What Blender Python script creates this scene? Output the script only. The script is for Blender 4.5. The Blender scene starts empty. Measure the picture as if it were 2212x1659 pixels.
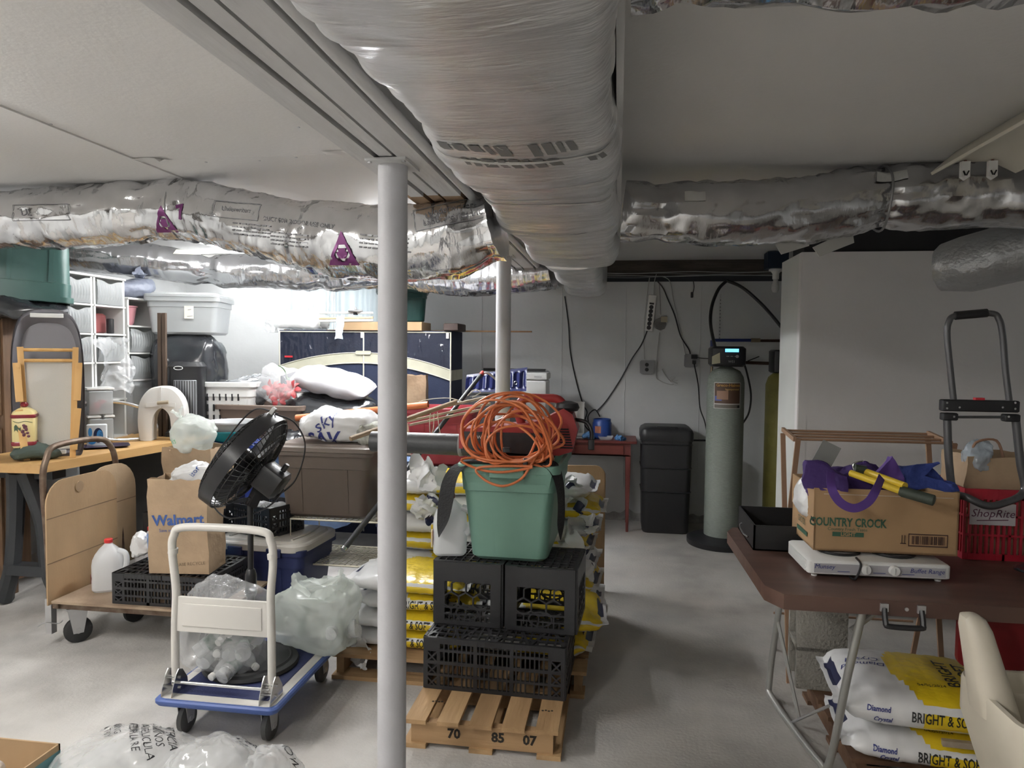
import bpy, bmesh, math, random
from mathutils import Vector, Matrix, Euler, noise
from mathutils.bvhtree import BVHTree
PI = math.pi
noise.seed_set(11)
sc = bpy.context.scene
COL = sc.collection
# ------------------------------------------------------------------ camera
IW, IH, FPX = 2212, 1659, 1534.0
YAW, PITCH, ROLL, CAMH = math.radians(8.45), math.radians(-2.72), -0.010, 1.52
_fw = Vector((-math.sin(YAW)*math.cos(PITCH), math.cos(YAW)*math.cos(PITCH), math.sin(PITCH)))
_rt = Vector((math.cos(YAW), math.sin(YAW), 0)); _up = _rt.cross(_fw)
_c, _s = math.cos(ROLL), math.sin(ROLL)
_r2 = _rt*_c - _up*_s; _u2 = _up*_c + _rt*_s
cd = bpy.data.cameras.new('camera'); cam = bpy.data.objects.new('camera', cd); COL.objects.link(cam)
cd.sensor_fit = 'HORIZONTAL'; cd.sensor_width = 36; cd.lens = FPX/IW*36; cd.clip_start = .05
cam.matrix_world = Matrix.Translation((0, 0, CAMH)) @ Matrix((_r2, _u2, -_fw)).transposed().to_4x4()
sc.camera = cam
# ------------------------------------------------------------------ world / exposure
wd = bpy.data.worlds.new('world'); sc.world = wd; wd.use_nodes = True
wd.node_tree.nodes['Background'].inputs[0].default_value = (.86, .94, 1, 1)
wd.node_tree.nodes['Background'].inputs[1].default_value = 1.5
sc.view_settings.view_transform = 'Standard'; sc.view_settings.look = 'None'
sc.cycles.transparent_max_bounces = 40; sc.view_settings.exposure = 1.06; sc.view_settings.gamma = 1; sc.view_settings.use_curve_mapping = False
LAMP_L, LAMP_C, LAMP_NEAR, LAMP_FILL, LAMP_WALL = 12, 58, 50, 60, 15     # watts of the ceiling lamps and the added fill

def ray(x, y): return _fw + _r2*((x-IW/2)/FPX) - _u2*((y-IH/2)/FPX)
def A(x, y, Y):                                   # where the sight line through a photo point meets depth Y
    d = ray(x, y); return Vector((0, 0, CAMH)) + d*(Y/d.y)
def Z(x, y, z):                                   # ... or height z
    d = ray(x, y); return Vector((0, 0, CAMH)) + d*((z-CAMH)/d.z)
def AX(x, y, X):
    d = ray(x, y); return Vector((0, 0, CAMH)) + d*(X/d.x)
# ------------------------------------------------------------------ materials
MATS = {}
def nn(nt, t, **kw):
    n = nt.nodes.new(t)
    for k, v in kw.items(): setattr(n, k, v)
    return n
def M(name, col=(.8,.8,.8), rough=.5, metal=0, var=0, vs=8, bump=0, bs=40, stretch=(1,1,1), alpha=None, trans=0, emit=None, col2=None, spec=.5, detail=4, coat=0, lo=.35, hi=.65, ridge=False):
    if name in MATS: return MATS[name]
    m = bpy.data.materials.new(name); m.use_nodes = True; nt = m.node_tree; b = nt.nodes['Principled BSDF']
    c = (*col, 1)
    b.inputs['Base Color'].default_value = c; b.inputs['Roughness'].default_value = rough; b.inputs['Metallic'].default_value = metal
    b.inputs['Specular IOR Level'].default_value = spec
    if coat: b.inputs['Coat Weight'].default_value = coat
    if var or bump or col2:
        tc = nn(nt, 'ShaderNodeTexCoord'); mp = nn(nt, 'ShaderNodeMapping'); mp.inputs['Scale'].default_value = stretch
        nt.links.new(tc.outputs['Object'], mp.inputs[0])
        if var or col2:
            n = nn(nt, 'ShaderNodeTexNoise'); n.inputs['Scale'].default_value = vs; n.inputs['Detail'].default_value = detail
            nt.links.new(mp.outputs[0], n.inputs['Vector'])
            r = nn(nt, 'ShaderNodeValToRGB'); e = r.color_ramp.elements
            e[0].position, e[1].position = lo, hi
            if col2: e[0].color, e[1].color = (*col2, 1), c
            else:
                e[0].color = tuple(max(0, x*(1-var)) for x in col)+(1,); e[1].color = tuple(min(1, x*(1+var*.5)) for x in col)+(1,)
            nt.links.new(n.outputs['Fac'], r.inputs[0]); nt.links.new(r.outputs[0], b.inputs['Base Color'])
        if bump:
            n2 = nn(nt, 'ShaderNodeTexNoise'); n2.inputs['Scale'].default_value = bs; n2.inputs['Detail'].default_value = 3
            if ridge: n2.noise_type = 'RIDGED_MULTIFRACTAL'
            nt.links.new(mp.outputs[0], n2.inputs['Vector'])
            bp = nn(nt, 'ShaderNodeBump'); bp.inputs['Strength'].default_value = min(1, bump); bp.inputs['Distance'].default_value = .02*max(1, bump)
            nt.links.new(n2.outputs['Fac'], bp.inputs['Height']); nt.links.new(bp.outputs[0], b.inputs['Normal'])
    if emit:
        b.inputs['Emission Color'].default_value = (*emit[0], 1); b.inputs['Emission Strength'].default_value = emit[1]
    if alpha is not None or trans:
        out = nt.nodes['Material Output']; mx = nn(nt, 'ShaderNodeMixShader')
        if trans:
            t = nn(nt, 'ShaderNodeBsdfTranslucent'); t.inputs[0].default_value = c; mx.inputs[0].default_value = trans
            nt.links.new(b.outputs[0], mx.inputs[1]); nt.links.new(t.outputs[0], mx.inputs[2]); last = mx
        else: last = b
        if alpha is not None:
            m2 = mx if not trans else nn(nt, 'ShaderNodeMixShader')
            t = nn(nt, 'ShaderNodeBsdfTransparent'); m2.inputs[0].default_value = alpha
            nt.links.new(t.outputs[0], m2.inputs[1]); nt.links.new(last.outputs[0], m2.inputs[2]); last = m2
        nt.links.new(last.outputs[0], out.inputs[0])
    MATS[name] = m; return m
# ------------------------------------------------------------------ geometry kit
def rotz(a): return Matrix.Rotation(a, 4, 'Z')
def TR(loc=(0,0,0), rot=(0,0,0)): return Matrix.Translation(loc) @ Euler(rot).to_matrix().to_4x4()
def rr(w, d, r=.03, n=4):                         # rounded rectangle outline
    r = min(r, w/2*.99, d/2*.99); p = []
    for cx, cy, a0 in ((w/2-r, d/2-r, 0), (-w/2+r, d/2-r, PI/2), (-w/2+r, -d/2+r, PI), (w/2-r, -d/2+r, 1.5*PI)):
        for i in range(n+1):
            a = a0+PI/2*i/n; p.append((cx+r*math.cos(a), cy+r*math.sin(a)))
    return p
def smooth(pts, k=6, closed=False):               # catmull-rom
    pts = [Vector(p) for p in pts]; n = len(pts); out = []
    for i in range(n if closed else n-1):
        if closed: a, b, c, d = (pts[(i+j-1) % n] for j in range(4))
        else: a, b, c, d = pts[max(0, i-1)], pts[i], pts[i+1], pts[min(n-1, i+2)]
        for j in range(k):
            t = j/k; out.append(.5*((2*b)+(c-a)*t+(2*a-5*b+4*c-d)*t*t+(3*b-a-3*c+d)*t**3))
    if not closed: out.append(pts[-1])
    return out
class G:
    def __init__(s): s.v = []; s.f = []; s.mi = []; s.cur = 0
    def add(s, vs, fs, m=None):
        o = len(s.v)
        s.v += [(m @ Vector(q) if m else Vector(q)) for q in vs]
        s.f += [tuple(i+o for i in q) for q in fs]; s.mi += [s.cur]*len(fs); return s
    def mat(s, i): s.cur = i; return s
    def box(s, c, d, m=None, bev=0):
        x, y, z = d[0]/2, d[1]/2, d[2]/2
        if bev: return s.loft([[(c[0]+px, c[1]+py, c[2]+zz) for px, py in rr(d[0]-q, d[1]-q, bev, 2)] for zz, q in ((-z, 2*bev*.6), (-z+bev*.6, 0), (z-bev*.6, 0), (z, 2*bev*.6))], m=m)
        v = [(c[0]+i*x, c[1]+j*y, c[2]+k*z) for k in (-1, 1) for i, j in ((-1,-1), (1,-1), (1,1), (-1,1))]
        return s.add(v, [(3,2,1,0), (4,5,6,7), (0,1,5,4), (1,2,6,5), (2,3,7,6), (3,0,4,7)], m)
    def bb(s, x0, x1, y0, y1, z0, z1, bev=0): return s.box(((x0+x1)/2, (y0+y1)/2, (z0+z1)/2), (x1-x0, y1-y0, z1-z0), None, bev)
    def bar(s, a, b, w, h=None, upv=(0,0,1)):     # rectangular bar between two points
        a, b = Vector(a), Vector(b); h = h or w; d = (b-a); L = d.length
        if L < 1e-6: return s
        d /= L; u = Vector(upv)
        if abs(d.dot(u)) > .98: u = Vector((0,1,0)) if abs(d.y) < .9 else Vector((1,0,0))
        r = d.cross(u).normalized(); u = r.cross(d)
        m = Matrix((r, d, u)).transposed().to_4x4(); m.translation = (a+b)/2
        return s.box((0,0,0), (w, L, h), m)
    def loft(s, rings, caps=(True, True), m=None, closed=True):
        n = len(rings[0]); o = []
        v = [q for r in rings for q in r]
        for i in range(len(rings)-1):
            for j in range(n if closed else n-1):
                k = (j+1) % n; o.append((i*n+j, i*n+k, (i+1)*n+k, (i+1)*n+j))
        if caps[0]: o.append(tuple(range(n-1, -1, -1)))
        if caps[1]: o.append(tuple(range((len(rings)-1)*n, len(rings)*n)))
        return s.add([(q[0], q[1], q[2]) for q in v], o, m)
    def tube(s, pts, r, seg=8, closed=False, caps=True, flat=1.0):
        pts = [Vector(p) for p in pts]; n = len(pts); rs = r if isinstance(r, (list, tuple)) else [r]*n
        rings = []; u = None
        for i in range(n):
            t = (pts[(i+1) % n]-pts[i-1]) if closed else (pts[min(n-1, i+1)]-pts[max(0, i-1)])
            t = t.normalized() if t.length > 1e-9 else Vector((0,0,1))
            if u is None:
                u = Vector((0,0,1)) if abs(t.z) < .9 else Vector((1,0,0))
            u = (u-t*u.dot(t)).normalized(); w = t.cross(u)
            rings.append([pts[i]+(w*math.cos(2*PI*k/seg)+u*math.sin(2*PI*k/seg)*flat)*rs[i] for k in range(seg)])
        if closed: rings.append(rings[0])
        return s.loft(rings, (caps and not closed, caps and not closed))
    def lathe(s, prof, seg=24, m=None, caps=(True, True)):
        return s.loft([[(r*math.cos(2*PI*k/seg), r*math.sin(2*PI*k/seg), z) for k in range(seg)] for r, z in prof], caps, m)
    def prism(s, poly, h, m=None):                # polygon in xy extruded to z=h
        return s.loft([[(x, y, 0) for x, y in poly], [(x, y, h) for x, y in poly]], m=m)
    def grid(s, nu, nv, fn, m=None, wrapu=False):
        v = [fn(i/(nu if wrapu else nu-1) if nu > 1 else 0, j/(nv-1)) for j in range(nv) for i in range(nu)]
        f = []
        for j in range(nv-1):
            for i in range(nu if wrapu else nu-1):
                k = (i+1) % nu; f.append((j*nu+i, j*nu+k, (j+1)*nu+k, (j+1)*nu+i))
        return s.add(v, f, m)
    def xf(s, m): s.v = [m @ q for q in s.v]; return s
    def crumple(s, amp, sc_=8, seed=0, ridged=True, z0=None):
        o = Vector((seed*3.7, seed*1.3, seed*7.1)); out = []
        for q in s.v:
            d = noise.noise_vector(q*sc_+o)
            if ridged:
                e = noise.noise_vector(q*sc_*2.3+o); d = Vector((abs(d.x)-.3, abs(d.y)-.3, abs(d.z)-.3))*1.4+Vector([abs(t) for t in e])*.5-Vector((.15,.15,.15))
            p = q+d*amp
            if z0 is not None and p.z < z0: p.z = z0
            out.append(p)
        s.v = out; return s
    def mesh(s, name, mats, sm=35):
        me = bpy.data.meshes.new(name); me.from_pydata([tuple(q) for q in s.v], [], s.f)
        for m in (mats if isinstance(mats, (list, tuple)) else [mats]): me.materials.append(m)
        if any(s.mi): me.polygons.foreach_set('material_index', s.mi)
        bm = bmesh.new(); bm.from_mesh(me); bmesh.ops.recalc_face_normals(bm, faces=bm.faces); bm.to_mesh(me); bm.free()
        if sm:
            me.polygons.foreach_set('use_smooth', [True]*len(me.polygons)); me.set_sharp_from_angle(angle=math.radians(sm))
        me.update(); return me
    def obj(s, name, mats, parent=None, world=False, label=None, sm=35, kind=None):
        if world and parent is not None:
            p = parent
            while p.parent: p = p.parent
            s.xf(Matrix.Translation(-p.location))
        o = bpy.data.objects.new(name, s.mesh(name, mats, sm)); COL.objects.link(o)
        if parent is not None: o.parent = parent
        if label: o['label'] = label
        if kind: o['kind'] = kind
        return o
    def solo(s, name, cat, label, mats, loc=None, rz=0, group=None, sm=35):
        if loc is None:                            # world coordinates: move the origin to the base
            xs = [q.x for q in s.v]; ys = [q.y for q in s.v]; zs = [q.z for q in s.v]
            loc = Vector(((min(xs)+max(xs))/2, (min(ys)+max(ys))/2, min(zs))); s.xf(Matrix.Translation(-loc))
        o = s.obj(name, mats, sm=sm); o.location = loc; o.rotation_euler.z = rz
        o['label'] = label; o['category'] = cat
        if group: o['group'] = group
        return o
def thing(name, cat, label, loc=(0,0,0), rz=0, group=None, rot=None):
    o = bpy.data.objects.new(name, None); COL.objects.link(o); o.empty_display_size = .1
    o.location = loc; o.rotation_euler = rot or (0, 0, rz); o['label'] = label; o['category'] = cat
    if group: o['group'] = group
    return o
def struct(g, name, mats, parent=None, sm=35):
    o = g.obj(name, mats, parent, sm=sm)
    if parent is None: o['kind'] = 'structure'
    return o
def copy_tree(o, loc=None, rz=None, label=None, parent=None):
    c = o.copy(); COL.objects.link(c)
    if parent is not None: c.parent = parent
    if loc is not None: c.location = loc
    if rz is not None: c.rotation_euler.z = rz
    if label: c['label'] = label
    for ch in o.children: copy_tree(ch, parent=c)
    return c
def text_g(body, size, m=None, shear=0, bold=0, align='CENTER', cut=0, sx=1):   # flat lettering as geometry
    cu = bpy.data.curves.new('lettering', 'FONT'); cu.body = body; cu.size = size; cu.shear = shear; cu.offset = bold
    cu.align_x = align; cu.align_y = 'CENTER'; cu.resolution_u = 2; cu.fill_mode = 'FRONT'
    o = bpy.data.objects.new('lettering', cu); COL.objects.link(o); bpy.context.view_layer.update()
    me = bpy.data.meshes.new_from_object(o.evaluated_get(bpy.context.evaluated_depsgraph_get()))
    bpy.data.objects.remove(o)
    if cut:
        bm = bmesh.new(); bm.from_mesh(me)
        for ax, nrm in ((0, (1,0,0)), (1, (0,1,0))):
            lo = min(v.co[ax] for v in bm.verts); hi = max(v.co[ax] for v in bm.verts); k = lo+cut
            while k < hi:
                co = [0,0,0]; co[ax] = k
                bmesh.ops.bisect_plane(bm, geom=bm.verts[:]+bm.edges[:]+bm.faces[:], plane_co=co, plane_no=nrm); k += cut
        bm.to_mesh(me); bm.free()
    g = G(); S = Matrix.Diagonal((sx,1,1,1))
    g.add([v.co for v in me.vertices], [tuple(p.vertices) for p in me.polygons], (m @ S) if m else S)
    bpy.data.meshes.remove(me); return g
def bvh_of(o): return BVHTree.FromPolygons([v.co for v in o.data.vertices], [tuple(p.vertices) for p in o.data.polygons])
def project(g, bvh, d, off=.0025):                 # press lettering onto a surface along direction d
    d = Vector(d).normalized(); out = []; good = []
    for q in g.v:
        h, n, i, dist = bvh.ray_cast(q-d*.5, d)
        good.append(h is not None); out.append(h-d*off if h is not None else q)
    g.v = out; ff = [(a, b) for a, b in zip(g.f, g.mi) if all(good[i] for i in a)]
    g.f = [a for a, b in ff]; g.mi = [b for a, b in ff]; return g
def frame(o, xdir, ydir):                          # matrix placing lettering: local x, y -> world directions
    x = Vector(xdir).normalized(); y = Vector(ydir); y = (y-x*y.dot(x)).normalized(); z = x.cross(y)
    m = Matrix((x, y, z)).transposed().to_4x4(); m.translation = Vector(o); return m
FRONT = lambda o: frame(o, (1,0,0), (0,0,1))       # lettering on a face that looks towards -Y
# ================================================================== the setting
CEIL = 2.34
XL, XR, YB, YF = -4.2, 4.0, 6.45, -2.2
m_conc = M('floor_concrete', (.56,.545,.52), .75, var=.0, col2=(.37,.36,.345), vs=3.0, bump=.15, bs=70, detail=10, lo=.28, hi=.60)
m_paint = M('grey_wall_paint', (.62,.63,.63), .75, bump=.08, bs=22, var=.05, vs=3)
m_dry = M('ceiling_drywall', (.70,.69,.675), .8, bump=.05, bs=60, var=.03, vs=1.5)
m_bpaint = M('beam_grey_paint', (.60,.60,.60), .6, bump=.15, bs=30, stretch=(1,.15,1), var=.08, vs=10)
m_dark = M('dark_void', (.02,.02,.022), .9)
m_rim = M('old_rim_wood', (.10,.085,.07), .8, col2=(.05,.042,.036), vs=9, stretch=(.3,1,2), bump=.3, bs=25)
m_bare = M('bare_beam_wood', (.33,.22,.13), .7, col2=(.22,.14,.08), vs=14, stretch=(1,.1,1))
m_white = M('white_enamel', (.78,.78,.76), .35)
m_galv = M('galvanized', (.55,.55,.56), .4, metal=.8)
m_black = M('black_plastic', (.016,.016,.018), .4)
m_blackr = M('black_rubber', (.02,.02,.021), .7)

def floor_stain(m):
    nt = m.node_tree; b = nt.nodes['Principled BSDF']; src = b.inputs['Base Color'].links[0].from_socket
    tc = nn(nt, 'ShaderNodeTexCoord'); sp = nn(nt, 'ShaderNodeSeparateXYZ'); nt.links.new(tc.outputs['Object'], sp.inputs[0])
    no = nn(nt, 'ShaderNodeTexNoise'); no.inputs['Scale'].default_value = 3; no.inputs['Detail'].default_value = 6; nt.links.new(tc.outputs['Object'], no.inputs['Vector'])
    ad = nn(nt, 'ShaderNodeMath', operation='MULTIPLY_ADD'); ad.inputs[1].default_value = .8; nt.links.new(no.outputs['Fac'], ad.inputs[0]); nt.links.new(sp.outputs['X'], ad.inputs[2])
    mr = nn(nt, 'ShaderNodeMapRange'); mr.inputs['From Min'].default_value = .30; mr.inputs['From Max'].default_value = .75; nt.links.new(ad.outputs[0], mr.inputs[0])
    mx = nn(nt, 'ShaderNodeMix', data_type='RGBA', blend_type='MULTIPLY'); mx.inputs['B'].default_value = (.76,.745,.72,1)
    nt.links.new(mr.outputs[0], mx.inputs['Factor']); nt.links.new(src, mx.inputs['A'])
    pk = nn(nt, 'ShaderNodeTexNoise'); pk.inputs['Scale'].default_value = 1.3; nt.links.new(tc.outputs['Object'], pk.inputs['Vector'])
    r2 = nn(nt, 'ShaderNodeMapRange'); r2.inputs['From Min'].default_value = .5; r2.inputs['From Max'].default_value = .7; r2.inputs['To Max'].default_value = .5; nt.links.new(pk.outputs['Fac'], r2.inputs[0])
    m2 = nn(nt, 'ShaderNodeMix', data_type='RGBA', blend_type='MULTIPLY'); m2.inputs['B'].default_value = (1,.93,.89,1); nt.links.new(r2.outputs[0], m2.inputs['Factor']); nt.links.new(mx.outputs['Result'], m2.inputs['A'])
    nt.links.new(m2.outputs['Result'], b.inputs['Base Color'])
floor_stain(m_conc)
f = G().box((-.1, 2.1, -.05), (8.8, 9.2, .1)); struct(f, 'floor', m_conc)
# ceiling: plaster boards with open joints
c = struct(G().box((-.1, 2.1, CEIL+.06), (9, 9.4, .08)), 'ceiling', m_dark)
for x0, x1, y0, y1, dz in ((XL-.1,-2.1,YF-.1,1.2,0), (XL-.1,-2.1,1.2,YB+.2,0), (-2.1,-.66,YF-.1,2.9,.006), (-2.1,-.66,2.9,YB+.2,.006), (-.66,XR+.1,YF-.1,YB+.2,.003)):
    G().bb(x0+.0012, x1-.0012, y0+.0012, y1-.0012, CEIL-.006+dz, CEIL+.03).obj('ceiling_board', m_dry, c)
for (px, py) in ((110,268),(330,345),(445,350),(560,347),(640,340),(645,275)):
    q = Z(px, py, CEIL); G().lathe([(.006, -.002), (.006, .004)], 8, TR(q)).obj('nail_head', m_galv, c)
for (px, py, w) in ((325,343,.11),(735,328,.09)):     # torn joint tape
    q = Z(px, py, CEIL)
    G().grid(8, 4, lambda u, v: (q.x+(u-.5)*w*1.6, q.y+(v-.5)*.06, CEIL-.003-.022*max(0, math.sin(u*9))*(1-v)*u)).obj('joint_tape', M('joint_tape', (.74,.73,.71), .8, trans=.2), c)
# walls
def wall_x(name, X0, X1):
    struct(G().bb(X0, X1, YF-.2, YB+.2, 0, 2.14), name, m_paint)
wl = wall_x('wall_left', XL-.2, XL)
# left rim above the foundation
t = struct(G().bb(XL-.12, XL-.05, YF, YB, 2.14, CEIL), 'trim_1', m_rim)
# back wall with a window opening
WX0, WX1, WZ0, WZ1 = A(626,640,YB).x, A(820,640,YB).x, A(700,700,YB).z-.16, 2.12
g = G()
g.bb(XL-.2, WX0, YB, YB+.2, 0, 2.14); g.bb(WX1, XR+.2, YB, YB+.2, 0, 2.14); g.bb(WX0, WX1, YB, YB+.2, 0, WZ0); g.bb(WX0, WX1, YB, YB+.2, WZ1, 2.14)
wb = struct(g, 'wall_back', m_paint)
for px, j in ((1213,0),(1350,0),(1511,0),(1040,0)):     # form lines cast into the concrete
    X = A(px, 800, YB).x
    G().tube([(X+noise.noise(Vector((k*.7, px, 0)))*.006, YB-.001, .3+k*.1) for k in range(19)], .0035, 6).obj('form_seam', m_paint, wb)
w = struct(G().bb(WX0, WX1, YB+.1, YB+.106, WZ0, WZ1), 'window_1', M('window_glass', (.9,.95,1), .05, alpha=.12))
fr = G(); d = .03
fr.bb(WX0, WX0+d, YB+.08, YB+.13, WZ0, WZ1); fr.bb(WX1-d, WX1, YB+.08, YB+.13, WZ0, WZ1); fr.bb(WX0, WX1, YB+.08, YB+.13, WZ0, WZ0+d); fr.bb(WX0, WX1, YB+.08, YB+.13, WZ1-d, WZ1); fr.bb((WX0+WX1)/2-.02, (WX0+WX1)/2+.02, YB+.08, YB+.13, WZ0, WZ1)
fr.obj('window_frame', m_white, w)
m_curt = M('sheer_curtain', (.70,.74,.75), .8, trans=.55, bump=.2, bs=60, stretch=(3,1,.3))
xm = (WX0+WX1)/2-.03
for nm, a, b in (('a', WX0-.02, xm-.03), ('b', xm+.05, WX1+.02)):
    gc = G(); L = b-a
    gc.grid(70, 8, lambda u, v: (a+L*u, YB-.03+.016*math.sin(u*L*95+2*math.sin(u*9))*(.5+.5*v), 2.13-v*(2.13-WZ0+.03)))
    gc.solo('sheer_curtain', 'curtain', 'pale sheer curtain panel on the '+('left' if nm == 'a' else 'right')+' half of the basement window', m_curt, sm=60)
gc = G(); gc.grid(26, 30, lambda u, v: (xm-.035+.09*u, YB-.05+.012*math.sin(u*12)+.008*noise.noise(Vector((u*9, v*22, 1))), 2.13-v*(2.13-WZ0+.02)))
gc.crumple(.006, 30, 3); gc.solo('lace_trim', 'curtain', 'narrow ruffled lace strip hanging between the two window curtains', M('lace', (.78,.82,.82), .8, trans=.4), sm=60)
# right and front walls, out of view: they close the room (small window in the right wall)
g = G(); g.bb(XR, XR+.2, YF-.2, 2.9, 0, 2.14); g.bb(XR, XR+.2, 3.5, YB+.2, 0, 2.14); g.bb(XR, XR+.2, 2.9, 3.5, 0, 1.75)
struct(g, 'wall_right', m_paint)
struct(G().bb(XR+.1, XR+.106, 2.9, 3.5, 1.75, 2.14), 'window_2', MATS['window_glass'])
struct(G().bb(XR+.05, XR+.12, YF, YB, 2.14, CEIL), 'trim_2', m_rim)
struct(G().bb(XL-.2, XR+.2, YF-.2, YF, 0, CEIL), 'wall_front', m_paint)
# rim wood and dark pocket above the back wall
g = G(); g.bb(XL-.15, XR+.1, YB+.06, YB+.1, 2.2, CEIL); t3 = struct(g, 'trim_3', m_rim)
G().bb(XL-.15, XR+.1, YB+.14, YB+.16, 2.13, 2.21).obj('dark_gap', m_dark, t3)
# concrete footing roughness at the back wall
gf = G(); gf.grid(90, 5, lambda u, v: (-.3+2.2*u, YB-.002-.05*v*(.6+.6*noise.noise(Vector((u*30, v*3, 0)))), max(.0, .07*(1-v)*(1+.8*noise.noise(Vector((u*24, 5, 0)))))))
struct(gf, 'trim_4', M('rough_footing', (.40,.39,.37), .9, col2=(.25,.24,.23), vs=12, bump=.5, bs=40))
# the boxed-in closet on the right
CX, CY = 1.045, 4.35
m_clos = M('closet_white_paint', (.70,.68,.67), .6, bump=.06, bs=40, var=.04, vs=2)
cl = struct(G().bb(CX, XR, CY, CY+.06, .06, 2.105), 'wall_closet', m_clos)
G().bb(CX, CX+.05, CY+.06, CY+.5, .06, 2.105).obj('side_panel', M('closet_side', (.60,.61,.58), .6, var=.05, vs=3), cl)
G().bb(CX+.004, CX+.05, CY-.004, CY+.03, .06, 2.1).obj('corner_bead', m_clos, cl)
G().bb(CX+.03, XR, CY+.02, CY+.05, 0, .06).obj('kick_gap', m_dark, cl)
G().bb(CX+.02, XR, CY+.03, CY+.3, 2.105, 2.3).obj('top_gap_shade', m_dark, cl)  # black block stands in for the ceiling shadow above the closet

# ================================================================== beam, posts
BZ = 2.08
bm_ = thing('support_beam', 'beam', 'grey painted built-up wooden beam running along the ceiling over the steel posts', (-.68, 2.1, BZ)); bm_['kind'] = 'structure'
for x0, x1, z0 in ((-.80,-.772,.016), (-.764,-.716,0), (-.702,-.660,.004), (-.646,-.576,0)):
    for y0, y1, mm in ((YF, 2.56, m_bpaint), (2.56, 3.35, m_bare), (3.35, YB, m_bpaint)):
        g = G(); n = 30 if mm is m_bpaint and y0 < 0 else 6
        g.bb(x0, x1, y0, y1, BZ+z0, CEIL-.001); g.obj('beam_board', mm, bm_, world=True)
G().bb(-.795,-.58, YF, YB, BZ+.03, CEIL-.002).obj('beam_core', m_dark, bm_, world=True)
cn = thing('conduit', 'pipe', 'grey painted pipe with a coupling running beside the beam and the big foil duct', (-.548, 2.1, BZ))
G().tube([(-.551, YF, BZ+.014), (-.551, YB, BZ+.014)], .016, 12).obj('pipe', m_bpaint, cn, world=True)
yc = 2.02
G().tube([(-.551, yc, BZ+.018), (-.551, yc+.012, BZ+.018)], .0165, 12).obj('joint_groove', m_dark, cn, world=True)
G().tube([(-.551, yc+.012, BZ+.018), (-.551, yc+.11, BZ+.018)], .0195, 12).obj('coupling', m_bpaint, cn, world=True)
G().bb(-.57,-.53, YF, YB, BZ+.05, CEIL-.01).obj('backing_strip', m_bpaint, cn, world=True)
for (x, y, lab) in ((-.683, 2.1, 'thick grey steel post in the foreground right of the white trolley'), (-.68, 4.2, 'farther grey steel post rising behind the coiled orange cord')):
    p = thing('steel_post', 'post', lab, (x, y, 0), group='steel posts under the beam')
    G().lathe([(.0445, 0), (.0445, BZ-.008)], 40).obj('column', M('post_grey', (.50,.50,.52), .55, bump=.06, bs=50, var=.05, vs=9), p)
    G().bb(-.062, .062, -.075, .075, BZ-.008, BZ).obj('cap_plate', m_bpaint, p)
    G().bb(-.1, .1, -.1, .1, 0, .008).obj('base_plate', m_bpaint, p)
    for sx in (-1, 1):
        G().lathe([(.007, -.013), (.007, -.008)], 6, TR((sx*.052, -.06, BZ))).obj('bolt', m_galv, p)

# ================================================================== foil ducts
def foil(name, rough, col, s1, st1, d1, s2, st2, d2, metal=.92):
    m = M(name, col, rough, metal=metal, var=.12, vs=6); nt = m.node_tree; b = nt.nodes['Principled BSDF']; tc = nn(nt, 'ShaderNodeTexCoord'); last = None
    for s_, st, d, ty in ((s1, st1, d1, 'RIDGED_MULTIFRACTAL'), (s2, st2, d2, 'FBM')):
        mp = nn(nt, 'ShaderNodeMapping'); mp.inputs['Scale'].default_value = st; nt.links.new(tc.outputs['Object'], mp.inputs[0])
        n = nn(nt, 'ShaderNodeTexNoise'); n.noise_type = ty; n.inputs['Scale'].default_value = s_; n.inputs['Detail'].default_value = 1.6 if ty[0] == 'R' else 3; nt.links.new(mp.outputs[0], n.inputs['Vector'])
        bp = nn(nt, 'ShaderNodeBump'); bp.inputs['Strength'].default_value = 1; bp.inputs['Distance'].default_value = d; nt.links.new(n.outputs['Fac'], bp.inputs['Height'])
        if last: nt.links.new(last.outputs[0], bp.inputs['Normal'])
        last = bp
    nt.links.new(last.outputs[0], b.inputs['Normal']); return m
m_foil = foil('flex_foil', .13, (.76,.76,.77), 11, (1.3,.6,.6), .02, 34, (1.2,.4,.4), .003)
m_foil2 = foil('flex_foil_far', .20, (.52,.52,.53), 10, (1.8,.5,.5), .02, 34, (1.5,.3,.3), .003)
m_wrap = foil('duct_wrap_foil', .30, (.82,.82,.825), 9, (.35,2.0,.6), .006, 40, (.45,2.4,.8), .004, .7)
m_stamp = M('purple_stamp', (.16,.03,.14), .4, metal=.3)
m_ink = M('grey_ink', (.22,.22,.23), .45, metal=.4)
m_scrim = M('scrim_thread', (.80,.80,.78), .5)
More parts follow.
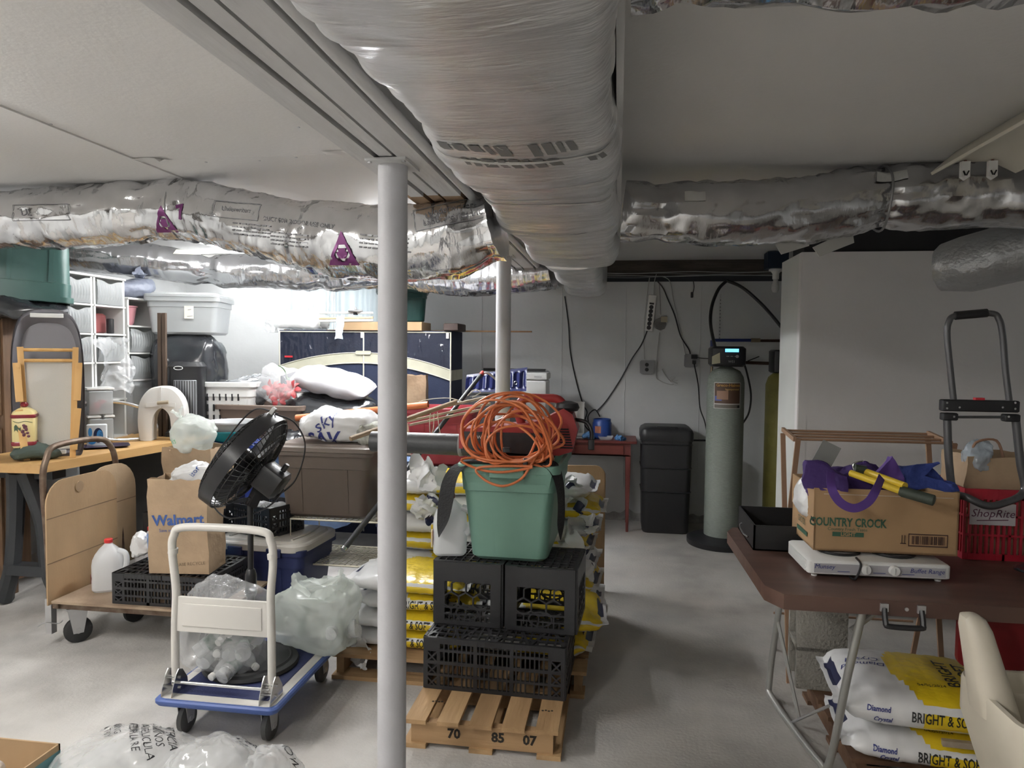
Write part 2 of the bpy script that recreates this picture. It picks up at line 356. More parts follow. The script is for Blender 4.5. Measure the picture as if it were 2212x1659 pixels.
def flex(name, label, path, rad, mat, seed, ties=(), N=150, amp=.022):
    base = smooth(path, 14); n = len(base)
    # arc-length resample
    Ls = [0]
    for i in range(1, n): Ls.append(Ls[-1]+(base[i]-base[i-1]).length)
    pts, rs, ss = [], [], []
    for k in range(N):
        s = Ls[-1]*k/(N-1); i = max(j for j in range(n) if Ls[j] <= s+1e-9); i = min(i, n-2)
        q = base[i].lerp(base[i+1], (s-Ls[i])/max(1e-9, Ls[i+1]-Ls[i])); pts.append(q)
        r = rad*(1+.035*math.sin(s*4+seed)+.02*noise.noise(Vector((s*6, seed, 0))))
        for (tp, depth) in ties: r -= depth*math.exp(-((s-tp*Ls[-1])/.055)**2)
        rs.append(r); ss.append(s)
    seg = 44; g = G(); g.tube(pts, rs, seg)
    V = []
    for k in range(N):
        tie = max([math.exp(-((ss[k]-tp*Ls[-1])/.12)**2) for tp, dd in ties] or [0])
        for j in range(seg):
            q = g.v[k*seg+j]; d = (q-pts[k]).normalized()
            a = 2*PI*j/seg
            w = abs(noise.noise(Vector((ss[k]*13, math.cos(a)*2.2+seed, math.sin(a)*2.2))))-.22
            w2 = abs(noise.noise(Vector((ss[k]*4+a*1.2, math.cos(a)*3+seed*2, math.sin(a)*3))))-.22
            pl = math.cos(a*11+seed)*.25
            V.append(q+d*amp*(w*.8+w2*.9+pl*tie*1.2))
    g.v = V+g.v[N*seg:]
    return g, pts, ss
# left duct
P = [(-4.15,3.28,2.19), (-3.2,3.26,2.165), (-2.7,3.28,2.175), (-2.13,3.26,2.195), (-1.75,3.12,2.11), (-1.4,2.98,2.02), (-1.02,2.82,1.955), (-.7,2.72,1.945), (-.46,2.68,1.99)]
dl = thing('flex_duct', 'duct', 'crinkled silver flexible duct with purple stamps sagging across the left ceiling', (-2.13,3.2,2.0))
g, pts, ss = flex('flex_duct', '', P, .148, m_foil, 1, ((.485,.02),(.99,.03)))
sl = g.obj('foil_sleeve', m_foil, dl, world=True, sm=60)
G().tube([(-2.13+.005*math.sin(a), 3.26+.149*math.cos(a), 2.195+.149*math.sin(a)) for a in [2*PI*k/30 for k in range(30)]], .004, 6, closed=True).obj('strap', M('strap_wire', (.3,.3,.3), .5, metal=.6), dl, world=True)
bv = bvh_of(sl); off = Matrix.Translation(-dl.location)
def stamp_tri(px, py, Y, s):
    q = A(px, py, Y); g = G(); n = 14
    # triangle emblem with a pale ring cut out
    tri = [(-s*.55,-s*.45), (s*.55,-s*.45), (0, s*.6)]
    g.add([(x, y, 0) for x, y in tri], [(0,1,2)])
    bm = bmesh.new(); vs = [bm.verts.new(v) for v in g.v]; bm.faces.new(vs)
    bmesh.ops.subdivide_edges(bm, edges=bm.edges[:], cuts=9, use_grid_fill=True); bmesh.ops.triangulate(bm, faces=bm.faces[:])
    g2 = G(); bm.verts.ensure_lookup_table(); bm.verts.index_update()
    g2.v = [v.co.copy() for v in bm.verts]
    for fc in bm.faces:
        cc = fc.calc_center_median(); r = math.hypot(cc.x, cc.y+s*.08)
        if not (s*.17 < r < s*.25): g2.f.append(tuple(v.index for v in fc.verts)); g2.mi.append(0)
    bm.free(); g2.xf(off @ FRONT(q)); return project(g2, bv, (-.15,1,.15), .003)
for px, py, s in ((322,475,.12), (775,540,.13)): stamp_tri(px, py, 3.0, s).obj('triangle_stamp', m_stamp, dl)
def dtext(body, px, py, Y, size, mm, nm, tilt=0, bold=0):
    q = A(px, py, Y); g = text_g(body, size, off @ frame(q, (1,0,tilt), (0,0,1)), bold=bold, cut=.02)
    project(g, bv, (-.15,1,.1), .003).obj(nm, mm, dl)
dtext('Underwriters\nLaboratories Inc.', 985, 468, 2.75, .034, m_ink, 'printed_text', .18)
dtext('UL', 940, 474, 2.75, .034, m_ink, 'printed_text', .18)
dtext('DUCT FOR INDOOR USE ONLY', 660, 485, 2.9, .026, m_ink, 'printed_text', -.15)
dtext('Underwriters', 520, 455, 3.0, .03, m_ink, 'printed_text', -.12)
dtext('7', 392, 460, 3.1, .09, m_stamp, 'stamp_number', .1, .004)
dtext('UL', 48, 458, 3.1, .05, m_ink, 'printed_text')
for px, py, w, h, tl, YY in ((985,468,.30,.085,.18,2.75), (520,457,.26,.075,-.12,3.0), (80,458,.30,.08,0,3.1)):
    q = A(px, py, YY); g = G()
    for (x0, x1, y0, y1) in ((-w/2,w/2,h/2-.003,h/2), (-w/2,w/2,-h/2,-h/2+.003), (-w/2,-w/2+.003,-h/2,h/2), (w/2-.003,w/2,-h/2,h/2)):
        nu, nv = (24, 2) if x1-x0 > y1-y0 else (2, 10)
        g.grid(nu, nv, lambda u, v: (x0+(x1-x0)*u, y0+(y1-y0)*v, 0))
    g.xf(off @ frame(q, (1,0,tl), (0,0,1))); project(g, bv, (-.15,1,.1), .003).obj('printed_border', m_ink, dl)
for px, py, YY in ((640,510,2.9), (850,520,2.85), (560,490,3.0)):       # rows of tiny print
    g = G(); q = A(px, py, YY); rnd = random.Random(px)
    for r in range(4):
        x = -.1
        while x < .1:
            L = rnd.uniform(.008, .03); g.grid(3, 2, lambda u, v: (x+L*u, -r*.016+.006*v, 0)); x += L+.007
    g.xf(off @ frame(q, (1,0,-.12), (0,0,1))); project(g, bv, (-.15,1,.1), .003).obj('fine_print', m_ink, dl, kind='stuff')
# loose foil flap at the trunk end
G().grid(14, 8, lambda u, v: (-.95+.5*u, 2.66+.1*v, 1.86-.02*v+.07*u+.015*noise.noise(Vector((u*9, v*5, 2))))).obj('foil_flap', m_foil, dl, world=True)
# right duct
P = [(.015,3.2,2.14), (.14,3.2,2.13), (.45,3.22,2.12), (.8,3.3,2.15), (1.12,3.33,2.195), (1.45,3.3,2.19), (1.85,3.22,2.17), (2.6,3.2,2.2)]
dr = thing('flex_duct', 'duct', 'silver flexible duct branching right from the big duct towards the white closet', (1.1,3.3,2.0))
g, pts, ss = flex('flex_duct', '', P, .137, m_foil, 4, ((.055,.02),(.425,.02)))
g.obj('foil_sleeve', foil('flex_foil_right', .20, (.64,.64,.65), 9, (1.0,.7,.7), .022, 32, (1,.4,.4), .003), dr, world=True, sm=60)
G().tube([(1.12+.004*math.sin(3*a), 3.33+.139*math.cos(a), 2.195+.139*math.sin(a)) for a in [2*PI*k/30 for k in range(30)]], .005, 6, closed=True).obj('strap', MATS['strap_wire'], dr, world=True)
m_tape = M('foil_tape', (.62,.62,.60), .5, metal=.3, bump=.3, bs=30)
for (px, py, Y, w) in ((1503,415,3.06,.085), (1930,372,3.2,.12)):
    q = A(px, py, Y); gt = G().grid(8, 5, lambda u, v: ((u-.5)*w, (v-.5)*.05, 0)); gt.xf(Matrix.Translation(-dr.location) @ FRONT(q))
    project(gt, bvh_of(dr.children[0]), (0,1,-.5), .004).obj('tape_patch', m_tape, dr)
for k, (px, py, rx, w_) in enumerate(((1700,530,.35,.16), (1780,535,.5,.20))):
    G().prism([(0,0), (w_,.03), (w_*.9,-.035), (.01,-.05)], .004, Matrix.Translation(-dr.location) @ TR(A(px-25, py, 3.34), (1.2,-rx*.6,.2))).obj('hanging_flap', M('flap_card', (.50,.49,.46), .7), dr)
# far duct
P = [(-4.15,4.6,2.22), (-3.9,4.75,2.21), (-3.55,4.95,2.17), (-3.2,5.25,2.13), (-2.75,5.4,2.135), (-2.3,5.45,2.11), (-1.75,5.4,2.13), (-1.2,5.2,2.06), (-.8,5.0,2.05), (-.45,4.92,2.08)]
df = thing('flex_duct', 'duct', 'dull silver flexible duct farther back, slung in front of the curtained window', (-2,5.3,1.95))
g, pts, ss = flex('flex_duct', '', P, .132, m_foil2, 7, ((.28,.035),(.50,.03),(.64,.035)), amp=.02)
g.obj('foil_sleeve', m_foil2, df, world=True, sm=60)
# nearest right branch, only its underside shows
P = [(.015,1.03,2.14), (.3,1.03,2.13), (.8,1.05,2.135), (1.5,1.08,2.15)]
dn = thing('flex_duct', 'duct', 'silver flexible duct crossing the very top right edge of the photo', (.7,1.03,2.0))
g, pts, ss = flex('flex_duct', '', P, .135, m_foil, 11, ((.05,.02),), N=90); g.obj('foil_sleeve', m_foil, dn, world=True, sm=60)
# insulated trunk
tk = thing('trunk_duct', 'duct', 'large insulated rectangular trunk duct wrapped in foil above the centre of the room', (-.22,3,1.95))
def trunk(Y0, Y1, x0, x1, z0, z1, n, seed):
    rings = []; cx, cz = (x0+x1)/2, (z0+z1)/2
    prof = rr(x1-x0, z1-z0, .05, 8); pf = []
    for i in range(len(prof)):                       # subdivide the flats
        a, b = Vector(prof[i]), Vector(prof[(i+1) % len(prof)]); k = max(1, int((b-a).length/.03))
        pf += [a.lerp(b, j/k) for j in range(k)]
    for i in range(n):
        Y = Y0+(Y1-Y0)*i/(n-1); rg = []
        bl = .010*math.sin(Y*7.3+seed)+.012*noise.noise(Vector((Y*3, seed, 0)))
        for p in pf:
            d = p.normalized(); sag = -.016*(1-(p.x/((x1-x0)/2))**2) if p.y < 0 else 0
            w = .012*(abs(noise.noise(Vector((p.x*3, Y*22, p.y*3+seed))))-.2)+.012*(abs(noise.noise(Vector((p.x*2+Y*1.5, Y*6, p.y*2+seed))))-.2)
            q = p+d*(bl+w); rg.append((cx+q.x, Y, cz+q.y+sag))
        rings.append(rg)
    return G().loft(rings)
w1 = trunk(-.6, 3.85, -.438, -.012, 1.975, 2.28, 260, 1).obj('foil_wrap', m_wrap, tk, world=True, sm=60)
trunk(3.8, 5.95, -.405, -.11, 1.975, 2.26, 130, 5).obj('foil_wrap', m_wrap, tk, world=True, sm=60)
G().bb(-.012, .002, -.6, 3.8, 2.05, CEIL-.002).obj('duct_side', M('duct_board', (.62,.62,.62), .55, metal=.3), tk, world=True)
# thin scrim lines and blurred stamped print on the trunk underside
bw = bvh_of(w1); offt = Matrix.Translation(-tk.location)
g = G()
for k in range(26):
    rnd = random.Random(k); Y = 1.0+k*.105
    for d in (-1, 1):
        x0 = rnd.uniform(-.36,-.15)
        g.grid(2, 9, lambda u, v: (x0+d*.10*v+.0016*u, Y+.17*v, 1.8))
g.xf(offt); project(g, bw, (0,0,1), .0015).obj('scrim_lines', m_scrim, tk, kind='stuff')
g = G(); rnd = random.Random(5)
for r, Y in ((0, 1.55), (1, 1.64)):
    x = -.40
    while x < -.04:
        L = rnd.uniform(.012, .03)
        if rnd.random() > .2: g.grid(3, 3, lambda u, v: (x+L*u+.01*v, Y+.05*v*(1+.3*math.sin(x*20))+.05*x, 1.8))
        x += L+.009
g.xf(offt); project(g, bw, (0,0,1), .002).obj('faded_print', M('faded_ink', (.22,.22,.22), .5, metal=.5), tk, kind='stuff')
for k, Y in enumerate((1.62, 1.9, 2.12, 2.2, 2.62)):   # foil tape seams around the wrap
    g = G().grid(30, 2, lambda u, v: (-.43+.41*u, Y+.012*v+.02*math.sin(u*3+k), 1.8)); g.xf(offt)
    project(g, bw, (0,0,1), .003).obj('tape_seam', m_tape, tk)
# plastic wrapped round elbow under the right duct
q = A(2165, 545, 3.3)
g = G(); g.tube([(q.x-.1, 3.62, q.z-.02), (q.x-.03, 3.55, q.z-.02), (q.x+.12, 3.46, q.z+.02), (q.x+.3, 3.42, q.z+.05)], [.11,.13,.13,.13], 28); g.crumple(.012, 14, 2)
g.solo('duct_elbow', 'duct', 'plastic-wrapped round duct elbow hanging at the top of the white closet', M('dusty_plastic_foil', (.42,.43,.44), .3, metal=.35, bump=.6, bs=18), sm=60)

# ================================================================== lamps
m_tube = M('fluorescent_tube', (1,1,1), .3, emit=((.97,.985,1.0), 1))
def shop_light(label, x, y, z, L, watts, warm=False):
    t = thing('shop_light', 'lamp', label, (x, y, z))
    G().bb(-.055,.055, -L/2, L/2, 0, .05, .008).obj('housing', m_white, t)
    for s in (-1, 1):
        G().bb(-.065,.065, s*L/2-.012, s*L/2+.012, -.055, .05).obj('end_cap', m_white, t)
        if 1:
            mt = MATS.get('tube%d' % watts) or M('tube%d' % watts, (1,1,1), .3, emit=((1.0,.975,.935) if warm else (.97,.985,1.0), watts/(PI*2*2*PI*.014*L)))
            G().tube([(s*.033, -L/2+.012, -.03), (s*.033, L/2-.012, -.03)], .014, 12).obj('fluorescent_tube', mt, t)
    return t
shop_light('lit fluorescent lamp on the ceiling behind the left duct, above the drawer towers', -2.85, 4.45, 2.285, 1.2, LAMP_L)
shop_light('lit fluorescent lamp on the ceiling behind the left duct, nearer the foreground post', -1.6, 4.72, 2.285, 1.2, LAMP_C)
shop_light('lit fluorescent lamp on the ceiling behind the far duct, at the left corner', -3.25, 5.85, 2.285, 1.2, LAMP_WALL).rotation_euler.z = PI/2
shop_light('lit fluorescent lamp on the ceiling left of the camera', -2.7, 1.3, 2.285, 1.2, LAMP_NEAR, warm=True)
shop_light('added fluorescent fill lamp on the ceiling behind the camera', -1.55, -.9, 2.285, 1.2, LAMP_FILL, warm=True)  # unseen lamp added as fill, brightens faces turned to the camera
G().bb(-.09,.09,-.04,.04,-.001,.0).xf(TR(A(407,544,4.6), (.5,0,.3))).solo('paper_tag', 'tag', 'small yellowish card hanging below the left duct by the lit lamp', M('yellow_card', (.72,.68,.5), .7, trans=.3))
# unlit fixture on the right: reflector with empty lamp holders
fx = thing('shop_light', 'lamp', 'unlit white strip light with empty lamp holders on the right ceiling', (1.40, 2.2, CEIL-.075))
m_cream = M('cream_enamel', (.74,.70,.60), .4)
L0, L1 = -.95, .93
g = G().loft([[(-.16,L,-.01), (-.155,L,-.02), (-.06,L,.03), (.06,L,.03), (.155,L,-.02), (.16,L,-.01), (.065,L,.075), (-.065,L,.075)] for L in (L0, L1)])
g.obj('reflector', m_cream, fx)
G().loft([[(-.15,L,z) for L, z in ((L1,-.0),(L1+.006,-.0))], [(-.06,L,.03) for L in (L1, L1+.006)], [(.06,L,.03) for L in (L1, L1+.006)], [(.15,L,0) for L in (L1, L1+.006)]], closed=False, caps=(False,False)).obj('end_plate', m_cream, fx)
for s in (-1, 1):
    h = G().prism([(-.016,-.04), (0,-.052), (.016,-.04), (.016,.02), (-.016,.02)], .02, frame((s*.05, L1-.03, .0), (1,0,0), (0,0,1))).obj('lamp_holder', m_white, fx)
    gg = G()
    for k in (-1, 1): gg.bar((s*.05+k*.002, L1-.052, -.036), (s*.05+k*.010, L1-.052, -.018), .006, .004)
    gg.obj('contact_slot', m_dark, h)
    G().tube([(s*.05, L1-.03, .0), (s*.05+.01, L1-.02, .03)], .006, 8).obj('wire', M('rust_wire', (.3,.12,.08), .7), h)
# ================================================================== builders of recurring kinds
def facing(x0, x1, y0, y1, z=None, Y=None):        # base point, turn towards the viewer, width and height of something seen there
    xm = (x0+x1)/2; c = Z(xm, y1, z) if z is not None else A(xm, y1, Y)
    zc = (c-Vector((0,0,CAMH))).dot(_fw); th = math.atan((xm-IW/2)/FPX)
    return c, math.atan2(-c.x, c.y), (x1-x0)*zc*math.cos(th)/FPX, (y1-y0)*zc/FPX
def back(c, d):                                     # step away from the viewer along the sight line
    k = math.hypot(c.x, c.y); return Vector((c.x*(1+d/k), c.y*(1+d/k), c.z))
def pl(name, col, rough=.42, **k): return M(name, col, rough, **k)
m_card = M('cardboard', (.40,.27,.15), .8, var=.12, vs=5, bump=.08, bs=120, stretch=(1,1,.3))
m_card2 = M('pale_cardboard', (.44,.32,.20), .8, var=.1, vs=6, bump=.06, bs=100)
m_paperbag = M('kraft_paper', (.40,.285,.18), .75, var=.12, vs=6, bump=.35, bs=14)
m_clear = M('clear_film', (.93,.94,.95), .06, alpha=.27, bump=1.2, bs=9, spec=1.0, ridge=True)
m_clear2 = M('clear_film_denser', (.90,.91,.92), .08, alpha=.33, bump=1.2, bs=9, spec=1.0, ridge=True)
m_pet = M('bottle_plastic', (.93,.95,.95), .05, alpha=.42, spec=1.0, bump=.4, bs=60)
m_frost = M('frosted_plastic', (.50,.52,.52), .35, alpha=.62, var=.06, vs=5)
m_wplas = M('white_plastic', (.76,.76,.74), .4)
m_chrome = M('bright_metal', (.70,.70,.70), .22, metal=1)
m_bgar = M('black_garbage_bag', (.028,.03,.034), .2, bump=1.0, bs=8, spec=.8, ridge=True)
m_navy = M('navy_plastic', (.02,.03,.10), .4)
m_wood = M('pallet_wood', (.48,.31,.155), .75, col2=(.33,.20,.095), vs=9, stretch=(1.2,.12,1.2), bump=.25, bs=30)
m_woodx = M('pallet_wood_crossways', (.40,.25,.125), .75, col2=(.26,.155,.075), vs=9, stretch=(.12,1.2,1.2), bump=.25, bs=30)
m_pine = M('light_pine', (.58,.36,.15), .5, col2=(.46,.27,.10), vs=10, stretch=(1,.15,1))
m_jug = M('milky_plastic', (.88,.89,.90), .35, trans=.4)
m_red = M('red_plastic', (.50,.03,.04), .4)

def tote(t, wt, dt, wb, db, h, mat, r=.05, rim=.016, rimh=.035, ribs=True, nm='body'):
    R = lambda w, d, z, rr_=r: [(x, y, z) for x, y in rr(w, d, rr_, 6)]
    g = G(); k = .004
    L = lambda f: (wb+(wt-wb)*f, db+(dt-db)*f)
    w7, d7 = L(.72)
    g.loft([R(wb-.03, db-.03, 0), R(wb, db, .015), R(w7, d7, h*.72), R(w7+.012, d7+.012, h*.725), R(wt, dt, h-rimh), R(wt+2*rim, dt+2*rim, h-rimh), R(wt+2*rim, dt+2*rim, h-.004), R(wt+2*rim-.008, dt+2*rim-.008, h), R(wt-2*k, dt-2*k, h), R(wb-2*k, db-2*k, .02)])
    b = g.obj(nm, mat, t)
    if ribs:
        for s in (-1, 1):
            for x in (-.14, .14):
                g = G(); X = x*wb/.5
                g.loft([[(X-.012, s*(db/2-.004), .03), (X+.012, s*(db/2-.004), .03), (X+.012, s*(db/2+.004), .03), (X-.012, s*(db/2+.004), .03)],
                        [(X-.012, s*(d7/2-.004), h*.72), (X+.012, s*(d7/2-.004), h*.72), (X+.012, s*(d7/2+.005), h*.72), (X-.012, s*(d7/2+.005), h*.72)]]); g.obj('rib', mat, b)
    return b
def lid(t, w, d, z, mat, r=.06, h=.03, dome=.012, nm='lid'):
    R = lambda a, zz: [(x, y, zz) for x, y in rr(w+a, d+a, r, 6)]
    return G().loft([R(0, z-h*.6), R(.012, z-h*.5), R(.012, z+h*.3), R(-.004, z+h*.5), R(-.05, z+h*.5), R(-.07, z+h*.5+dome)]).obj(nm, mat, t)
def blob(sx, sy, sz, seed=0, cr=.02, cs=9, e=.75, nu=52, nv=34, peak=0):
    sp = lambda c, k: math.copysign(abs(c)**k, c)
    def fn(u, v):
        a, p = 2*PI*u, -PI/2+PI*v
        c = sp(math.cos(p), e)
        z = sp(math.sin(p), e*1.05)*.5+.5
        k = 1-.35*max(0, z-.5)*peak
        return (sx/2*c*sp(math.cos(a), e)*k, sy/2*c*sp(math.sin(a), e)*k, sz*z)
    g = G().grid(nu, nv, fn, wrapu=True)
    g.crumple(cr*1.3, cs*.6, seed, ridged=False, z0=0); g.crumple(cr*.35, cs*2.2, seed+1, z0=0); return g
def knot(s, seed=0):                                  # gathered, flaring neck of a tied bag
    def fn(u, v):
        a = 2*PI*u; r = (.35-.25*math.sin(min(1, v*2)*PI/2)+(.9*max(0, v-.5)**1.2)*(1+.45*math.sin(a*3+seed)))*s
        return (r*math.cos(a), r*math.sin(a), s*1.2*v+.25*s*v*math.sin(a*2+seed))
    return G().grid(30, 12, fn, wrapu=True).crumple(s*.22, 9/s*.25, seed)
def paper_bag(t, w, d, h, seed=0, mat=None, fold=.0, lean=0):
    mat = mat or m_paperbag; g = G(); rings = []; n = 9
    def ring(f, off):
        z = h*f; pts = []; ww, dd = w/2-off, d/2-off
        per = []
        for i in range(n): per.append((-ww+2*ww*i/n, -dd))
        for i in range(n): per.append((ww-.35*dd*math.sin(PI*i/n)*f**2*.6, -dd+2*dd*i/n))
        for i in range(n): per.append((ww-2*ww*i/n, dd))
        for i in range(n): per.append((-ww+.35*dd*math.sin(PI*i/n)*f**2*.6, dd-2*dd*i/n))
        for x, y in per:
            q = Vector((x, y, z)); b = noise.noise_vector(q*9+Vector((seed*5, 0, 0)))*.012*min(1, f*2.5)+noise.noise_vector(q*25+Vector((seed*5, 0, 0)))*.004*min(1, f*3)
            zz = z+(.014*noise.noise(Vector((x*20, y*20, seed)))if f == 1 else 0)
            pts.append((x+b.x+lean*z, y+b.y*(1.2), zz))
        return pts
    fs = [0, .03, .12, .22, .34, .46, .58, .7, .82, .92, 1]
    g.loft([ring(x, 0) for x in fs]+[ring(x, .003) for x in fs[::-1][:-1]])
    return g.obj('bag_body', mat, t, sm=25)
def jug(label, loc, rz=0, cap=(.60,.03,.03), h=.27, group=None):
    t = thing('milk_jug', 'jug', label, loc, rz, group)
    S = lambda w, r, z: [(x, y, z) for x, y in rr(w, w, r, 5)]
    G().loft([S(.13,.03,0), S(.148,.035,.012), S(.15,.036,.06), S(.147,.036,.075), S(.15,.036,.09), S(.15,.04,.14), S(.145,.045,.165), S(.125,.05,.19), S(.09,.04,.215), S(.05,.0245,.235), S(.036,.0175,.242), S(.036,.0175,.252)]).obj('bottle', m_jug, t)
    G().tube(smooth([(.055,-.055,.215), (.088,-.066,.20), (.095,-.068,.16), (.085,-.068,.115), (.07,-.07,.10)], 5), .014, 10).obj('handle', m_jug, t)
    G().lathe([(.02,.247), (.0205,.25), (.0205,.264), (.018,.267)], 20).obj('cap', M('jug_cap%d' % int(cap[0]*100), cap, .4), t)
    return t
def caster(t, x, y, r, w, ztop, ang=0, nm='caster', tire=None, fork=None):
    g = G(); m = TR((x, y, r), (0, 0, ang)) @ Matrix.Rotation(PI/2, 4, 'Y')
    g.lathe([(r*.3,-w*.6), (r*.85,-w*.5), (r,-w*.3), (r,w*.3), (r*.85,w*.5), (r*.3,w*.6)], 24, m)
    k = g.obj(nm, tire or m_blackr, t)
    f2 = G(); mm = TR((x, y, 0), (0, 0, ang))
    for s in (-1, 1): f2.prism([(-r*.35, r*.8), (r*.35, r*.8), (r*.7, ztop-.006), (-r*.7, ztop-.006)], .003, mm @ Matrix.Translation((s*(w*.62)-.0015, 0, 0)) @ frame((0,0,0), (0,1,0), (0,0,1)))
    f2.box((0, 0, ztop-.004), (w*1.8, r*1.6, .008), mm); f2.obj('fork', fork or m_galv, k)
    G().lathe([(r*.22,-w*.75), (r*.22,w*.75)], 12, m).obj('axle', m_galv, k)
    return k
def lattice(segs, th, m):                              # bars in a panel: ((x0,y0),(x1,y1),width)
    g = G()
    for i, (a, b, w) in enumerate(segs): g.bar((a[0], 0, a[1]), (b[0], 0, b[1]), th*(.9+.02*(i % 11)), w, upv=Vector((b[0]-a[0], 0, b[1]-a[1])).cross(Vector((0,1,0))))
    return g.xf(m)
def sides(w, d): return ((TR((0,-d/2,0)), w), (TR((0,d/2,0)), w), (TR((-w/2,0,0), (0,0,PI/2)), d), (TR((w/2,0,0), (0,0,PI/2)), d))
def milk_crate(label, loc, rz, w, d, h, group=None, mat=None):  # stood upside down: grid floor on top
    mat = mat or m_black; t = thing('milk_crate', 'crate', label, loc, rz, group)
    for m, L in sides(w, d):
        s = []; a = L/2-.006
        for e in (-1, 1): s += [((e*(a-.02), 0), (e*(a-.02), h), .045)]
        s += [((-a, h-.045), (a, h-.045), .085), ((-a, .01), (a, .01), .02), ((-a, .075), (a, .075), .007), ((-a, .045), (a, .045), .006)]
        hx = .037; x0, x1, z0, z1 = -a+.04, a-.04, .05, h-.085
        r = 0; z = z0
        while z < z1:
            x = x0+(hx*.87 if r % 2 else 0)
            while x < x1:
                for k in range(3):
                    A0 = PI/2+k*PI/3; A1 = A0+PI/3; R_ = hx
                    p = (x+R_*math.cos(A0), z+R_*math.sin(A0)); q = (x+R_*math.cos(A1), z+R_*math.sin(A1))
                    if min(p[1], q[1]) > z0-.02 and max(p[1], q[1]) < z1+.02 and max(abs(p[0]), abs(q[0])) < a: s.append((p, q, .006))
                x += hx*1.74
            z += hx*1.5; r += 1
        n = 9
        for i in range(1, n): s.append(((x0+(x1-x0)*i/n, .02), (x0+(x1-x0)*i/n, .05), .006))
        ring = [(.05*math.cos(2*PI*i/16), .055+.03*math.sin(2*PI*i/16)) for i in range(17)]
        s += [(ring[i], ring[i+1], .007) for i in range(16)]
        lattice(s, .012, m).obj('side_panel', mat, t)
    s = []; n = 8
    for i in range(n+1):
        x = -w/2+.01+(w-.02)*i/n; s.append(((x, -d/2), (x, d/2), .006)); y = -d/2+.01+(d-.02)*i/n; s.append(((-w/2, y), (w/2, y), .006))
    for e in (-1, 1): s += [((-w/2, e*(d/2-.008)), (w/2, e*(d/2-.008)), .016), ((e*(w/2-.008), -d/2), (e*(w/2-.008), d/2), .016)]
    lattice(s, .008, TR((0,0,h-.004)) @ Matrix.Rotation(-PI/2, 4, 'X')).obj('grid_floor', mat, t)
    return t
def slat_crate(label, loc, rz, w, d, h, group=None, mat=None, bays=3, floor_top=True, solid=.0):
    mat = mat or m_black; t = thing('slatted_crate', 'crate', label, loc, rz, group)
    for m, L in sides(w, d):
        s = []; a = L/2-.006; nb = bays if L > .4 else 2
        for e in (-1, 1):
            s += [((e*(a-.002), 0), (e*(a-.002), h), .016), ((e*(a-.055), 0), (e*(a-.055), h), .014)]
            for k in range(3): s += [((e*a, h*k/4), (e*(a-.055), h*(k+1)/4), .006), ((e*(a-.055), h*k/4), (e*a, h*(k+1)/4), .006)]
            s += [((e*(a-.028), h*.78), (e*(a-.028), h), .058)]
        for z, q in ((.008,.016), (h*.28,.010), (h*.52,.014), (h*.76,.010), (h-.012,.024)): s.append(((-a, z), (a, z), q))
        x0, x1 = -a+.06, a-.06
        for b in range(nb):
            xa, xb = x0+(x1-x0)*b/nb, x0+(x1-x0)*(b+1)/nb
            if b: s.append(((xa, 0), (xa, h), .016))
            k = int((xb-xa)/.017)
            for i in range(1, k):
                x = xa+(xb-xa)*i/k
                s.append(((x, h*.05 if i % 4 else h*.3), (x, h), .0055))
        lattice(s, .01, m).obj('side_panel', mat, t)
    s = []; n = max(4, int(w/.035)); k = max(4, int(d/.05))
    for i in range(n+1): x = -w/2+.01+(w-.02)*i/n; s.append(((x, -d/2), (x, d/2), .008))
    for i in range(k+1): y = -d/2+.01+(d-.02)*i/k; s.append(((-w/2, y), (w/2, y), .012))
    for i in range(4): s.append(((-w/2+w*i/4, -d/2), (-w/2+w*(i+1)/4, d/2), .012)); s.append(((-w/2+w*i/4, d/2), (-w/2+w*(i+1)/4, -d/2), .012))
    lattice(s, .008, TR((0,0,h-.006 if floor_top else .006)) @ Matrix.Rotation(-PI/2, 4, 'X')).obj('grid_floor', mat, t)
    return t
m_sbag = M('salt_bag_white', (.72,.72,.72), .3, bump=.7, bs=9, ridge=True, spec=.6, var=.05, vs=6)
m_syel = M('salt_bag_yellow', (.78,.56,.02), .3, bump=.45, bs=16, spec=.6)
m_snavy = M('salt_bag_navy', (.012,.016,.06), .3, spec=.6)
m_sink = M('salt_bag_print', (.02,.02,.02), .5)
m_sblue = M('salt_bag_blue_print', (.03,.04,.20), .5)
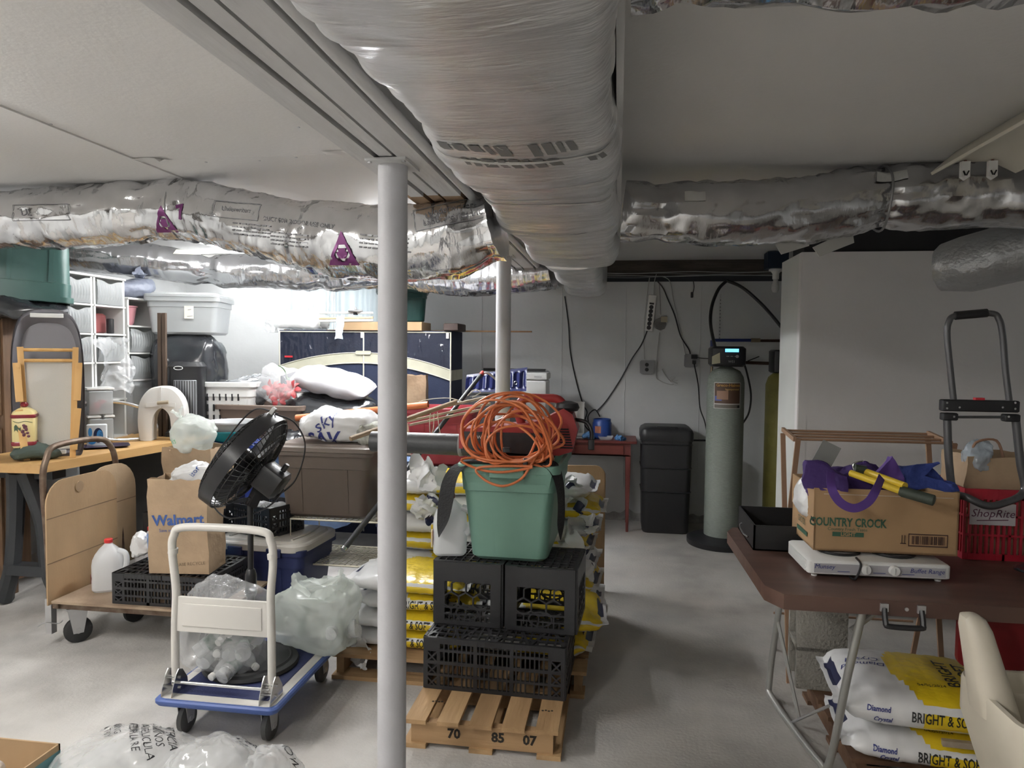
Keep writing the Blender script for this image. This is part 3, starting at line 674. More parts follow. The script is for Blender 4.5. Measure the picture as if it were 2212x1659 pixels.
def salt_mesh(L, W, H, seed, end='navy'):
    n, k = 44, 40; rings = []; g = G()
    for i in range(n+1):
        s = -1+2*i/n; e = abs(s); body = max(0, 1-(e/.9)**5)**.5 if e < .9 else 0
        hh = max(.003, H/2*body); ww = W/2*(.90+.10*body)-(.0 if e < .9 else .01)
        rg = []
        for j in range(k):
            a = 2*PI*j/k; c, si = math.cos(a), math.sin(a)
            x = ww*math.copysign(abs(c)**.6, c); z = hh*math.copysign(abs(si)**.85, si)
            nz = noise.noise(Vector((s*5+seed*3, x*9, z*9)))*.014*body+(noise.noise(Vector((s*3+seed, x*30, seed)))*.02 if e > .75 else 0)
            cr = abs(noise.noise(Vector((s*16+seed, a*1.3, 2))))*.008*body
            rg.append((s*L/2+noise.noise(Vector((x*14, seed, 1)))*.012, x*(1+nz*.6), H/2+z*(1+nz)-cr+(nz*.9 if e > .75 else 0)))
        rings.append(rg)
    for i in range(n):
        s = -1+2*(i+.5)/n
        for j in range(k):
            a = math.degrees(2*PI*(j+.5)/k) % 360; m = 0
            top = 28 < a < 152; side = a > 335 or a < 5 or 175 < a < 205
            if s > -.32+.25*abs(math.cos(math.radians(a))) and (top or side) and s < .9: m = 1
            if end and -.97 < s < -.86 and (60 < a < 100 or 250 < a < 290): m = 2
            if end and .86 < s < .97 and (70 < a < 110 or 240 < a < 280): m = 2
            g.mi.append(m); g.f.append((i*k+j, i*k+(j+1) % k, (i+1)*k+(j+1) % k, (i+1)*k+j))
    g.v = [Vector(q) for r in rings for q in r]
    for q in g.v: q.z = max(.0, q.z)
    return g
def salt_bag(label, loc, rz, L=.62, W=.40, H=.11, seed=0, text=0, group='bags of water softener salt'):
    t = thing('salt_bag', 'salt bag', label, loc, rz, group)
    b = salt_mesh(L, W, H, seed).obj('sack', [m_sbag, m_syel, m_snavy], t, sm=60)
    bv = bvh_of(b)
    if text >= 1:
        for body, x, z, size, mm, sx in (('BRIGHT & SOFT', .035, .48, .050, m_sink, .60), ('40', .195, .48, .058, m_sink, .9), ('Diamond', -.175, .58, .026, m_sblue, .8), ('Crystal', -.16, .34, .026, m_sblue, .8)):
            if text == 1 and mm is m_sblue: continue
            g = text_g(body, size, FRONT((x*L/.62, -W*.7, H*z)), cut=.03, sx=sx*L/.62, bold=.0025 if body == '40' else .0007, shear=.15 if mm is m_sblue else 0)
            project(g, bv, (0,1,0), .0025).obj('printed_text', mm, t)
    if text >= 2:
        g = text_g('BRIGHT\n&SOFT', .06, frame((.13,-.02,H*2), (0,1,0), (-1,0,0)), cut=.03, bold=.001); project(g, bv, (0,0,-1), .0025).obj('printed_text', m_sink, t)
        g = text_g('Diamond\nCrystal', .04, frame((-.17,.02,H*2), (-1,.1,0), (0,-1,0)), cut=.03, shear=.15); project(g, bv, (0,0,-1), .0025).obj('printed_text', m_sblue, t)
        g = text_g('04/05/2024', .02, frame((.02,-.13,H*2), (1,0,0), (0,1,0)), cut=.03); project(g, bv, (0,0,-1), .0025).obj('printed_text', m_sink, t)
    return t
def pallet(label, loc, rz, w, d, slats=5, h=.115, bottom=True):
    t = thing('wooden_pallet', 'pallet', label, loc, rz); rnd = random.Random(int(w*1000))
    for x in (-w/2+.035, 0, w/2-.035):                      # bottom runners lie along y here
        G().bb(x-.035-.01, x+.045, -d/2, d/2, 0, .018).obj('bottom_board', m_wood, t)
    for y in (-d/2+.03, 0, d/2-.03): G().bb(-w/2+.02, w/2-.02, y-.018, y+.018, .018, h-.016).obj('stringer', m_woodx, t)
    for i in range(slats):
        sw = w/slats*rnd.uniform(.70, .80); x = -w/2+sw/2+(w-sw)*i/(slats-1)
        G().bb(x-sw/2, x+sw/2, -d/2-rnd.uniform(0, .012), d/2, h-.016, h).obj('slat', m_wood, t)
    return t
# ================================================================== left side: bench, cabinet, drawer towers
BT = .88
m_oak = M('dark_oak', (.15,.085,.045), .5, col2=(.09,.05,.026), vs=12, stretch=(3,3,.25), bump=.1, bs=40)
cb = thing('oak_cabinet', 'cabinet', 'tall dark oak cabinet with panelled doors at the left edge', (-3.93,3.95,0))
G().bb(-.25,.30,-.2,-.03,.08,2.02).obj('carcass', m_oak, cb)
for z0, z1 in ((.16,1.02), (1.10,1.95)):
    d = G().bb(-.2,.285,-.222,-.202,z0,z1).obj('door', m_oak, cb)
    G().bb(-.13,.22,-.232,-.222,z0+.08,z1-.08,.012).obj('raised_panel', m_oak, d)
    G().tube(smooth([(.262,-.225,(z0+z1)/2-.05), (.262,-.25,(z0+z1)/2-.03), (.262,-.25,(z0+z1)/2+.03), (.262,-.225,(z0+z1)/2+.05)], 4), .005, 6).obj('handle', M('dark_brass', (.12,.09,.05), .4, metal=.8), d)
for sx in (-.22,.27): G().bb(sx-.03,sx+.03,-.19,-.13,0,.08).obj('foot', m_oak, cb)
# bench
bt = thing('work_bench', 'bench', 'long bench with a pale wooden top and black moulded legs along the left wall', (-3.3,4.3,0))
poly = [(-3.6,3.36), (-3.07,3.38), (-2.84,5.15), (-4.15,5.15), (-4.15,4.25), (-3.6,4.25)]
G().prism(poly, .05, TR((0,0,BT-.05))).obj('top', m_pine, bt, world=True)
m_leg = M('moulded_black_leg', (.03,.032,.036), .55)
for (x, y) in ((-3.36,3.62), (-3.1,4.75)):
    g = G()
    for s in (-1, 1):
        g.tube(smooth([(x+s*.03, y-.05, .8), (x+s*.09, y, .5), (x+s*.12, y, .22), (x+s*.20, y+.02, .03)], 5), [.05,.05,.048,.046,.045,.045,.044,.043,.043,.043,.043,.044,.045,.047,.05,.055][:16], 8)
    g.obj('leg', m_leg, bt, world=True)
    G().bb(x-.14, x+.14, y-.04, y+.04, .19, .25).obj('leg_brace', m_leg, bt, world=True)
    G().bb(x-.2, x+.2, y-.05, y+.05, .76, .83).obj('apron', m_leg, bt, world=True)
G().bb(-4.1,-2.95,4.9,4.95,0,.83).obj('end_panel', M('bench_end_grey', (.12,.12,.12), .7), bt, world=True)
# drawer towers against the left wall
m_draw = M('drawer_frost', (.55,.57,.57), .3, alpha=.5)
m_dwhite = M('drawer_white', (.66,.66,.64), .4)
def tower(label, loc, rz, w, d, rows, top=True):
    t = thing('drawer_tower', 'drawers', label, loc, rz, 'white plastic drawer towers'); z = 0
    for i, (h, kind) in enumerate(rows):
        for s in (-1, 1): G().bb(s*w/2-.009, s*w/2+.009, -d/2, d/2, z+.012, z+h).obj('side_panel', m_dwhite, t)
        G().bb(-w/2-.009, w/2+.009, -d/2-.008, d/2, z, z+.012).obj('shelf', m_dwhite, t)
        G().bb(-w/2, w/2, d/2-.004, d/2, z+.012, z+h).obj('back_panel', m_draw, t)
        if kind == 'drawer':
            g = G(); fy = -d/2-.006; n = 16
            def fr(u, v): 
                x = -w/2+.014+(w-.028)*u; return (x, fy-.012*math.sin(PI*v)+.004*math.cos(u*w*220)*(.3 < v < .8), z+.016+(h-.028-.022*math.exp(-((u-.5)/.22)**2)*v)*v)
            g.grid(60, 10, fr); q = g.obj('drawer', m_draw, t, sm=60)
            gb = G()
            for s in (-1, 1): gb.bb(s*(w/2-.016)-.001, s*(w/2-.016)+.001, fy, d/2-.02, z+.016, z+h-.03)
            gb.bb(-w/2+.016, w/2-.016, fy, d/2-.02, z+.016, z+.019); gb.obj('drawer_box', m_draw, q)
        z += h
    if top: G().bb(-w/2-.014, w/2+.014, -d/2-.014, d/2+.005, z, z+.016, .006).obj('top', m_dwhite, t)
    return t
FXX, FXA, FXB = -3.48, -3.48, -3.48
def ty(px, X=FXX): return AX(px, 700, X).y
def tz(px, py, X=FXX): return AX(px, py, X).z
ya, yb_ = ty(130, FXA), ty(201, FXA); yb2, yc2 = ty(203, FXB), ty(270, FXB); yc_, yd = ty(274), ty(344)
zA = tz(200, 786, FXB)
hA = (tz(200, 598, FXB)-zA)/3
# two stacked columns stand on low open units resting on the bench
tower('white drawer tower with three frosted drawers next to the teal tote', (FXA-.17, (ya+yb_)/2, BT), PI/2, yb_-ya-.02, .34, [((zA-BT)/2,'drawer'), ((zA-BT)/2,'open'), (hA,'drawer'), (hA,'drawer'), (hA,'drawer')])
tower('white drawer tower with an open cubby, behind the hanging clear film', (FXB-.17, (yb2+yc2)/2, BT), PI/2, yc2-yb2-.02, .34, [((zA-BT)/2,'open'), ((zA-BT)/2,'open'), (hA,'drawer'), (hA,'open'), (hA,'drawer')])
zC = tz(308, 822); hC = (tz(308, 650)-zC)/3
tower('white drawer tower with a pink bowl in its top cubby', (FXX-.19, (yc_+yd)/2, zC), PI/2, yd-yc_-.03, .38, [(hC,'drawer'), (hC,'drawer'), (hC,'open')])
# frosted box wrapped in film below the third tower
t = thing('storage_box', 'box', 'film-wrapped clear storage box under the drawer tower with the pink bowl', (FXX-.19, (yc_+yd)/2, BT), PI/2)
tote(t, yd-yc_-.06, .34, yd-yc_-.08, .32, zC-BT-.002, m_frost, ribs=False)
gb = G().loft([[(x*1.05, y*1.08, z+.01*noise.noise(Vector((x*20, y*20, z)))) for x, y in rr(yd-yc_-.04, .36, .05, 8)] for z in (.01,.1,.2,.3,zC-BT-.03)], caps=(False, False)); gb.crumple(.02, 12, 4); gb.obj('film_wrap', m_clear2, t, sm=60)
for k, (cx, cz, col) in enumerate(((-.08,.02,(.5,.08,.08)), (.05,.02,(.6,.55,.35)), (.02,.1,(.12,.12,.12)))):
    blob(.12,.14,.09,k,.02,14).xf(TR((cx,0,cz))).obj('content', M('content%d' % k, col, .6), t)
# pink bowl and things in cubbies
g = G().lathe([(.055,0), (.07,.02), (.088,.13), (.097,.135), (.097,.142), (.084,.142), (.066,.02), (.0,.015)], 28, caps=(True, False))
g.solo('plastic_bowl', 'bowl', 'pink plastic bowl in the open cubby of the drawer tower', M('pink_plastic', (.55,.25,.28), .4), (FXX-.12, (yc_+yd)/2-.06, zC+2*hC+.013))
g = G().box((0,0,.07),(.16,.2,.14),None,.02); g.solo('red_bin', 'box', 'small dull red bin in the open drawer cubby', M('dull_red', (.25,.07,.07), .5), (FXB-.18, (yb2+yc2)/2, zA+hA+.013))
g = G().lathe([(.022,0), (.024,.01), (.024,.1), (.02,.105)], 14); g.solo('dark_cup', 'cup', 'dark cup standing in front of the red bin in the drawer cubby', m_black, (FXB-.045, (yb2+yc2)/2+.06, zA+hA+.013))
# small clear three drawer chest on the bench
c, rz, w, h = facing(184, 244, 838, 958, z=BT)
t = thing('small_drawers', 'drawers', 'small clear drawer chest with red things inside, behind the blue picture bag', back(c, .13), rz*1.2)
for i in range(2):
    z0 = h/2*i; G().bb(-w/2, w/2, -.12, .12, z0+h/2-.014, z0+h/2, .004).obj('shelf', m_dwhite, t)
    q = G().bb(-w/2+.008, w/2-.008, -.125, .11, z0+.004, z0+h/2-.02, .012).obj('drawer', m_draw, t)
    blob(w*.7,.14,h*.22,i,.02,18).xf(TR((0,0,z0+.01))).obj('content', M('red_content', (.55,.09,.10), .6) if i else M('grey_content', (.4,.4,.4), .6), q)
# clear film sheet hanging from the second tower
x0, x1 = ty(200)-.05, ty(276)
g = G().grid(26, 40, lambda u, v: (FXX+.03+.05*math.sin(u*5+v*4)*(.3+v), x0+(x1-x0)*(u*(1-.45*v)+.35*v), tz(240, 728)-v*(tz(240, 728)-tz(240, 860))*(1-.25*(1-u))))
g.crumple(.035, 9, 2).solo('plastic_film', 'plastic film', 'clear plastic film hanging down in front of the drawer towers', m_clear2, sm=60)
# grey shopping bag on the third tower
p = Vector((FXX-.13, (yc_+yd)/2-.02, zC+3*hC+.016))
t = thing('shopping_bag', 'bag', 'tied grey plastic bag on top of the drawer tower with the pink bowl', p)
m_gbag = M('grey_bag', (.22,.24,.30), .4, bump=.4, bs=18, trans=.15)
blob(.34,.36,.15,5,.05,8,.8).obj('bag', m_gbag, t, sm=60); knot(.09, 2).xf(TR((.06,.06,.11), (.3,.6,0))).obj('knot', m_gbag, t, sm=60)
# teal tote on its side / upside down at the top left
c = A(84, 652, 3.85)
t = thing('storage_tote', 'tote', 'teal plastic tote lying upside down on the grey tubs at the upper left', (c.x-.05, c.y+.02, c.z+.42), rot=(PI, .05, .70))
tote(t, .42,.28,.37,.24,.42, M('teal_plastic', (.04,.10,.088), .4), r=.06)
# dark bag the tote rests on
c = Z(75, 690, 1.69); g = blob(.44,.36,c.z and .13,8,.04,9).solo('garment_bag', 'bag', 'dark folded bag under the upside-down teal tote', m_bgar, (-3.50, 3.80, 1.665), .4, sm=60)
# grey tubs standing on end, nested
c, rz, w, h = facing(28, 188, 668, 988, z=BT+.001)
ctub = c.copy(); m_tub = M('grey_plastic', (.30,.295,.32), .4)
for k, (off, lab) in enumerate(((0, 'grey oval plastic tub standing upright on the bench behind the folding stool'), (.05, 'second grey plastic tub nested behind the upright one on the bench'))):
    t = thing('plastic_tub', 'tub', lab, back(c, .03+off), rz*.92, 'grey plastic tubs')
    W_, H_ = w*1.0, h
    def outline(s, n=5):
        p = [(-W_/2*.93*s, .03), (-W_/2*s, H_*.35), (-W_/2*.97*s, H_*.72), (-W_/2*.78*s, H_*.92), (-W_/2*.4*s, H_*.99), (0, H_), (W_/2*.4*s, H_*.99), (W_/2*.78*s, H_*.92), (W_/2*.97*s, H_*.72), (W_/2*s, H_*.35), (W_/2*.93*s, .03), (W_/2*.6*s, 0), (-W_/2*.6*s, 0)]
        pts = smooth([(x, 0, z) for x, z in p], n, True); zc = H_/2
        return [(q.x, max(.001, zc+(q.z-zc)*s)) for q in pts]
    g = G(); R = lambda s, y: [(x, y, z) for x, z in outline(s)]
    g.loft([R(1.0, -.005), R(1.0, .012), R(.95, .014), R(.84, .10), R(.82, .105), R(.82, .095), R(.93, .01), R(.955, -.005)], caps=(False, False))
    g.loft([R(.82, .105), R(.82, .095)]); g.obj('shell', m_tub, t, sm=40)
    if k == 0:
        for zz in (H_*.955, H_*.03): G().bb(-.08,.08,-.02,.015,zz-.012,zz+.012,.004).obj('grip', m_wplas, t)
        G().tube([(.02,.092,H_*.72), (.09,.092,H_*.72), (.10,.092,H_*.70), (.10,.092,H_*.50)], .006, 6).obj('moulded_rib', m_tub, t)
# folding stool of beech with canvas
c, rz, w, h = facing(42, 170, 750, 975, z=BT+.001)
t = thing('folding_stool', 'stool', 'folded beech stool with pale canvas leaning in the grey tub', back(ctub, -.09), rz*.95)
m_beech = M('beech', (.66,.40,.15), .45, col2=(.55,.31,.10), vs=9, stretch=(2,2,.2))
ln = .10   # leans back
def L_(x, z): return (x, .02+ln*z, z)
for s in (-1, 1):
    G().bar(L_(s*w*.36, .0), L_(s*w*.44, h), .03, .02).obj('leg', m_beech, t)
    G().bar((s*w*.45, -.02+ln*h*.5, h*.52), (s*w*.49, -.02+ln*h*.86, h*.86), .035, .02).obj('side_rail', m_beech, t)
    G().bar((s*w*.38, -.02+ln*.04, .05), (s*w*.46, -.02+ln*h*.42, h*.45), .035, .02).obj('side_rail', m_beech, t)
    G().lathe([(.008,-.003), (.008,.004)], 10, TR((s*w*.47,-.035+ln*h*.8,h*.82), (PI/2,0,0))).obj('peg', m_beech, t)
for f_ in (.975,.88): G().tube([L_(-w*.42,h*f_), L_(w*.42,h*f_)], .010, 10).obj('dowel', m_beech, t)
G().grid(10, 14, lambda u, v: (-w*.37+w*.74*u, .035+ln*h*(.08+.8*v)+.012*math.sin(PI*u), h*(.08+.8*v))).obj('canvas', M('pale_canvas', (.60,.59,.55), .9, bump=.15, bs=200), t)
# painted canister
c = Z(82, 946, BT+.02); m_can = M('cream_ceramic', (.72,.60,.28), .3); m_mar = M('maroon_glaze', (.22,.02,.03), .25)
t = thing('canister', 'canister', 'cream ceramic canister with maroon trim and painted grapes, in front of the stool', Vector((ctub.x-.055, ctub.y-.11, BT+.075)), rz*.8)
S = lambda w_, z: [(x, y, z) for x, y in rr(w_, w_, .02, 4)]
G().loft([S(.10,0), S(.11,.01), S(.11,.165), S(.10,.175)]).obj('jar', m_can, t)
G().loft([S(.115,.012), S(.118,.016), S(.118,.03), S(.115,.034)]).obj('trim_band', m_mar, t); G().loft([S(.114,.165), S(.12,.17), S(.12,.18), S(.114,.184)]).obj('trim_band', m_mar, t)
l_ = G().loft([S(.112,.184), S(.10,.2), S(.06,.215), S(.03,.222)]).obj('lid', m_can, t); G().lathe([(.006,.22), (.018,.228), (.02,.24), (.012,.25), (0,.252)], 14).obj('knob', m_mar, l_)
rnd = random.Random(3)
for k in range(11): G().lathe([(.0,-.002), (.008,0), (.008,.002), (0,.004)], 8, TR((.012+rnd.uniform(-.014,.014), -.057, .125-k*.006), (PI/2,0,0))).obj('painted_grape', M('grape', (.12,.03,.05), .4), t)
G().grid(8, 3, lambda u, v: (-.04+.03*u, -.0565, .09+.03*v+.01*math.sin(u*6))).obj('painted_leaf', M('leaf_paint', (.05,.09,.05), .5), t)
G().tube(smooth([(-.045,-.056,.15), (-.02,-.057,.14), (.01,-.057,.148), (.045,-.056,.14)], 4), .0015, 5).obj('painted_vine', MATS['leaf_paint'], t)
blob(.22,.13,.085,3,.02,14).solo('dark_cloth', 'cloth', 'dark green cloth folded at the foot of the folding stool', M('dark_green_cloth', (.05,.07,.06), .8), (ctub.x-.01, ctub.y-.09, BT), .7, sm=60)
# blue picture bag and tray
c, rz, w, h = facing(188, 232, 915, 962, z=BT+.001)
t = thing('picture_bag', 'bag', 'small bag printed with a blue portrait, standing on the bench', back(c, -.03), rz*.8)
G().bb(-w/2,w/2,-.02,.02,0,h,.008).obj('bag', M('bag_print_white', (.7,.74,.76), .4), t)
m_pb = M('print_blue', (.05,.28,.62), .4); m_pd = M('print_dark_blue', (.01,.02,.07), .4)
E2 = lambda cx, cz, rx, rz_, y: G().add([(cx, y, cz)]+[(cx+rx*math.cos(2*PI*i/18), y, cz+rz_*math.sin(2*PI*i/18)) for i in range(18)], [(0, i+1, (i+1) % 18+1) for i in range(18)])
E2(0.01,h*.5,w*.24,h*.34,-.0212).obj('printed_hair', m_pd, t); E2(.018,h*.5,w*.15,h*.25,-.0218).obj('printed_face', m_pb, t); E2(-.025,h*.25,w*.2,h*.16,-.0212).obj('printed_robe', m_pb, t); E2(-.035,h*.65,w*.1,h*.2,-.0212).obj('printed_patch', m_pb, t)
for k in range(3): G().bar((.01+k*.006, -.0222, h*(.42+.1*k)), (.03, -.0222, h*(.40+.1*k)), .001, .003).obj('printed_line', m_pd, t)
c = Z(226, 968, BT); G().loft([[(x, y, z) for x, y in rr(w_, d_, .03, 4)] for w_, d_, z in ((.18,.12,0), (.26,.19,.012), (.262,.192,.014), (.18,.12,.004))]).solo('black_tray', 'tray', 'shallow black tray with a purple rim on the bench edge', [M('tray_dark', (.03,.02,.05), .25)], (c.x-.02, c.y+.04, BT), .7)
# raised toilet seat with arms
c, rz, w, h = facing(300, 408, 835, 952, z=BT+.001)
t = thing('raised_toilet_seat', 'toilet seat', 'white raised toilet seat with padded metal arms standing on end on the bench', back(c, .07), rz*.6)
m_ts = M('white_moulded', (.62,.61,.58), .4)
def horseshoe(s):
    o = smooth([(-w*.46,0,.0), (-w*.5,0,h*.35), (-w*.45,0,h*.72), (-w*.25,0,h*.95), (0,0,h), (w*.25,0,h*.95), (w*.45,0,h*.72), (w*.5,0,h*.35), (w*.46,0,0)], 5)
    i = smooth([(w*.20,0,0), (w*.19,0,h*.25), (w*.15,0,h*.48), (0,0,h*.6), (-w*.15,0,h*.48), (-w*.19,0,h*.25), (-w*.20,0,0)], 5)
    return [(q.x, q.z) for q in o]+[(q.x, q.z) for q in i]
o = horseshoe(1); no = 41; ni = len(o)-no
g = G()
for y, f1 in ((-.05, 0), (.05, 1)):
    pass
outer, inner = o[:no], o[no:][::-1]; k = len(inner)
inr = [Vector(inner[int(i*(k-1)/(no-1))]) for i in range(no)]
rings = []
for i in range(no):
    a, b = Vector(outer[i]), inr[i]; mid = (a+b)/2
    rings.append([(a.x, .06, a.y), (a.x, -.04, a.y), (a.x*.96, -.058, a.y*.97+h*.01), (mid.x, -.068, mid.y), (b.x*1.03, -.058, b.y), (b.x, -.04, b.y), (b.x, .06, b.y)])
g.loft(rings); g.obj('seat', m_ts, t)
for sx in (-1, 1): G().bar((sx*w*.02, -.066, h*.68), (sx*w*.3, -.066, h*.66), .012, .03).obj('moulded_bar', m_ts, t)
G().bb(-.006,.006,-.072,-.05,h*.62,h*.99).obj('moulded_rib', m_ts, t)
G().tube([(-.02,-.07,h*.70), (.05,-.075,h*.72)], .012, 10).obj('front_latch', M('tan_clip', (.35,.30,.22), .5), t)
G().bb(w*.28,w*.40,-.07,-.055,h*.06,h*.2).xf(TR((0,0,0),(0,.0,0))).obj('label_patch', m_black, t)
arm = smooth([(-w*.42,-.02,h*.60), (-w*.75,-.06,h*.70), (-w*1.0,-.1,h*.72), (-w*1.12,-.12,h*.6), (-w*1.10,-.12,h*.3), (-w*1.05,-.12,h*.08), (-w*.8,-.1,.012), (-w*.4,-.03,.012)], 5)
a_ = G().tube(arm, .011, 10).obj('arm', m_chrome, t); G().tube(arm[12:26], .017, 10).obj('foam_grip', M('grey_foam', (.08,.08,.075), .8), a_)
# tall black heater
c, rz, w, h = facing(366, 448, 782, 942, z=BT+.001)
t = thing('tower_heater', 'heater', 'black tower heater with a silver grille in front of the black bag', back(c, .05), rz*.5)
S = lambda w_, d_, z, dy=0: [(x, y+dy, z) for x, y in rr(w_, d_, .035, 5)]
G().loft([S(w*1.15,.18,0), S(w*1.15,.18,.03), S(w*.95,.15,.05), S(w*.92,.15,h*.9), S(w*.98,.16,h*.94), S(w*.8,.13,h)]).obj('housing', m_black, t)
gm = M('heater_grille', (.35,.36,.38), .3, metal=.7)
G().bb(-w*.3,w*.34,-.082,-.07,h*.16,h*.76,.01).obj('grille', gm, t)
for k in range(9): G().bb(-w*.28+k*w*.07,-w*.262+k*w*.07,-.086,-.08,h*.17,h*.75).obj('grille_bar', m_black, t)
G().tube([(-w*.15+.03*math.cos(a), -.078-.01, h*.92+.012*math.sin(a)) for a in [2*PI*i/20 for i in range(20)]], .0025, 6, closed=True).obj('dial', m_wplas, t)
G().tube(smooth([(-w*.4,-.085,h*.12), (0,-.1,h*.09), (w*.4,-.09,h*.15), (w*.5,-.02,h*.2), (0,-.1,h*.16), (-w*.4,-.085,h*.2)], 5), .004, 6).obj('power_cord', m_black, t)
# big black bag stack in the corner, with a clear tote on top
c, rz, w, h = facing(350, 494, 722, 900, Y=5.05)
c.z = BT; h = A(420, 722, 5.05).z-BT
blob(w*1.0,.42,h,9,.04,7,.45).solo('garbage_bag', 'bag', 'large black plastic bag standing in the left corner under the clear tote', m_bgar, (c.x, 5.0, BT), .2, sm=60)
c2, rz, w2, h2 = facing(345, 498, 645, 724, Y=5.05)
t = thing('storage_tote', 'tote', 'big frosted clear tote with a paper label on top of the black bag', (c2.x, 5.0, BT+h-.005), .25)
tote(t, w2*1.02, .40, w2*.92, .36, A(420,645,5.05).z-BT-h+.005, m_frost, r=.04, ribs=False); hh = A(420,645,5.05).z-BT-h
lid(t, w2*1.05,.43, hh+.012, m_frost, r=.04, h=.02)
q = G().bb(.02,.085,-.203,-.2,hh*.42,hh*.76).obj('paper_label', M('cream_paper', (.72,.70,.60), .8), t)
G().bar((.045,-.204,hh*.65), (.07,-.204,hh*.67), .001, .004).obj('ink_mark', m_ink, q); G().bar((.04,-.204,hh*.48), (.08,-.204,hh*.49), .001, .003).obj('ink_mark', m_ink, q)
# brown sticks leaning beside the third tower
for k, px in enumerate((345, 355)):
    a = A(px, 676, 4.62); b = A(px+2, 905, 4.62); b.z = BT+.001
    G().bar(b, a, .025, .02, (0,1,0)).solo('wood_stick', 'stick', ('left' if k == 0 else 'right')+' of two thin dark wooden sticks standing by the black bag', M('dark_stick', (.07,.045,.03), .6))
# white laundry basket
c, rz, w, h = facing(442, 560, 824, 918, Y=4.9)
t = thing('laundry_basket', 'basket', 'white plastic laundry basket with slots behind the brown tote', (c.x, 4.95, BT), .15); hb = A(500,824,4.9).z-BT
tote(t, w*1.0,.30, w*.9,.27, hb, m_wplas, ribs=False)
for r_ in range(3):
    for k in range(6): G().bb(-w*.40+k*.045,-w*.40+k*.045+.012,-.153,-.143,hb*(.25+.2*r_),hb*(.38+.2*r_),.003).obj('slot', m_dark, t)
G().bb(-w*.3,-w*.1,-.156,-.15,.01,hb*.26).obj('green_tag', M('pale_green', (.45,.55,.42), .6), t)
# ================================================================== flat cart with cardboard, its load
m_rust = M('rusty_tube', (.20,.15,.11), .5, metal=.5, col2=(.10,.06,.04), vs=14)
DK = .235
ct = thing('platform_cart', 'cart', 'old flat cart with a plywood deck, rusty tube handle and rubber casters', (-2.35,3.35,0))
m_ply = M('stained_plywood', (.36,.27,.19), .75, col2=(.22,.15,.10), vs=5, bump=.1, bs=60)
G().bb(-2.80,-1.88,3.14,3.62,DK-.012,DK).obj('deck', m_ply, ct, world=True)
for y in (3.19, 3.57): G().bb(-2.82,-1.9,y-.015,y+.015,DK-.05,DK-.012).obj('frame_rail', m_rust, ct, world=True)
G().bb(-2.84,-2.78,3.16,3.60,DK-.045,DK-.012).obj('frame_rail', m_rust, ct, world=True)
hy0, hy1 = 3.17, 3.70
zt = AX(160, 957, -2.86).z
hp = smooth([(-2.83,hy0,.10), (-2.84,hy0,.5), (-2.86,hy0,zt-.18), (-2.865,hy0+.03,zt-.06), (-2.87,hy0+.1,zt), (-2.87,hy1-.14,zt), (-2.865,hy1-.04,zt-.05), (-2.86,hy1,zt-.18), (-2.84,hy1,.5), (-2.83,hy1,.2)], 5)
G().tube(hp, .016, 12).obj('handle', m_rust, ct, world=True)
G().bar((-2.83,3.17,.06), (-2.83,3.17,.24), .035).obj('handle_socket', m_galv, ct, world=True)
for (x, y) in ((-2.72,3.22), (-2.62,3.52), (-2.0,3.22), (-2.0,3.55)):
    caster(ct, x+2.35, y-3.35, .065, .035, DK-.05, -.75 if x < -2.7 else (-.3 if x < -2.5 else .1))
G().tube(smooth([(-2.86,3.12,.11), (-2.80,3.1,.14), (-2.77,3.15,.12), (-2.72,3.12,.15)], 4), .003, 6).obj('wire_tie', m_galv, ct, world=True)
# cardboard sheets tied against the handle: cut at the corners
def panel(x, y0, y1, z0, z1, cut, nm, lab, creases, mat):
    t = thing('cardboard_sheet', 'cardboard', lab, (x, (y0+y1)/2, z0), group='cardboard sheets on the cart')
    w, h = y1-y0, z1-z0; k = cut
    pts = [(-w/2,0), (w/2,0)]
    for i in range(7): a = PI/2*i/6; pts.append((w/2-k+k*math.cos(a), h-k+k*math.sin(a)))
    for i in range(7): a = PI/2+PI/2*i/6; pts.append((-w/2+k+k*math.cos(a), h-k+k*math.sin(a)))
    G().prism(pts, .007, frame((0,0,0), (0,1,0), (0,0,1))).obj('sheet', mat, t)
    for zz in creases: G().bar((.0075,-w/2,zz*h), (.0075,w/2,zz*h+.005), .0012, .005).obj('crease', M('crease_dark', (.20,.13,.075), .8), t)
    return t
z0 = AX(120, 1292, -2.82).z
za = AX(190, 1020, -2.83).z
y0, y1 = AX(92, 1150, -2.83).y, AX(245, 1100, -2.83).y
c1 = panel(-2.835+.02, y0, y1, .215, za, .12, '', 'front cardboard sheet with a punched round knob, tied to the cart handle', (.335,.70), m_card)
G().lathe([(.028,0), (.028,.004)], 20, TR((.0075,-.03,.47*1.2), (0,PI/2,0))).obj('punched_disc', M('card_shade', (.30,.205,.12), .8), c1)
panel(-2.85+.02, y1-.22, AX(285, 1100, -2.85).y, .26, za+.015, .16, '', 'rear cardboard sheet showing beside the front one on the cart', (.62,), m_card2)
# low black crate on the deck
c = Z(245, 1285, DK)
slat_crate('low black slatted crate lying on the cart deck under the paper bag', (-2.22, 3.36, DK), 0, .52, .38, .155, group='black slatted crates')
for sx in (-1,): pass
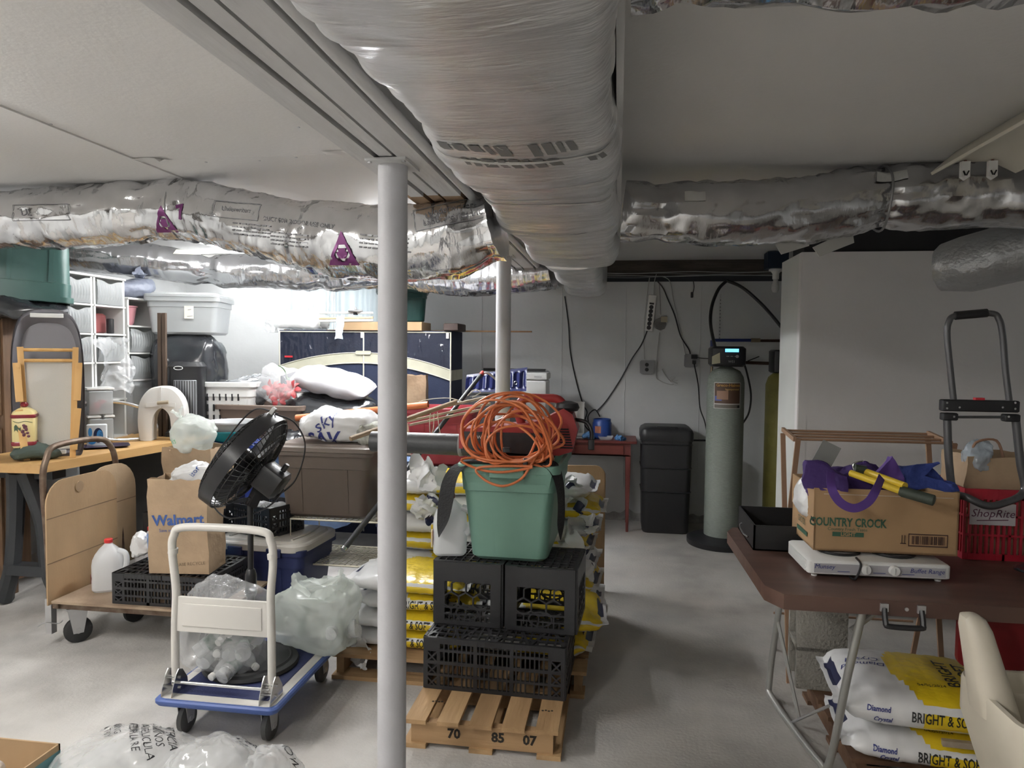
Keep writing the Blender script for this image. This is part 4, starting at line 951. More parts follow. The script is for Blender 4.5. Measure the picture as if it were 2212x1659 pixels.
# jugs
q = Z(214, 1281, DK)
t = jug('water jug with a red cap at the front of the cart deck', (q.x, q.y+.075, DK), .5, group='plastic jugs')
G().grid(8, 4, lambda u, v: (-.0765, -.055+.06*u, .045+.05*v)).obj('label', M('red_label', (.45,.10,.07), .5), t)
q = A(277, 1200, 3.5)
jug('water jug with a red cap half covered by a plastic bag behind the black crate', (-2.60, 3.64, DK), .3, group='plastic jugs')
blob(.12,.12,.13,3,.03,12).solo('plastic_bag', 'bag', 'crumpled clear bag with a blue edge on the low black crate', m_clear2, (-2.36, 3.46, DK+.156), 0, sm=60)
# orange, blue and white package
t = thing('snack_package', 'package', 'orange package with blue and white wrapping beside the big paper bag', (-2.36, 3.36, DK+.156), .5)
G().bb(-.02,.07,-.05,.05,0,.17,.01).obj('orange_box', M('orange_print', (.60,.13,.03), .5), t); G().bb(-.045,-.02,-.06,.05,.03,.17,.008).obj('blue_wrap', M('blue_print', (.06,.20,.50), .4), t)
blob(.08,.09,.12,6,.03,14).xf(TR((-.08,0,.04))).obj('white_wrap', m_sbag, t)
# big paper bag
c, rz, w, h = facing(318, 478, 1025, 1225, Y=3.22)
t = thing('paper_bag', 'bag', 'tall brown paper bag with blue supermarket lettering on the low black crate', (c.x-.03, 3.30, DK+.157), .12)
b = paper_bag(t, w*.90, .19, .47, 2, lean=-.02); bv = bvh_of(b)
m_wblue = M('print_royal_blue', (.035,.09,.30), .6)
g = text_g('Walmart', .072, frame((.0,-.3,.27), (1,0,.06), (0,0,1)), bold=.0022, cut=.03); project(g, bv, (0,1,0), .002).obj('printed_text', m_wblue, t)
g = text_g('Save money. Live better.', .024, frame((.02,-.3,.222), (1,0,.06), (0,0,1)), cut=.03); project(g, bv, (0,1,0), .002).obj('printed_text', m_wblue, t)
g = text_g('PLEASE RECYCLE', .022, frame((.05,-.3,.05), (1,0,.08), (0,0,1)), cut=.03); project(g, bv, (0,1,0), .002).obj('printed_text', M('brown_ink', (.16,.11,.07), .7), t)
# bag of rustling film in its mouth
t2 = thing('plastic_bag', 'bag', 'white plastic bag with blue print stuffed in the tall paper bag', (c.x+.02, 3.30, DK+.157+.36), 0)
b = blob(w*.82,.17,.19,7,.05,11).obj('bag', m_sbag, t2, sm=60); bv = bvh_of(b)
g = text_g('izof', .035, frame((.04,-.3,.15), (.6,0,.8), (-.8,0,.6)), cut=.02); project(g, bv, (0,1,0), .003).obj('printed_text', m_wblue, t2)
blob(.09,.08,.09,2,.02,14).solo('green_wrapper', 'wrapper', 'bright green wrapper in the mouth of the tall paper bag', M('bright_green', (.10,.45,.16), .4, trans=.2), (c.x+.17, 3.25, DK+.157+.40))
# blue box and black crate behind it
t = thing('cardboard_box', 'box', 'light blue carton edge showing behind the tall paper bag', (-2.46, 3.60, .30)); G().bb(-.05,.28,-.02,.05,0,.45).obj('carton', M('sky_blue_print', (.18,.38,.58), .5), t)
G().bb(-.05,.28,-.021,-.019,.40,.45).obj('carton_edge', m_card, t)
# second paper bag with a tied plastic bag, on a stool-high box behind
c, rz, w, h = facing(356, 486, 965, 1060, Y=3.95)
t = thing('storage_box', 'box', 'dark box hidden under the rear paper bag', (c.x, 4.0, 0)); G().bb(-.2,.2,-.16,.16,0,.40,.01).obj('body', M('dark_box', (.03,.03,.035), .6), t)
zt2 = A(420, 968, 3.9).z
t = thing('paper_bag', 'bag', 'crumpled brown paper bag behind the tall one, below the pale green plastic bag', (c.x, 4.0, .401), -.1)
paper_bag(t, w*1.0, .24, zt2-.401, 5)
c, rz, w, h = facing(352, 455, 905, 985, Y=3.9)
t = thing('plastic_bag', 'bag', 'pale green knotted plastic bag on the rear paper bag', (c.x, 3.97, zt2-.03), 0)
m_grn = M('pale_green_film', (.80,.85,.80), .2, trans=.4, alpha=.55, bump=1.0, bs=8, ridge=True)
b = blob(w,.24,h*1.0,4,.05,8,.85,peak=1).obj('bag', m_grn, t, sm=60); knot(.07,1).xf(TR((-.05,-.02,h*.8),(0,-.5,0))).obj('knot', m_grn, t, sm=60)
g = text_g('oasis', .05, frame((-.07,-.3,h*.32), (1,0,.2), (0,0,1)), cut=.02); project(g, bvh_of(b), (0,1,0), .003).obj('printed_text', M('green_ink', (.08,.35,.15), .5), t)
# basins
c = A(480, 955, 4.35); z0 = c.z
t = thing('storage_box', 'box', 'dark blue box under the stacked basins', (c.x, 4.45, 0)); G().bb(-.19,.19,-.15,.15,0,z0,.02).obj('body', M('deep_blue', (.015,.03,.16), .45), t)
def basin(label, z, r, h, col, nm, spout=False):
    t = thing('wash_basin', 'basin', label, (c.x+.02, 4.45, z), 0, 'stacked basins')
    G().lathe([(r*.72,0), (r*.76,.006), (r*.93,h-.02), (r,h-.018), (r*1.04,h-.008), (r*1.03,h), (r*.95,h-.004), (r*.74,.01), (0,.008)], 40, caps=(True, False)).obj('bowl', M(nm, col, .4), t)
    if spout: G().loft([[(-r*.5+x*.6, -r*.82+y*.5, z_) for x, y in rr(.09,.09,.03,3)] for z_ in (h*.45, h*.8, h-.005)]).obj('pouring_lip', MATS[nm], t)
hb = A(480, 908, 4.45).z-z0
basin('teal basin under the grey one', z0, .155, hb*.55, (.02,.30,.36), 'teal_basin'); basin('grey round basin with a pouring lip on the teal basin', z0+hb*.28, .165, hb*.72, (.42,.43,.44), 'grey_basin', True)

# ================================================================== white folding trolley with its load
TX0, TX1, TY0, TY1, TZ = -1.735, -1.245, 2.43, 3.12, .175
tr = thing('folding_trolley', 'trolley', 'white folding hand trolley with a blue deck in the left foreground', ((TX0+TX1)/2, (TY0+TY1)/2, 0))
m_tblue = M('trolley_blue_mat', (.022,.03,.10), .75, bump=.2, bs=150); m_tbump = M('trolley_bumper', (.07,.12,.34), .5); m_twh = M('trolley_cream', (.66,.64,.60), .38)
W, D = TX1-TX0, TY1-TY0
R = lambda a, z, r=.03: [(x, y, z) for x, y in rr(W+a, D+a, r, 4)]
G().loft([R(-.03, TZ-.03), R(0, TZ-.028), R(.012, TZ-.018), R(.012, TZ-.008), R(0, TZ-.002), R(-.03, TZ-.002)]).obj('bumper', m_tbump, tr)
G().loft([R(-.02, TZ-.004), R(-.02, TZ), R(-.04, TZ+.001)]).obj('deck', m_twh, tr)
G().bb(-W/2+.05, W/2-.05, -D/2+.05, D/2-.05, TZ+.001, TZ+.004).obj('deck_mat', m_tblue, tr)
for sx in (-1, 1):
    for sy, ang in ((-1, .0), (1, 0)): caster(tr, sx*(W/2-.07), sy*(D/2-.10), .055, .03, TZ-.03, ang, tire=M('grey_caster', (.06,.06,.06), .5))
HW = .40; zt = A(467, 1142, 2.5).z; yh = -D/2+.07
G().tube(smooth([(-HW/2,yh,TZ+.03), (-HW/2,yh,TZ+.25), (-HW/2+.006,yh,TZ+.4), (-HW/2-.008,yh,zt-.10), (-HW/2,yh,zt-.035), (-HW/2+.05,yh,zt), (HW/2-.05,yh,zt), (HW/2,yh,zt-.04), (HW/2+.008,yh,zt-.12), (HW/2-.002,yh,TZ+.4), (HW/2,yh,TZ+.25), (HW/2,yh,TZ+.03)], 6), .0155, 14).obj('handle', m_twh, tr)
for s in (-1, 1): G().tube([(s*(HW/2+.004),yh,zt-.085), (s*(HW/2+.006),yh,zt-.105)], .0185, 14).obj('grip_collar', m_twh, tr)
z1, z2 = A(467, 1292, 2.5).z, A(467, 1368, 2.5).z
G().bb(-HW/2+.01, HW/2-.01, yh-.008, yh+.004, z2, z1, .003).obj('cross_panel', m_twh, tr)
G().bb(-HW/2+.035, HW/2-.035, yh-.012, yh-.007, z2+.025, z1-.025, .002).obj('panel_emboss', m_twh, tr)
for s in (-1, 1):
    bk = G(); 
    for e in (-1, 1): bk.prism([(-.06,0), (.045,0), (.04,.04), (.01,.085), (-.015,.095), (-.03,.08), (-.055,.03)], .003, frame((s*HW/2+e*.022-.0015, yh+.0, TZ+.001), (0,1,0), (0,0,1)))
    b = bk.obj('hinge_bracket', m_chrome, tr)
    for dz in (.02,.06): G().tube([(s*HW/2-.03,yh-.01,TZ+dz), (s*HW/2+.03,yh-.01,TZ+dz)], .006, 8).obj('bolt', m_chrome, b)
G().tube([(-HW/2,yh-.02,TZ+.045), (HW/2,yh-.02,TZ+.045)], .006, 10).obj('release_bar', m_chrome, tr)
# bottles in a clear bag
def bottle(parent, m, empty=True, cap=True):
    b = G().lathe([(.02,0), (.03,.004), (.031,.03), (.029,.035), (.031,.04), (.031,.09), (.029,.094), (.031,.10), (.030,.125), (.022,.155), (.013,.175), (.0125,.19)], 16, m).obj('bottle', m_pet, parent)
    G().lathe([(.0315,.05), (.0315,.09)], 16, m, caps=(False, False)).obj('label', M('bottle_label', (.06,.13,.10), .5, col2=(.4,.45,.42), vs=30), b)
    G().lathe([(.0145,.186), (.0145,.202), (.012,.203)], 12, m).obj('cap', m_wplas, b)
def bottle_bag(name, label, loc, sx, sy, sz, n, seed, mat, rz=0):
    t = thing(name, 'bag', label, loc, rz); rnd = random.Random(seed)
    blob(sx, sy, sz, seed, .045, 9, .62, 60, 40).obj('film', mat, t, sm=60)
    k = 0
    while k < n:
        x, y, z = rnd.uniform(-.5,.5)*(sx-.15), rnd.uniform(-.5,.5)*max(.03,(sy-.15)), rnd.uniform(.04, sz*.6)
        m = TR((x, y, z), (rnd.uniform(1.0,1.9), rnd.uniform(-.6,.6), rnd.uniform(0, 6.28))) @ Matrix.Translation((0,0,-.1)); k += 1
        lo = min((m @ Vector((0,0,s)))[2] for s in (0,.2))
        if lo < .035: m = Matrix.Translation((0,0,.035-lo)) @ m
        bottle(t, m)
    return t
bottle_bag('recycling_bag', 'clear bag of empty water bottles on the front of the white trolley', (-1.565, 2.665, TZ+.006), .30, .22, .40, 20, 3, m_clear)
t = bottle_bag('recycling_bag', 'whitish green bag of empty bottles on the back of the white trolley', (-1.30, 2.97, TZ+.006), .36, .28, .31, 9, 8, m_grn)
kk = G().grid(40, 8, lambda u, v: (.135*math.cos(2*PI*u)*(1-.25*v), .11*math.sin(2*PI*u)*(1-.2*v), .24+.08*v+.035*math.sin(2*PI*u*2+1)*v), wrapu=True).crumple(.03, 14, 5); kk.obj('bag_mouth', m_grn, t, sm=60)
# pedestal fan
m_fan = M('fan_black', (.012,.012,.014), .3)
pb = A(543, 1400, 2.76); pb.z = TZ+.006
fn = thing('pedestal_fan', 'fan', 'black pedestal fan with its head tipped up standing on the white trolley', pb)
G().lathe([(.19,0), (.195,.006), (.19,.018), (.14,.03), (.05,.045), (.03,.055), (.026,.075)], 44).obj('base', M('fan_base_black', (.014,.014,.015), .6), fn)
G().lathe([(.155,.0265), (.162,.031), (.169,.0225)], 44, caps=(False,False)).obj('base_ring', M('fan_grey', (.03,.03,.032), .6), fn)
piv = A(550, 1062, 2.78)-pb
G().tube([(0,0,.05), (0,0,piv.z*.45)], .016, 14).obj('lower_pole', m_fan, fn); G().tube([(0,0,piv.z*.4), (0,0,piv.z-.02)], .012, 14).obj('upper_pole', m_fan, fn)
G().lathe([(.02,0), (.024,.01), (.024,.09), (.018,.11), (.014,.115)], 18, TR((0,0,piv.z*.40))).obj('height_collar', m_fan, fn)
# head frame
hc = A(528, 992, 2.78)-pb
ax = Vector((-.80,-.10,.60)).normalized(); up_ = Vector((.6,0,.8)); up_ = (up_-ax*up_.dot(ax)).normalized(); sd = ax.cross(up_)
HM = Matrix((up_, sd, ax)).transposed().to_4x4(); HM.translation = hc
RF = .225
def dome(s, k): return [(RF*math.sin(f_*PI/2)**1.0, s*(.025+k*math.cos(f_*PI/2)**1.0)) for f_ in [i/7 for i in range(1, 8)]]
for s, k, nm in ((1,.055,'front_grille'), (-1,.07,'rear_grille')):
    g = G(); nW = 54
    for i in range(nW):
        a = 2*PI*i/nW; g.tube([HM @ Vector((r*math.cos(a), r*math.sin(a), z)) for r, z in dome(s, k)], .0016, 4, caps=False)
    for rr_ in (.33,.62,.8,.97):
        z = s*(.025+k*math.cos(math.asin(min(1, rr_)))); g.tube([HM @ Vector((RF*rr_*math.cos(2*PI*i/40), RF*rr_*math.sin(2*PI*i/40), z)) for i in range(40)], .002, 5, closed=True)
    g.obj(nm, m_fan, fn)
G().lathe([(RF,-.03), (RF+.006,-.03), (RF+.006,.03), (RF,.03)], 48, HM, caps=(False, False)).obj('rim', m_fan, fn)
G().lathe([(.07,.075), (.065,.085), (0,.088)], 24, HM, caps=(True, False)).obj('grille_badge', m_fan, fn)
G().lathe([(.03,-.05), (.045,-.03), (.045,.03), (.02,.05)], 18, HM).obj('hub', m_fan, fn)
for k in range(5):
    def bl(u, v, k=k):
        a = 2*PI*k/5+(.9*(u-.5))*(1-.25*v); r = .045+.15*v; return HM @ Vector((r*math.cos(a), r*math.sin(a), -.02+.045*(u-.5)))
    G().grid(7, 7, bl).obj('blade', M('blade_grey', (.05,.05,.055), .3), fn)
G().box((0,0,-.13), (.115,.11,.14), HM, .02).obj('motor_housing', m_fan, fn)
G().lathe([(.09,-.075), (.06,-.065), (.05,-.06)], 24, HM).obj('motor_plate', m_fan, fn)
G().lathe([(.012,0), (.012,.03), (.009,.034)], 12, HM @ TR((.062,0,-.16), (0,PI/2,0))).obj('oscillation_knob', m_fan, fn)
G().bar((piv.x*0,0,piv.z-.06), HM @ Vector((-.05,0,-.12)), .05, .035).obj('tilt_neck', m_fan, fn)
G().box((.0,0,0), (.05,.022,.018), HM @ TR((RF+.01,0,.02)), .003).obj('rim_clip', M('clip_grey', (.45,.45,.43), .5), fn)
G().tube(smooth([HM @ Vector(q) for q in ((.24,.02,.0), (.18,.05,.10), (.0,.08,.13), (-.17,.05,.11), (-.25,.02,.02), (-.24,-.02,-.1), (-.1,-.03,-.2), (-.0,0,-.21))], 8), .0035, 6).obj('power_cord', m_fan, fn)
G().tube(smooth([HM @ Vector(q) for q in ((.245,-.02,.0), (.26,.0,-.08), (.2,.02,-.17), (.05,.03,-.22), (-.05,.0,-.2))], 8), .0035, 6).obj('power_cord', m_fan, fn)
# ================================================================== blue tote with cream lid, crate on it
c = Z(560, 1200, .34); BX, BY = A(578, 1180, 3.85).x, 3.92
t = thing('storage_tote', 'tote', 'navy tote with a ridged cream lid behind the white trolley', (BX+.02, BY, 0), -.06); hL = .42
tote(t, .55,.42,.48,.36,hL-.03, M('navy_tote', (.02,.03,.105), .4)); l_ = lid(t, .58,.46,hL-.02,M('cream_lid', (.60,.57,.52), .45), r=.09, h=.04)
for k in range(4): G().tube(smooth([(-.2+.13*k,-.16,hL+.012), (-.18+.13*k,0,hL+.016), (-.2+.13*k,.16,hL+.012)], 4), .008, 8).obj('lid_ridge', MATS['cream_lid'], l_)
for s in (-1,1): G().bb(s*.12-.045,s*.12+.045,-.245,-.225,hL-.07,hL-.02,.006).obj('latch', MATS['navy_tote'], t)
t = slat_crate('open black slatted crate of packets on the navy tote', (BX-.06, BY+.02, hL+.015), -.35, .36, .26, .17, group='black slatted crates', floor_top=False, bays=2)
blob(.28,.2,.13,6,.04,12).solo('packet', 'packet', 'white film packet in the open black crate', m_clear2, (BX-.06, BY+.02, hL+.03), 0, sm=60)
G().box((0,0,.06),(.15,.1,.1),None,.01).solo('packet', 'packet', 'white and blue packet in the open black crate', M('packet_white', (.6,.66,.7), .4), (BX+.0, BY+.03, hL+.03), .4)
slat_crate('black slatted crate on the floor behind the cart load', (-2.5, 3.86, 0), .0, .40, .30, .56, group='black slatted crates', floor_top=False)
# ================================================================== wire rack and brown tote
m_wire = M('cream_wire', (.55,.52,.42), .4, metal=.3)
RX0, RX1, RY0, RY1 = A(628, 1210, 3.85).x, A(858, 1210, 3.85).x, 3.85, 4.25
rk = thing('wire_rack', 'rack', 'cream wire rack holding the brown tote behind the steel post', ((RX0+RX1)/2, (RY0+RY1)/2, 0)); w, d = RX1-RX0, RY1-RY0
zs = (A(740, 1205, 4.0).z, .53)
for z in zs:
    g = G()
    for i in range(19): x = -w/2+w*i/18; g.tube([(x,-d/2,z), (x,d/2,z)], .0028, 4)
    for i in range(15): y = -d/2+d*i/14; g.tube([(-w/2,y,z-.003), (w/2,y,z-.003)], .0028, 4)
    g.tube([(-w/2,-d/2,z), (w/2,-d/2,z), (w/2,d/2,z), (-w/2,d/2,z)], .005, 6, closed=True); g.obj('wire_shelf', m_wire, rk)
for sx in (-1, 1):
    for sy in (-1, 1): G().tube([(sx*w/2,sy*d/2,0), (sx*w/2,sy*d/2,zs[1])], .004, 6).obj('leg', m_wire, rk)
    G().tube([(sx*w/2,-d/2,.006), (sx*w/2,d/2,.006)], .004, 6).obj('foot_bar', m_wire, rk)
c, rz, wt, h = facing(605, 826, 958, 1122, Y=3.92)
t = thing('storage_tote', 'tote', 'large brown lidded tote on the wire rack left of the steel post', (A(716,1100,4.0).x, 4.06, .535), .0); m_brown = M('brown_plastic', (.105,.080,.065), .45)
tote(t, .57,.40,.50,.33,.40, m_brown); lid(t, .61,.44,.405, M('brown_lid', (.15,.12,.10), .45), r=.05)
bx = t.location.x
t = thing('shopping_bag', 'bag', 'white plastic shopping bag with blue lettering on the brown tote', (bx+.02, 4.04, .96), 0)
b = blob(.50,.34,.19,12,.05,7,.7).obj('bag', m_sbag, t, sm=60); bv = bvh_of(b)
g = text_g('sky', .10, frame((-.02,-.4,.13), (.8,0,.6), (-.6,0,.8)), cut=.02, shear=.3); project(g, bv, (0,1,0), .003).obj('printed_text', m_sblue, t)
g = text_g('SAV', .11, frame((-.04,-.4,.03), (1,0,.05), (0,0,1)), cut=.02, shear=.2, bold=.003); project(g, bv, (0,1,0), .003).obj('printed_text', m_sblue, t)
blob(.18,.16,.14,5,.04,12).solo('paper_packet', 'packet', 'mottled grey packet at the right end of the white shopping bag', M('mottled', (.45,.45,.40), .7, col2=(.2,.2,.18), vs=30), (bx+.26, 3.98, .96), 0)
# ================================================================== the pile: table under a blue cloth, wardrobe, bags
m_cloth = M('blue_denim_cloth', (.16,.24,.40), .85, col2=(.10,.16,.30), vs=6, bump=.3, bs=30)
PX0, PX1, PY0, PY1, PZ = A(500, 985, 4.75).x, A(915, 985, 4.75).x, 4.75, 5.40, .74
tb = thing('pile_table', 'table', 'table heaped with totes and bags, hung with a mottled blue cloth', ((PX0+PX1)/2, (PY0+PY1)/2, 0)); w, d = PX1-PX0, PY1-PY0
G().bb(-w/2, w/2, -d/2, d/2, PZ-.03, PZ-.004).obj('tabletop', m_wplas, tb)
for sx in (-1, 1):
    for sy in (-1, 1): G().tube([(sx*(w/2-.06),sy*(d/2-.06),0), (sx*(w/2-.06),sy*(d/2-.06),PZ-.03)], .016, 10).obj('leg', m_galv, tb)
g = G().grid(60, 26, lambda u, v: (-w/2-.01+(w+.02)*u, -d/2-.012-.02*v*math.sin(u*19)-.015*math.sin(u*7)*v, PZ+.002-v*(.44+.1*noise.noise(Vector((u*3, 0, 4))))))
g.crumple(.012, 8, 3).obj('cloth_drop', m_cloth, tb, sm=60)
G().grid(12, 8, lambda u, v: (-w/2-.01+(w+.02)*u, -d/2-.01+(d+.02)*v, PZ+.001)).obj('cloth_top', m_cloth, tb)
# dark blue bin under the right end
t = thing('storage_tote', 'tote', 'dark blue bin on the floor under the hanging blue cloth', (A(880,1100,4.75).x, 4.60, 0)); tote(t, .30,.22,.27,.2,.46, m_navy)
t = thing('storage_tote', 'tote', 'cream bin with blue sides between the brown tote and the salt bags', (A(885,1040,4.45).x, 4.44, 0)); tote(t, .26,.22,.22,.2,.66, M('pale_blue_bin', (.22,.30,.45), .5), ribs=False); lid(t, .28,.24,.67, M('cream_bin_lid', (.5,.48,.42), .5), h=.05)
# brown open tote with bag and artificial flowers
c = A(590, 872, 4.95)
t = thing('storage_tote', 'tote', 'open brown tote with flowers in bags on the blue-covered table', (A(580,900,4.95).x, 5.0, PZ+.004), .0); hB = c.z-PZ-.004
tote(t, .66,.42,.56,.34,hB, M('tan_brown_plastic', (.17,.125,.10), .45), ribs=False)
tx = t.location.x
blob(.34,.34,.24,21,.05,8,.8).solo('garbage_bag', 'bag', 'grey translucent bag in the open brown tote', M('grey_film', (.20,.21,.22), .2, alpha=.85, bump=.6, bs=14), (tx-.18, 5.0, PZ+hB-.03), 0, sm=60)
fl = thing('flower_bag', 'flowers', 'red artificial poinsettias in a clear bag on the brown tote', (tx+.13, 4.96, PZ+hB-.01))
blob(.36,.32,.30,17,.05,8,.8,peak=1).obj('film', m_clear, fl, sm=60)
rnd = random.Random(9); m_pet1 = M('poinsettia_red', (.50,.06,.07), .6, trans=.2); m_pet2 = M('poinsettia_pink', (.55,.16,.16), .6, trans=.2)
for k in range(9):
    fx_, fy_, fz_ = rnd.uniform(-.12,.12), rnd.uniform(-.09,.03), rnd.uniform(.05,.19)
    for j in range(6):
        a = j*PI/3+rnd.uniform(-.3,.3)
        m = TR((fx_,fy_-.03,fz_), (1.2+rnd.uniform(-.4,.4),0,rnd.uniform(-.4,.4))) @ rotz(a)
        G().grid(3, 5, lambda u, v: (.012+.06*v, (u-.5)*.036*math.sin(PI*(.12+.8*v)), .014*math.sin(v*3)-.006*abs(u-.5))).xf(m).obj('petal', m_pet1 if k % 2 else m_pet2, fl)
for k in range(4): G().grid(3, 5, lambda u, v: (.01+.07*v, (u-.5)*.03*math.sin(PI*(.1+.85*v)), .02*v)).xf(TR((.03+.02*k,-.06,.2), (1,0,k))).obj('leaf', M('fake_leaf', (.05,.10,.04), .6), fl)
G().tube(smooth([(.05,-.06,.2), (.02,-.06,.27), (-.03,-.05,.30)], 5), .004, 6).obj('stem', MATS['fake_leaf'], fl)
# black bags, pillow
c = A(705, 905, 4.9)
blob(.72,.42,.24,31,.06,6,.7).solo('garbage_bag', 'bag', 'flat black plastic bag under the white pillow on the pile', m_bgar, (c.x-.0, 5.06, PZ+.20), 0, sm=60)
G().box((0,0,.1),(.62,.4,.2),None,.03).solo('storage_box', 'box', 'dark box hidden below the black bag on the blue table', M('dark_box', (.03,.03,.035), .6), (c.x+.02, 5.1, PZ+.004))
blob(.22,.2,.16,33,.05,9).solo('garbage_bag', 'bag', 'small shiny black bag at the left of the orange pole', m_bgar, (c.x-.22, 4.86, PZ+.02), 0, sm=60)
c, rz, w, h = facing(635, 812, 795, 868, Y=5.0)
def pil(u, v):
    a = 2*PI*u; s = -1+2*v; k = max(0, 1-abs(s)**3.2)**.5
    x = math.cos(a); z = math.sin(a)
    return (s*w*.5, math.copysign(abs(x)**.7, x)*.17*(.75+.25*k), .085*k*z+.004*math.sin(s*14+a*2))
g = G().grid(36, 30, pil, wrapu=True).crumple(.014, 9, 3, False).xf(TR((0,0,.09), (.25,.22,0)))
t = thing('pillow', 'pillow', 'white pillow lying on the black bag in front of the navy wardrobe', (A(718,850,5.0).x, 5.02, PZ+.44)); g.obj('cushion', M('pillow_white', (.48,.48,.50), .75, var=.05, vs=8, bump=.15, bs=12), t, sm=60)
# paper bag right of the post
c, rz, w, h = facing(858, 920, 812, 905, Y=5.1); t = thing('paper_bag', 'bag', 'crumpled brown paper bag in front of the navy wardrobe, right of the post', (c.x, 5.1, PZ+.004+.12), .15); paper_bag(t, w*1.1, .16, A(890,812,5.1).z-PZ-.12, 8)
G().box((0,0,.06),(.36,.3,.12),None,.01).solo('storage_box', 'box', 'low box under the crumpled paper bag on the blue table', M('tan_box', (.33,.24,.15), .8), (c.x, 5.12, PZ+.004))
# red tote
c = A(945, 880, 4.55)
t = thing('storage_tote', 'tote', 'red plastic tote behind the leaf blower tube', (A(950,900,4.55).x, 4.64, c.z-.38), .05); m_rt = M('faded_red', (.42,.05,.07), .45)
tote(t, .44,.32,.38,.28,.38, m_rt); zr = c.z
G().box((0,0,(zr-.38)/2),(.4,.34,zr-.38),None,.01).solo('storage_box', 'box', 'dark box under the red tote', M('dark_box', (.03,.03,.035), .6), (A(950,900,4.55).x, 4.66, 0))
# poles
m_orange = M('orange_pole', (.55,.16,.05), .4)
a, b = A(640, 903, 4.45), A(925, 874, 4.45); b2 = b+(b-a)*.0
t = thing('orange_pole', 'pole', 'hollow orange plastic pole lying across the pile', a); g = G()
dv = b2-a; g.tube([Vector((0,0,0)), dv], .022, 16, caps=False); g.obj('pole', m_orange, t); G().tube([dv*.001, dv*.02], .0185, 16, caps=False).obj('bore', M('dark_orange', (.25,.07,.03), .6), t)
a, b = A(757, 948, 3.72), A(985, 868, 4.3)
G().tube([a, b], .014, 10).solo('wooden_pole', 'pole', 'pale wooden tool pole resting across the brown tote behind the post', M('worn_ash', (.28,.20,.13), .6))
for k, (p, q, Y0, Y1) in enumerate((((870,912),(1060,872),4.3,4.4), ((885,918),(1040,885),4.25,4.3), ((930,885),(1050,858),4.35,4.5))):
    G().bar(A(*p, Y0), A(*q, Y1), .026, .014).solo('wooden_stake', 'stake', ('longest grey wooden stake tied with string on the red tote', 'lower grey wooden stake lying on the red tote', 'upper grey wooden stake behind the black pole')[k], M('weathered_stake', (.40,.33,.24), .7, col2=(.28,.22,.16), vs=20))
m_str = M('string', (.55,.50,.42), .8)
for k, pts in enumerate((((930,890),(928,915),(930,938),(936,925),(938,893)), ((945,890),(948,920),(952,940)), ((905,868),(930,862),(970,860),(1000,868)), ((1010,855),(1025,842),(1038,848),(1020,858)))):
    G().tube(smooth([A(x, y, 4.2+.02*k) for x, y in pts], 5), .003, 6).solo('string', 'string', ('looped string hanging from the stakes over the red tote', 'straight string end hanging over the red tote', 'string slack along the wooden stakes', 'string loop at the far end of the stakes')[k], m_str)
a, b = A(1042, 806, 4.75), A(742, 1187, 3.55)
t = thing('black_pole', 'pole', 'long dark metal pole slanting from the navy sled down to the wire rack', b); dv = a-b
G().tube([Vector((0,0,0)), dv*.5, dv], [.0165,.0155,.014], 14).obj('pole', M('dark_pole', (.05,.052,.055), .4, metal=.3), t); G().tube([dv*.985, dv*1.005], .016, 12).obj('red_tip', M('red_tip', (.4,.05,.04), .5), t); G().tube([dv*-.002, dv*.008], .017, 14).obj('end_ring', m_chrome, t)
G().tube(smooth([dv, dv+Vector((.04,0,-.0)), dv+Vector((.1,.02,-.05))], 4), .008, 8).obj('hook', m_galv, t)
# navy fabric wardrobe with clear windows
WXa, WXb, WY0, WY1 = A(604, 760, 5.55).x, A(975, 760, 5.55).x, 5.55, 5.95
WZ = A(800, 714, 5.55).z; w, d = WXb-WXa, WY1-WY0
wr = thing('fabric_wardrobe', 'wardrobe', 'navy fabric wardrobe with clear windows and a cream band against the back wall', ((WXa+WXb)/2, (WY0+WY1)/2, 0))
m_wn = M('navy_fabric', (.014,.022,.055), .8, bump=.15, bs=80); m_wc = M('cream_fabric', (.52,.51,.40), .85, var=.08, vs=9); m_pip = M('cream_piping', (.66,.64,.54), .7)
G().bb(-w/2,w/2,-d/2,d/2,.0,WZ).obj('body', m_wn, wr)
za, zb, zc = A(604, 790, 5.55).z, A(800, 762, 5.55).z, A(975, 800, 5.55).z
def zarc(u, dz=0): return (za*(1-u)**2+zc*u**2+2*u*(1-u)*(2*zb-.5*za-.5*zc))-.0+dz
g = G().grid(40, 4, lambda u, v: (-w/2+w*u, -d/2-.006, zarc(u, -.085*v))); g.obj('cream_band', m_wc, wr)
for dz in (0,-.085): G().tube([(-w/2+w*k/30, -d/2-.008, zarc(k/30, dz)) for k in range(31)], .004, 6).obj('piping', m_pip, wr)
G().bb(w/2, w/2+.004, -d/2, d/2, zc-.085, zc).obj('side_band', m_wc, wr)
for x in (-w/2+.004, 0.0, w/2-.004): G().tube([(x,-d/2-.008,.02), (x,-d/2-.008,WZ-.01)], .006, 6).obj('piping', m_pip, wr)
G().tube([(-w/2,-d/2-.008,WZ-.012), (w/2,-d/2-.008,WZ-.012)], .005, 6).obj('piping', m_pip, wr)
m_vin = M('clear_vinyl', (.03,.03,.04), .05, alpha=.4, spec=1.0, bump=1.5, bs=5, stretch=(3.5,1,1.0), ridge=True)
for k, (u0, u1) in enumerate(((.012,.49), (.51,.988))):
    G().grid(44, 12, lambda u, v: (-w/2+w*(u0+(u1-u0)*u), -d/2-.009-.006*abs(noise.noise(Vector((u*14+v*5, v*2, k*3)))), zarc(u0+(u1-u0)*u, .004)*(1-v)+(WZ-.015)*v)).obj('clear_window', m_vin, wr, sm=60)
G().bb(-w/2+.05,-w/2+.12,-d/2-.014,-d/2-.012,za+.07,za+.085).obj('red_tag', m_red, wr)
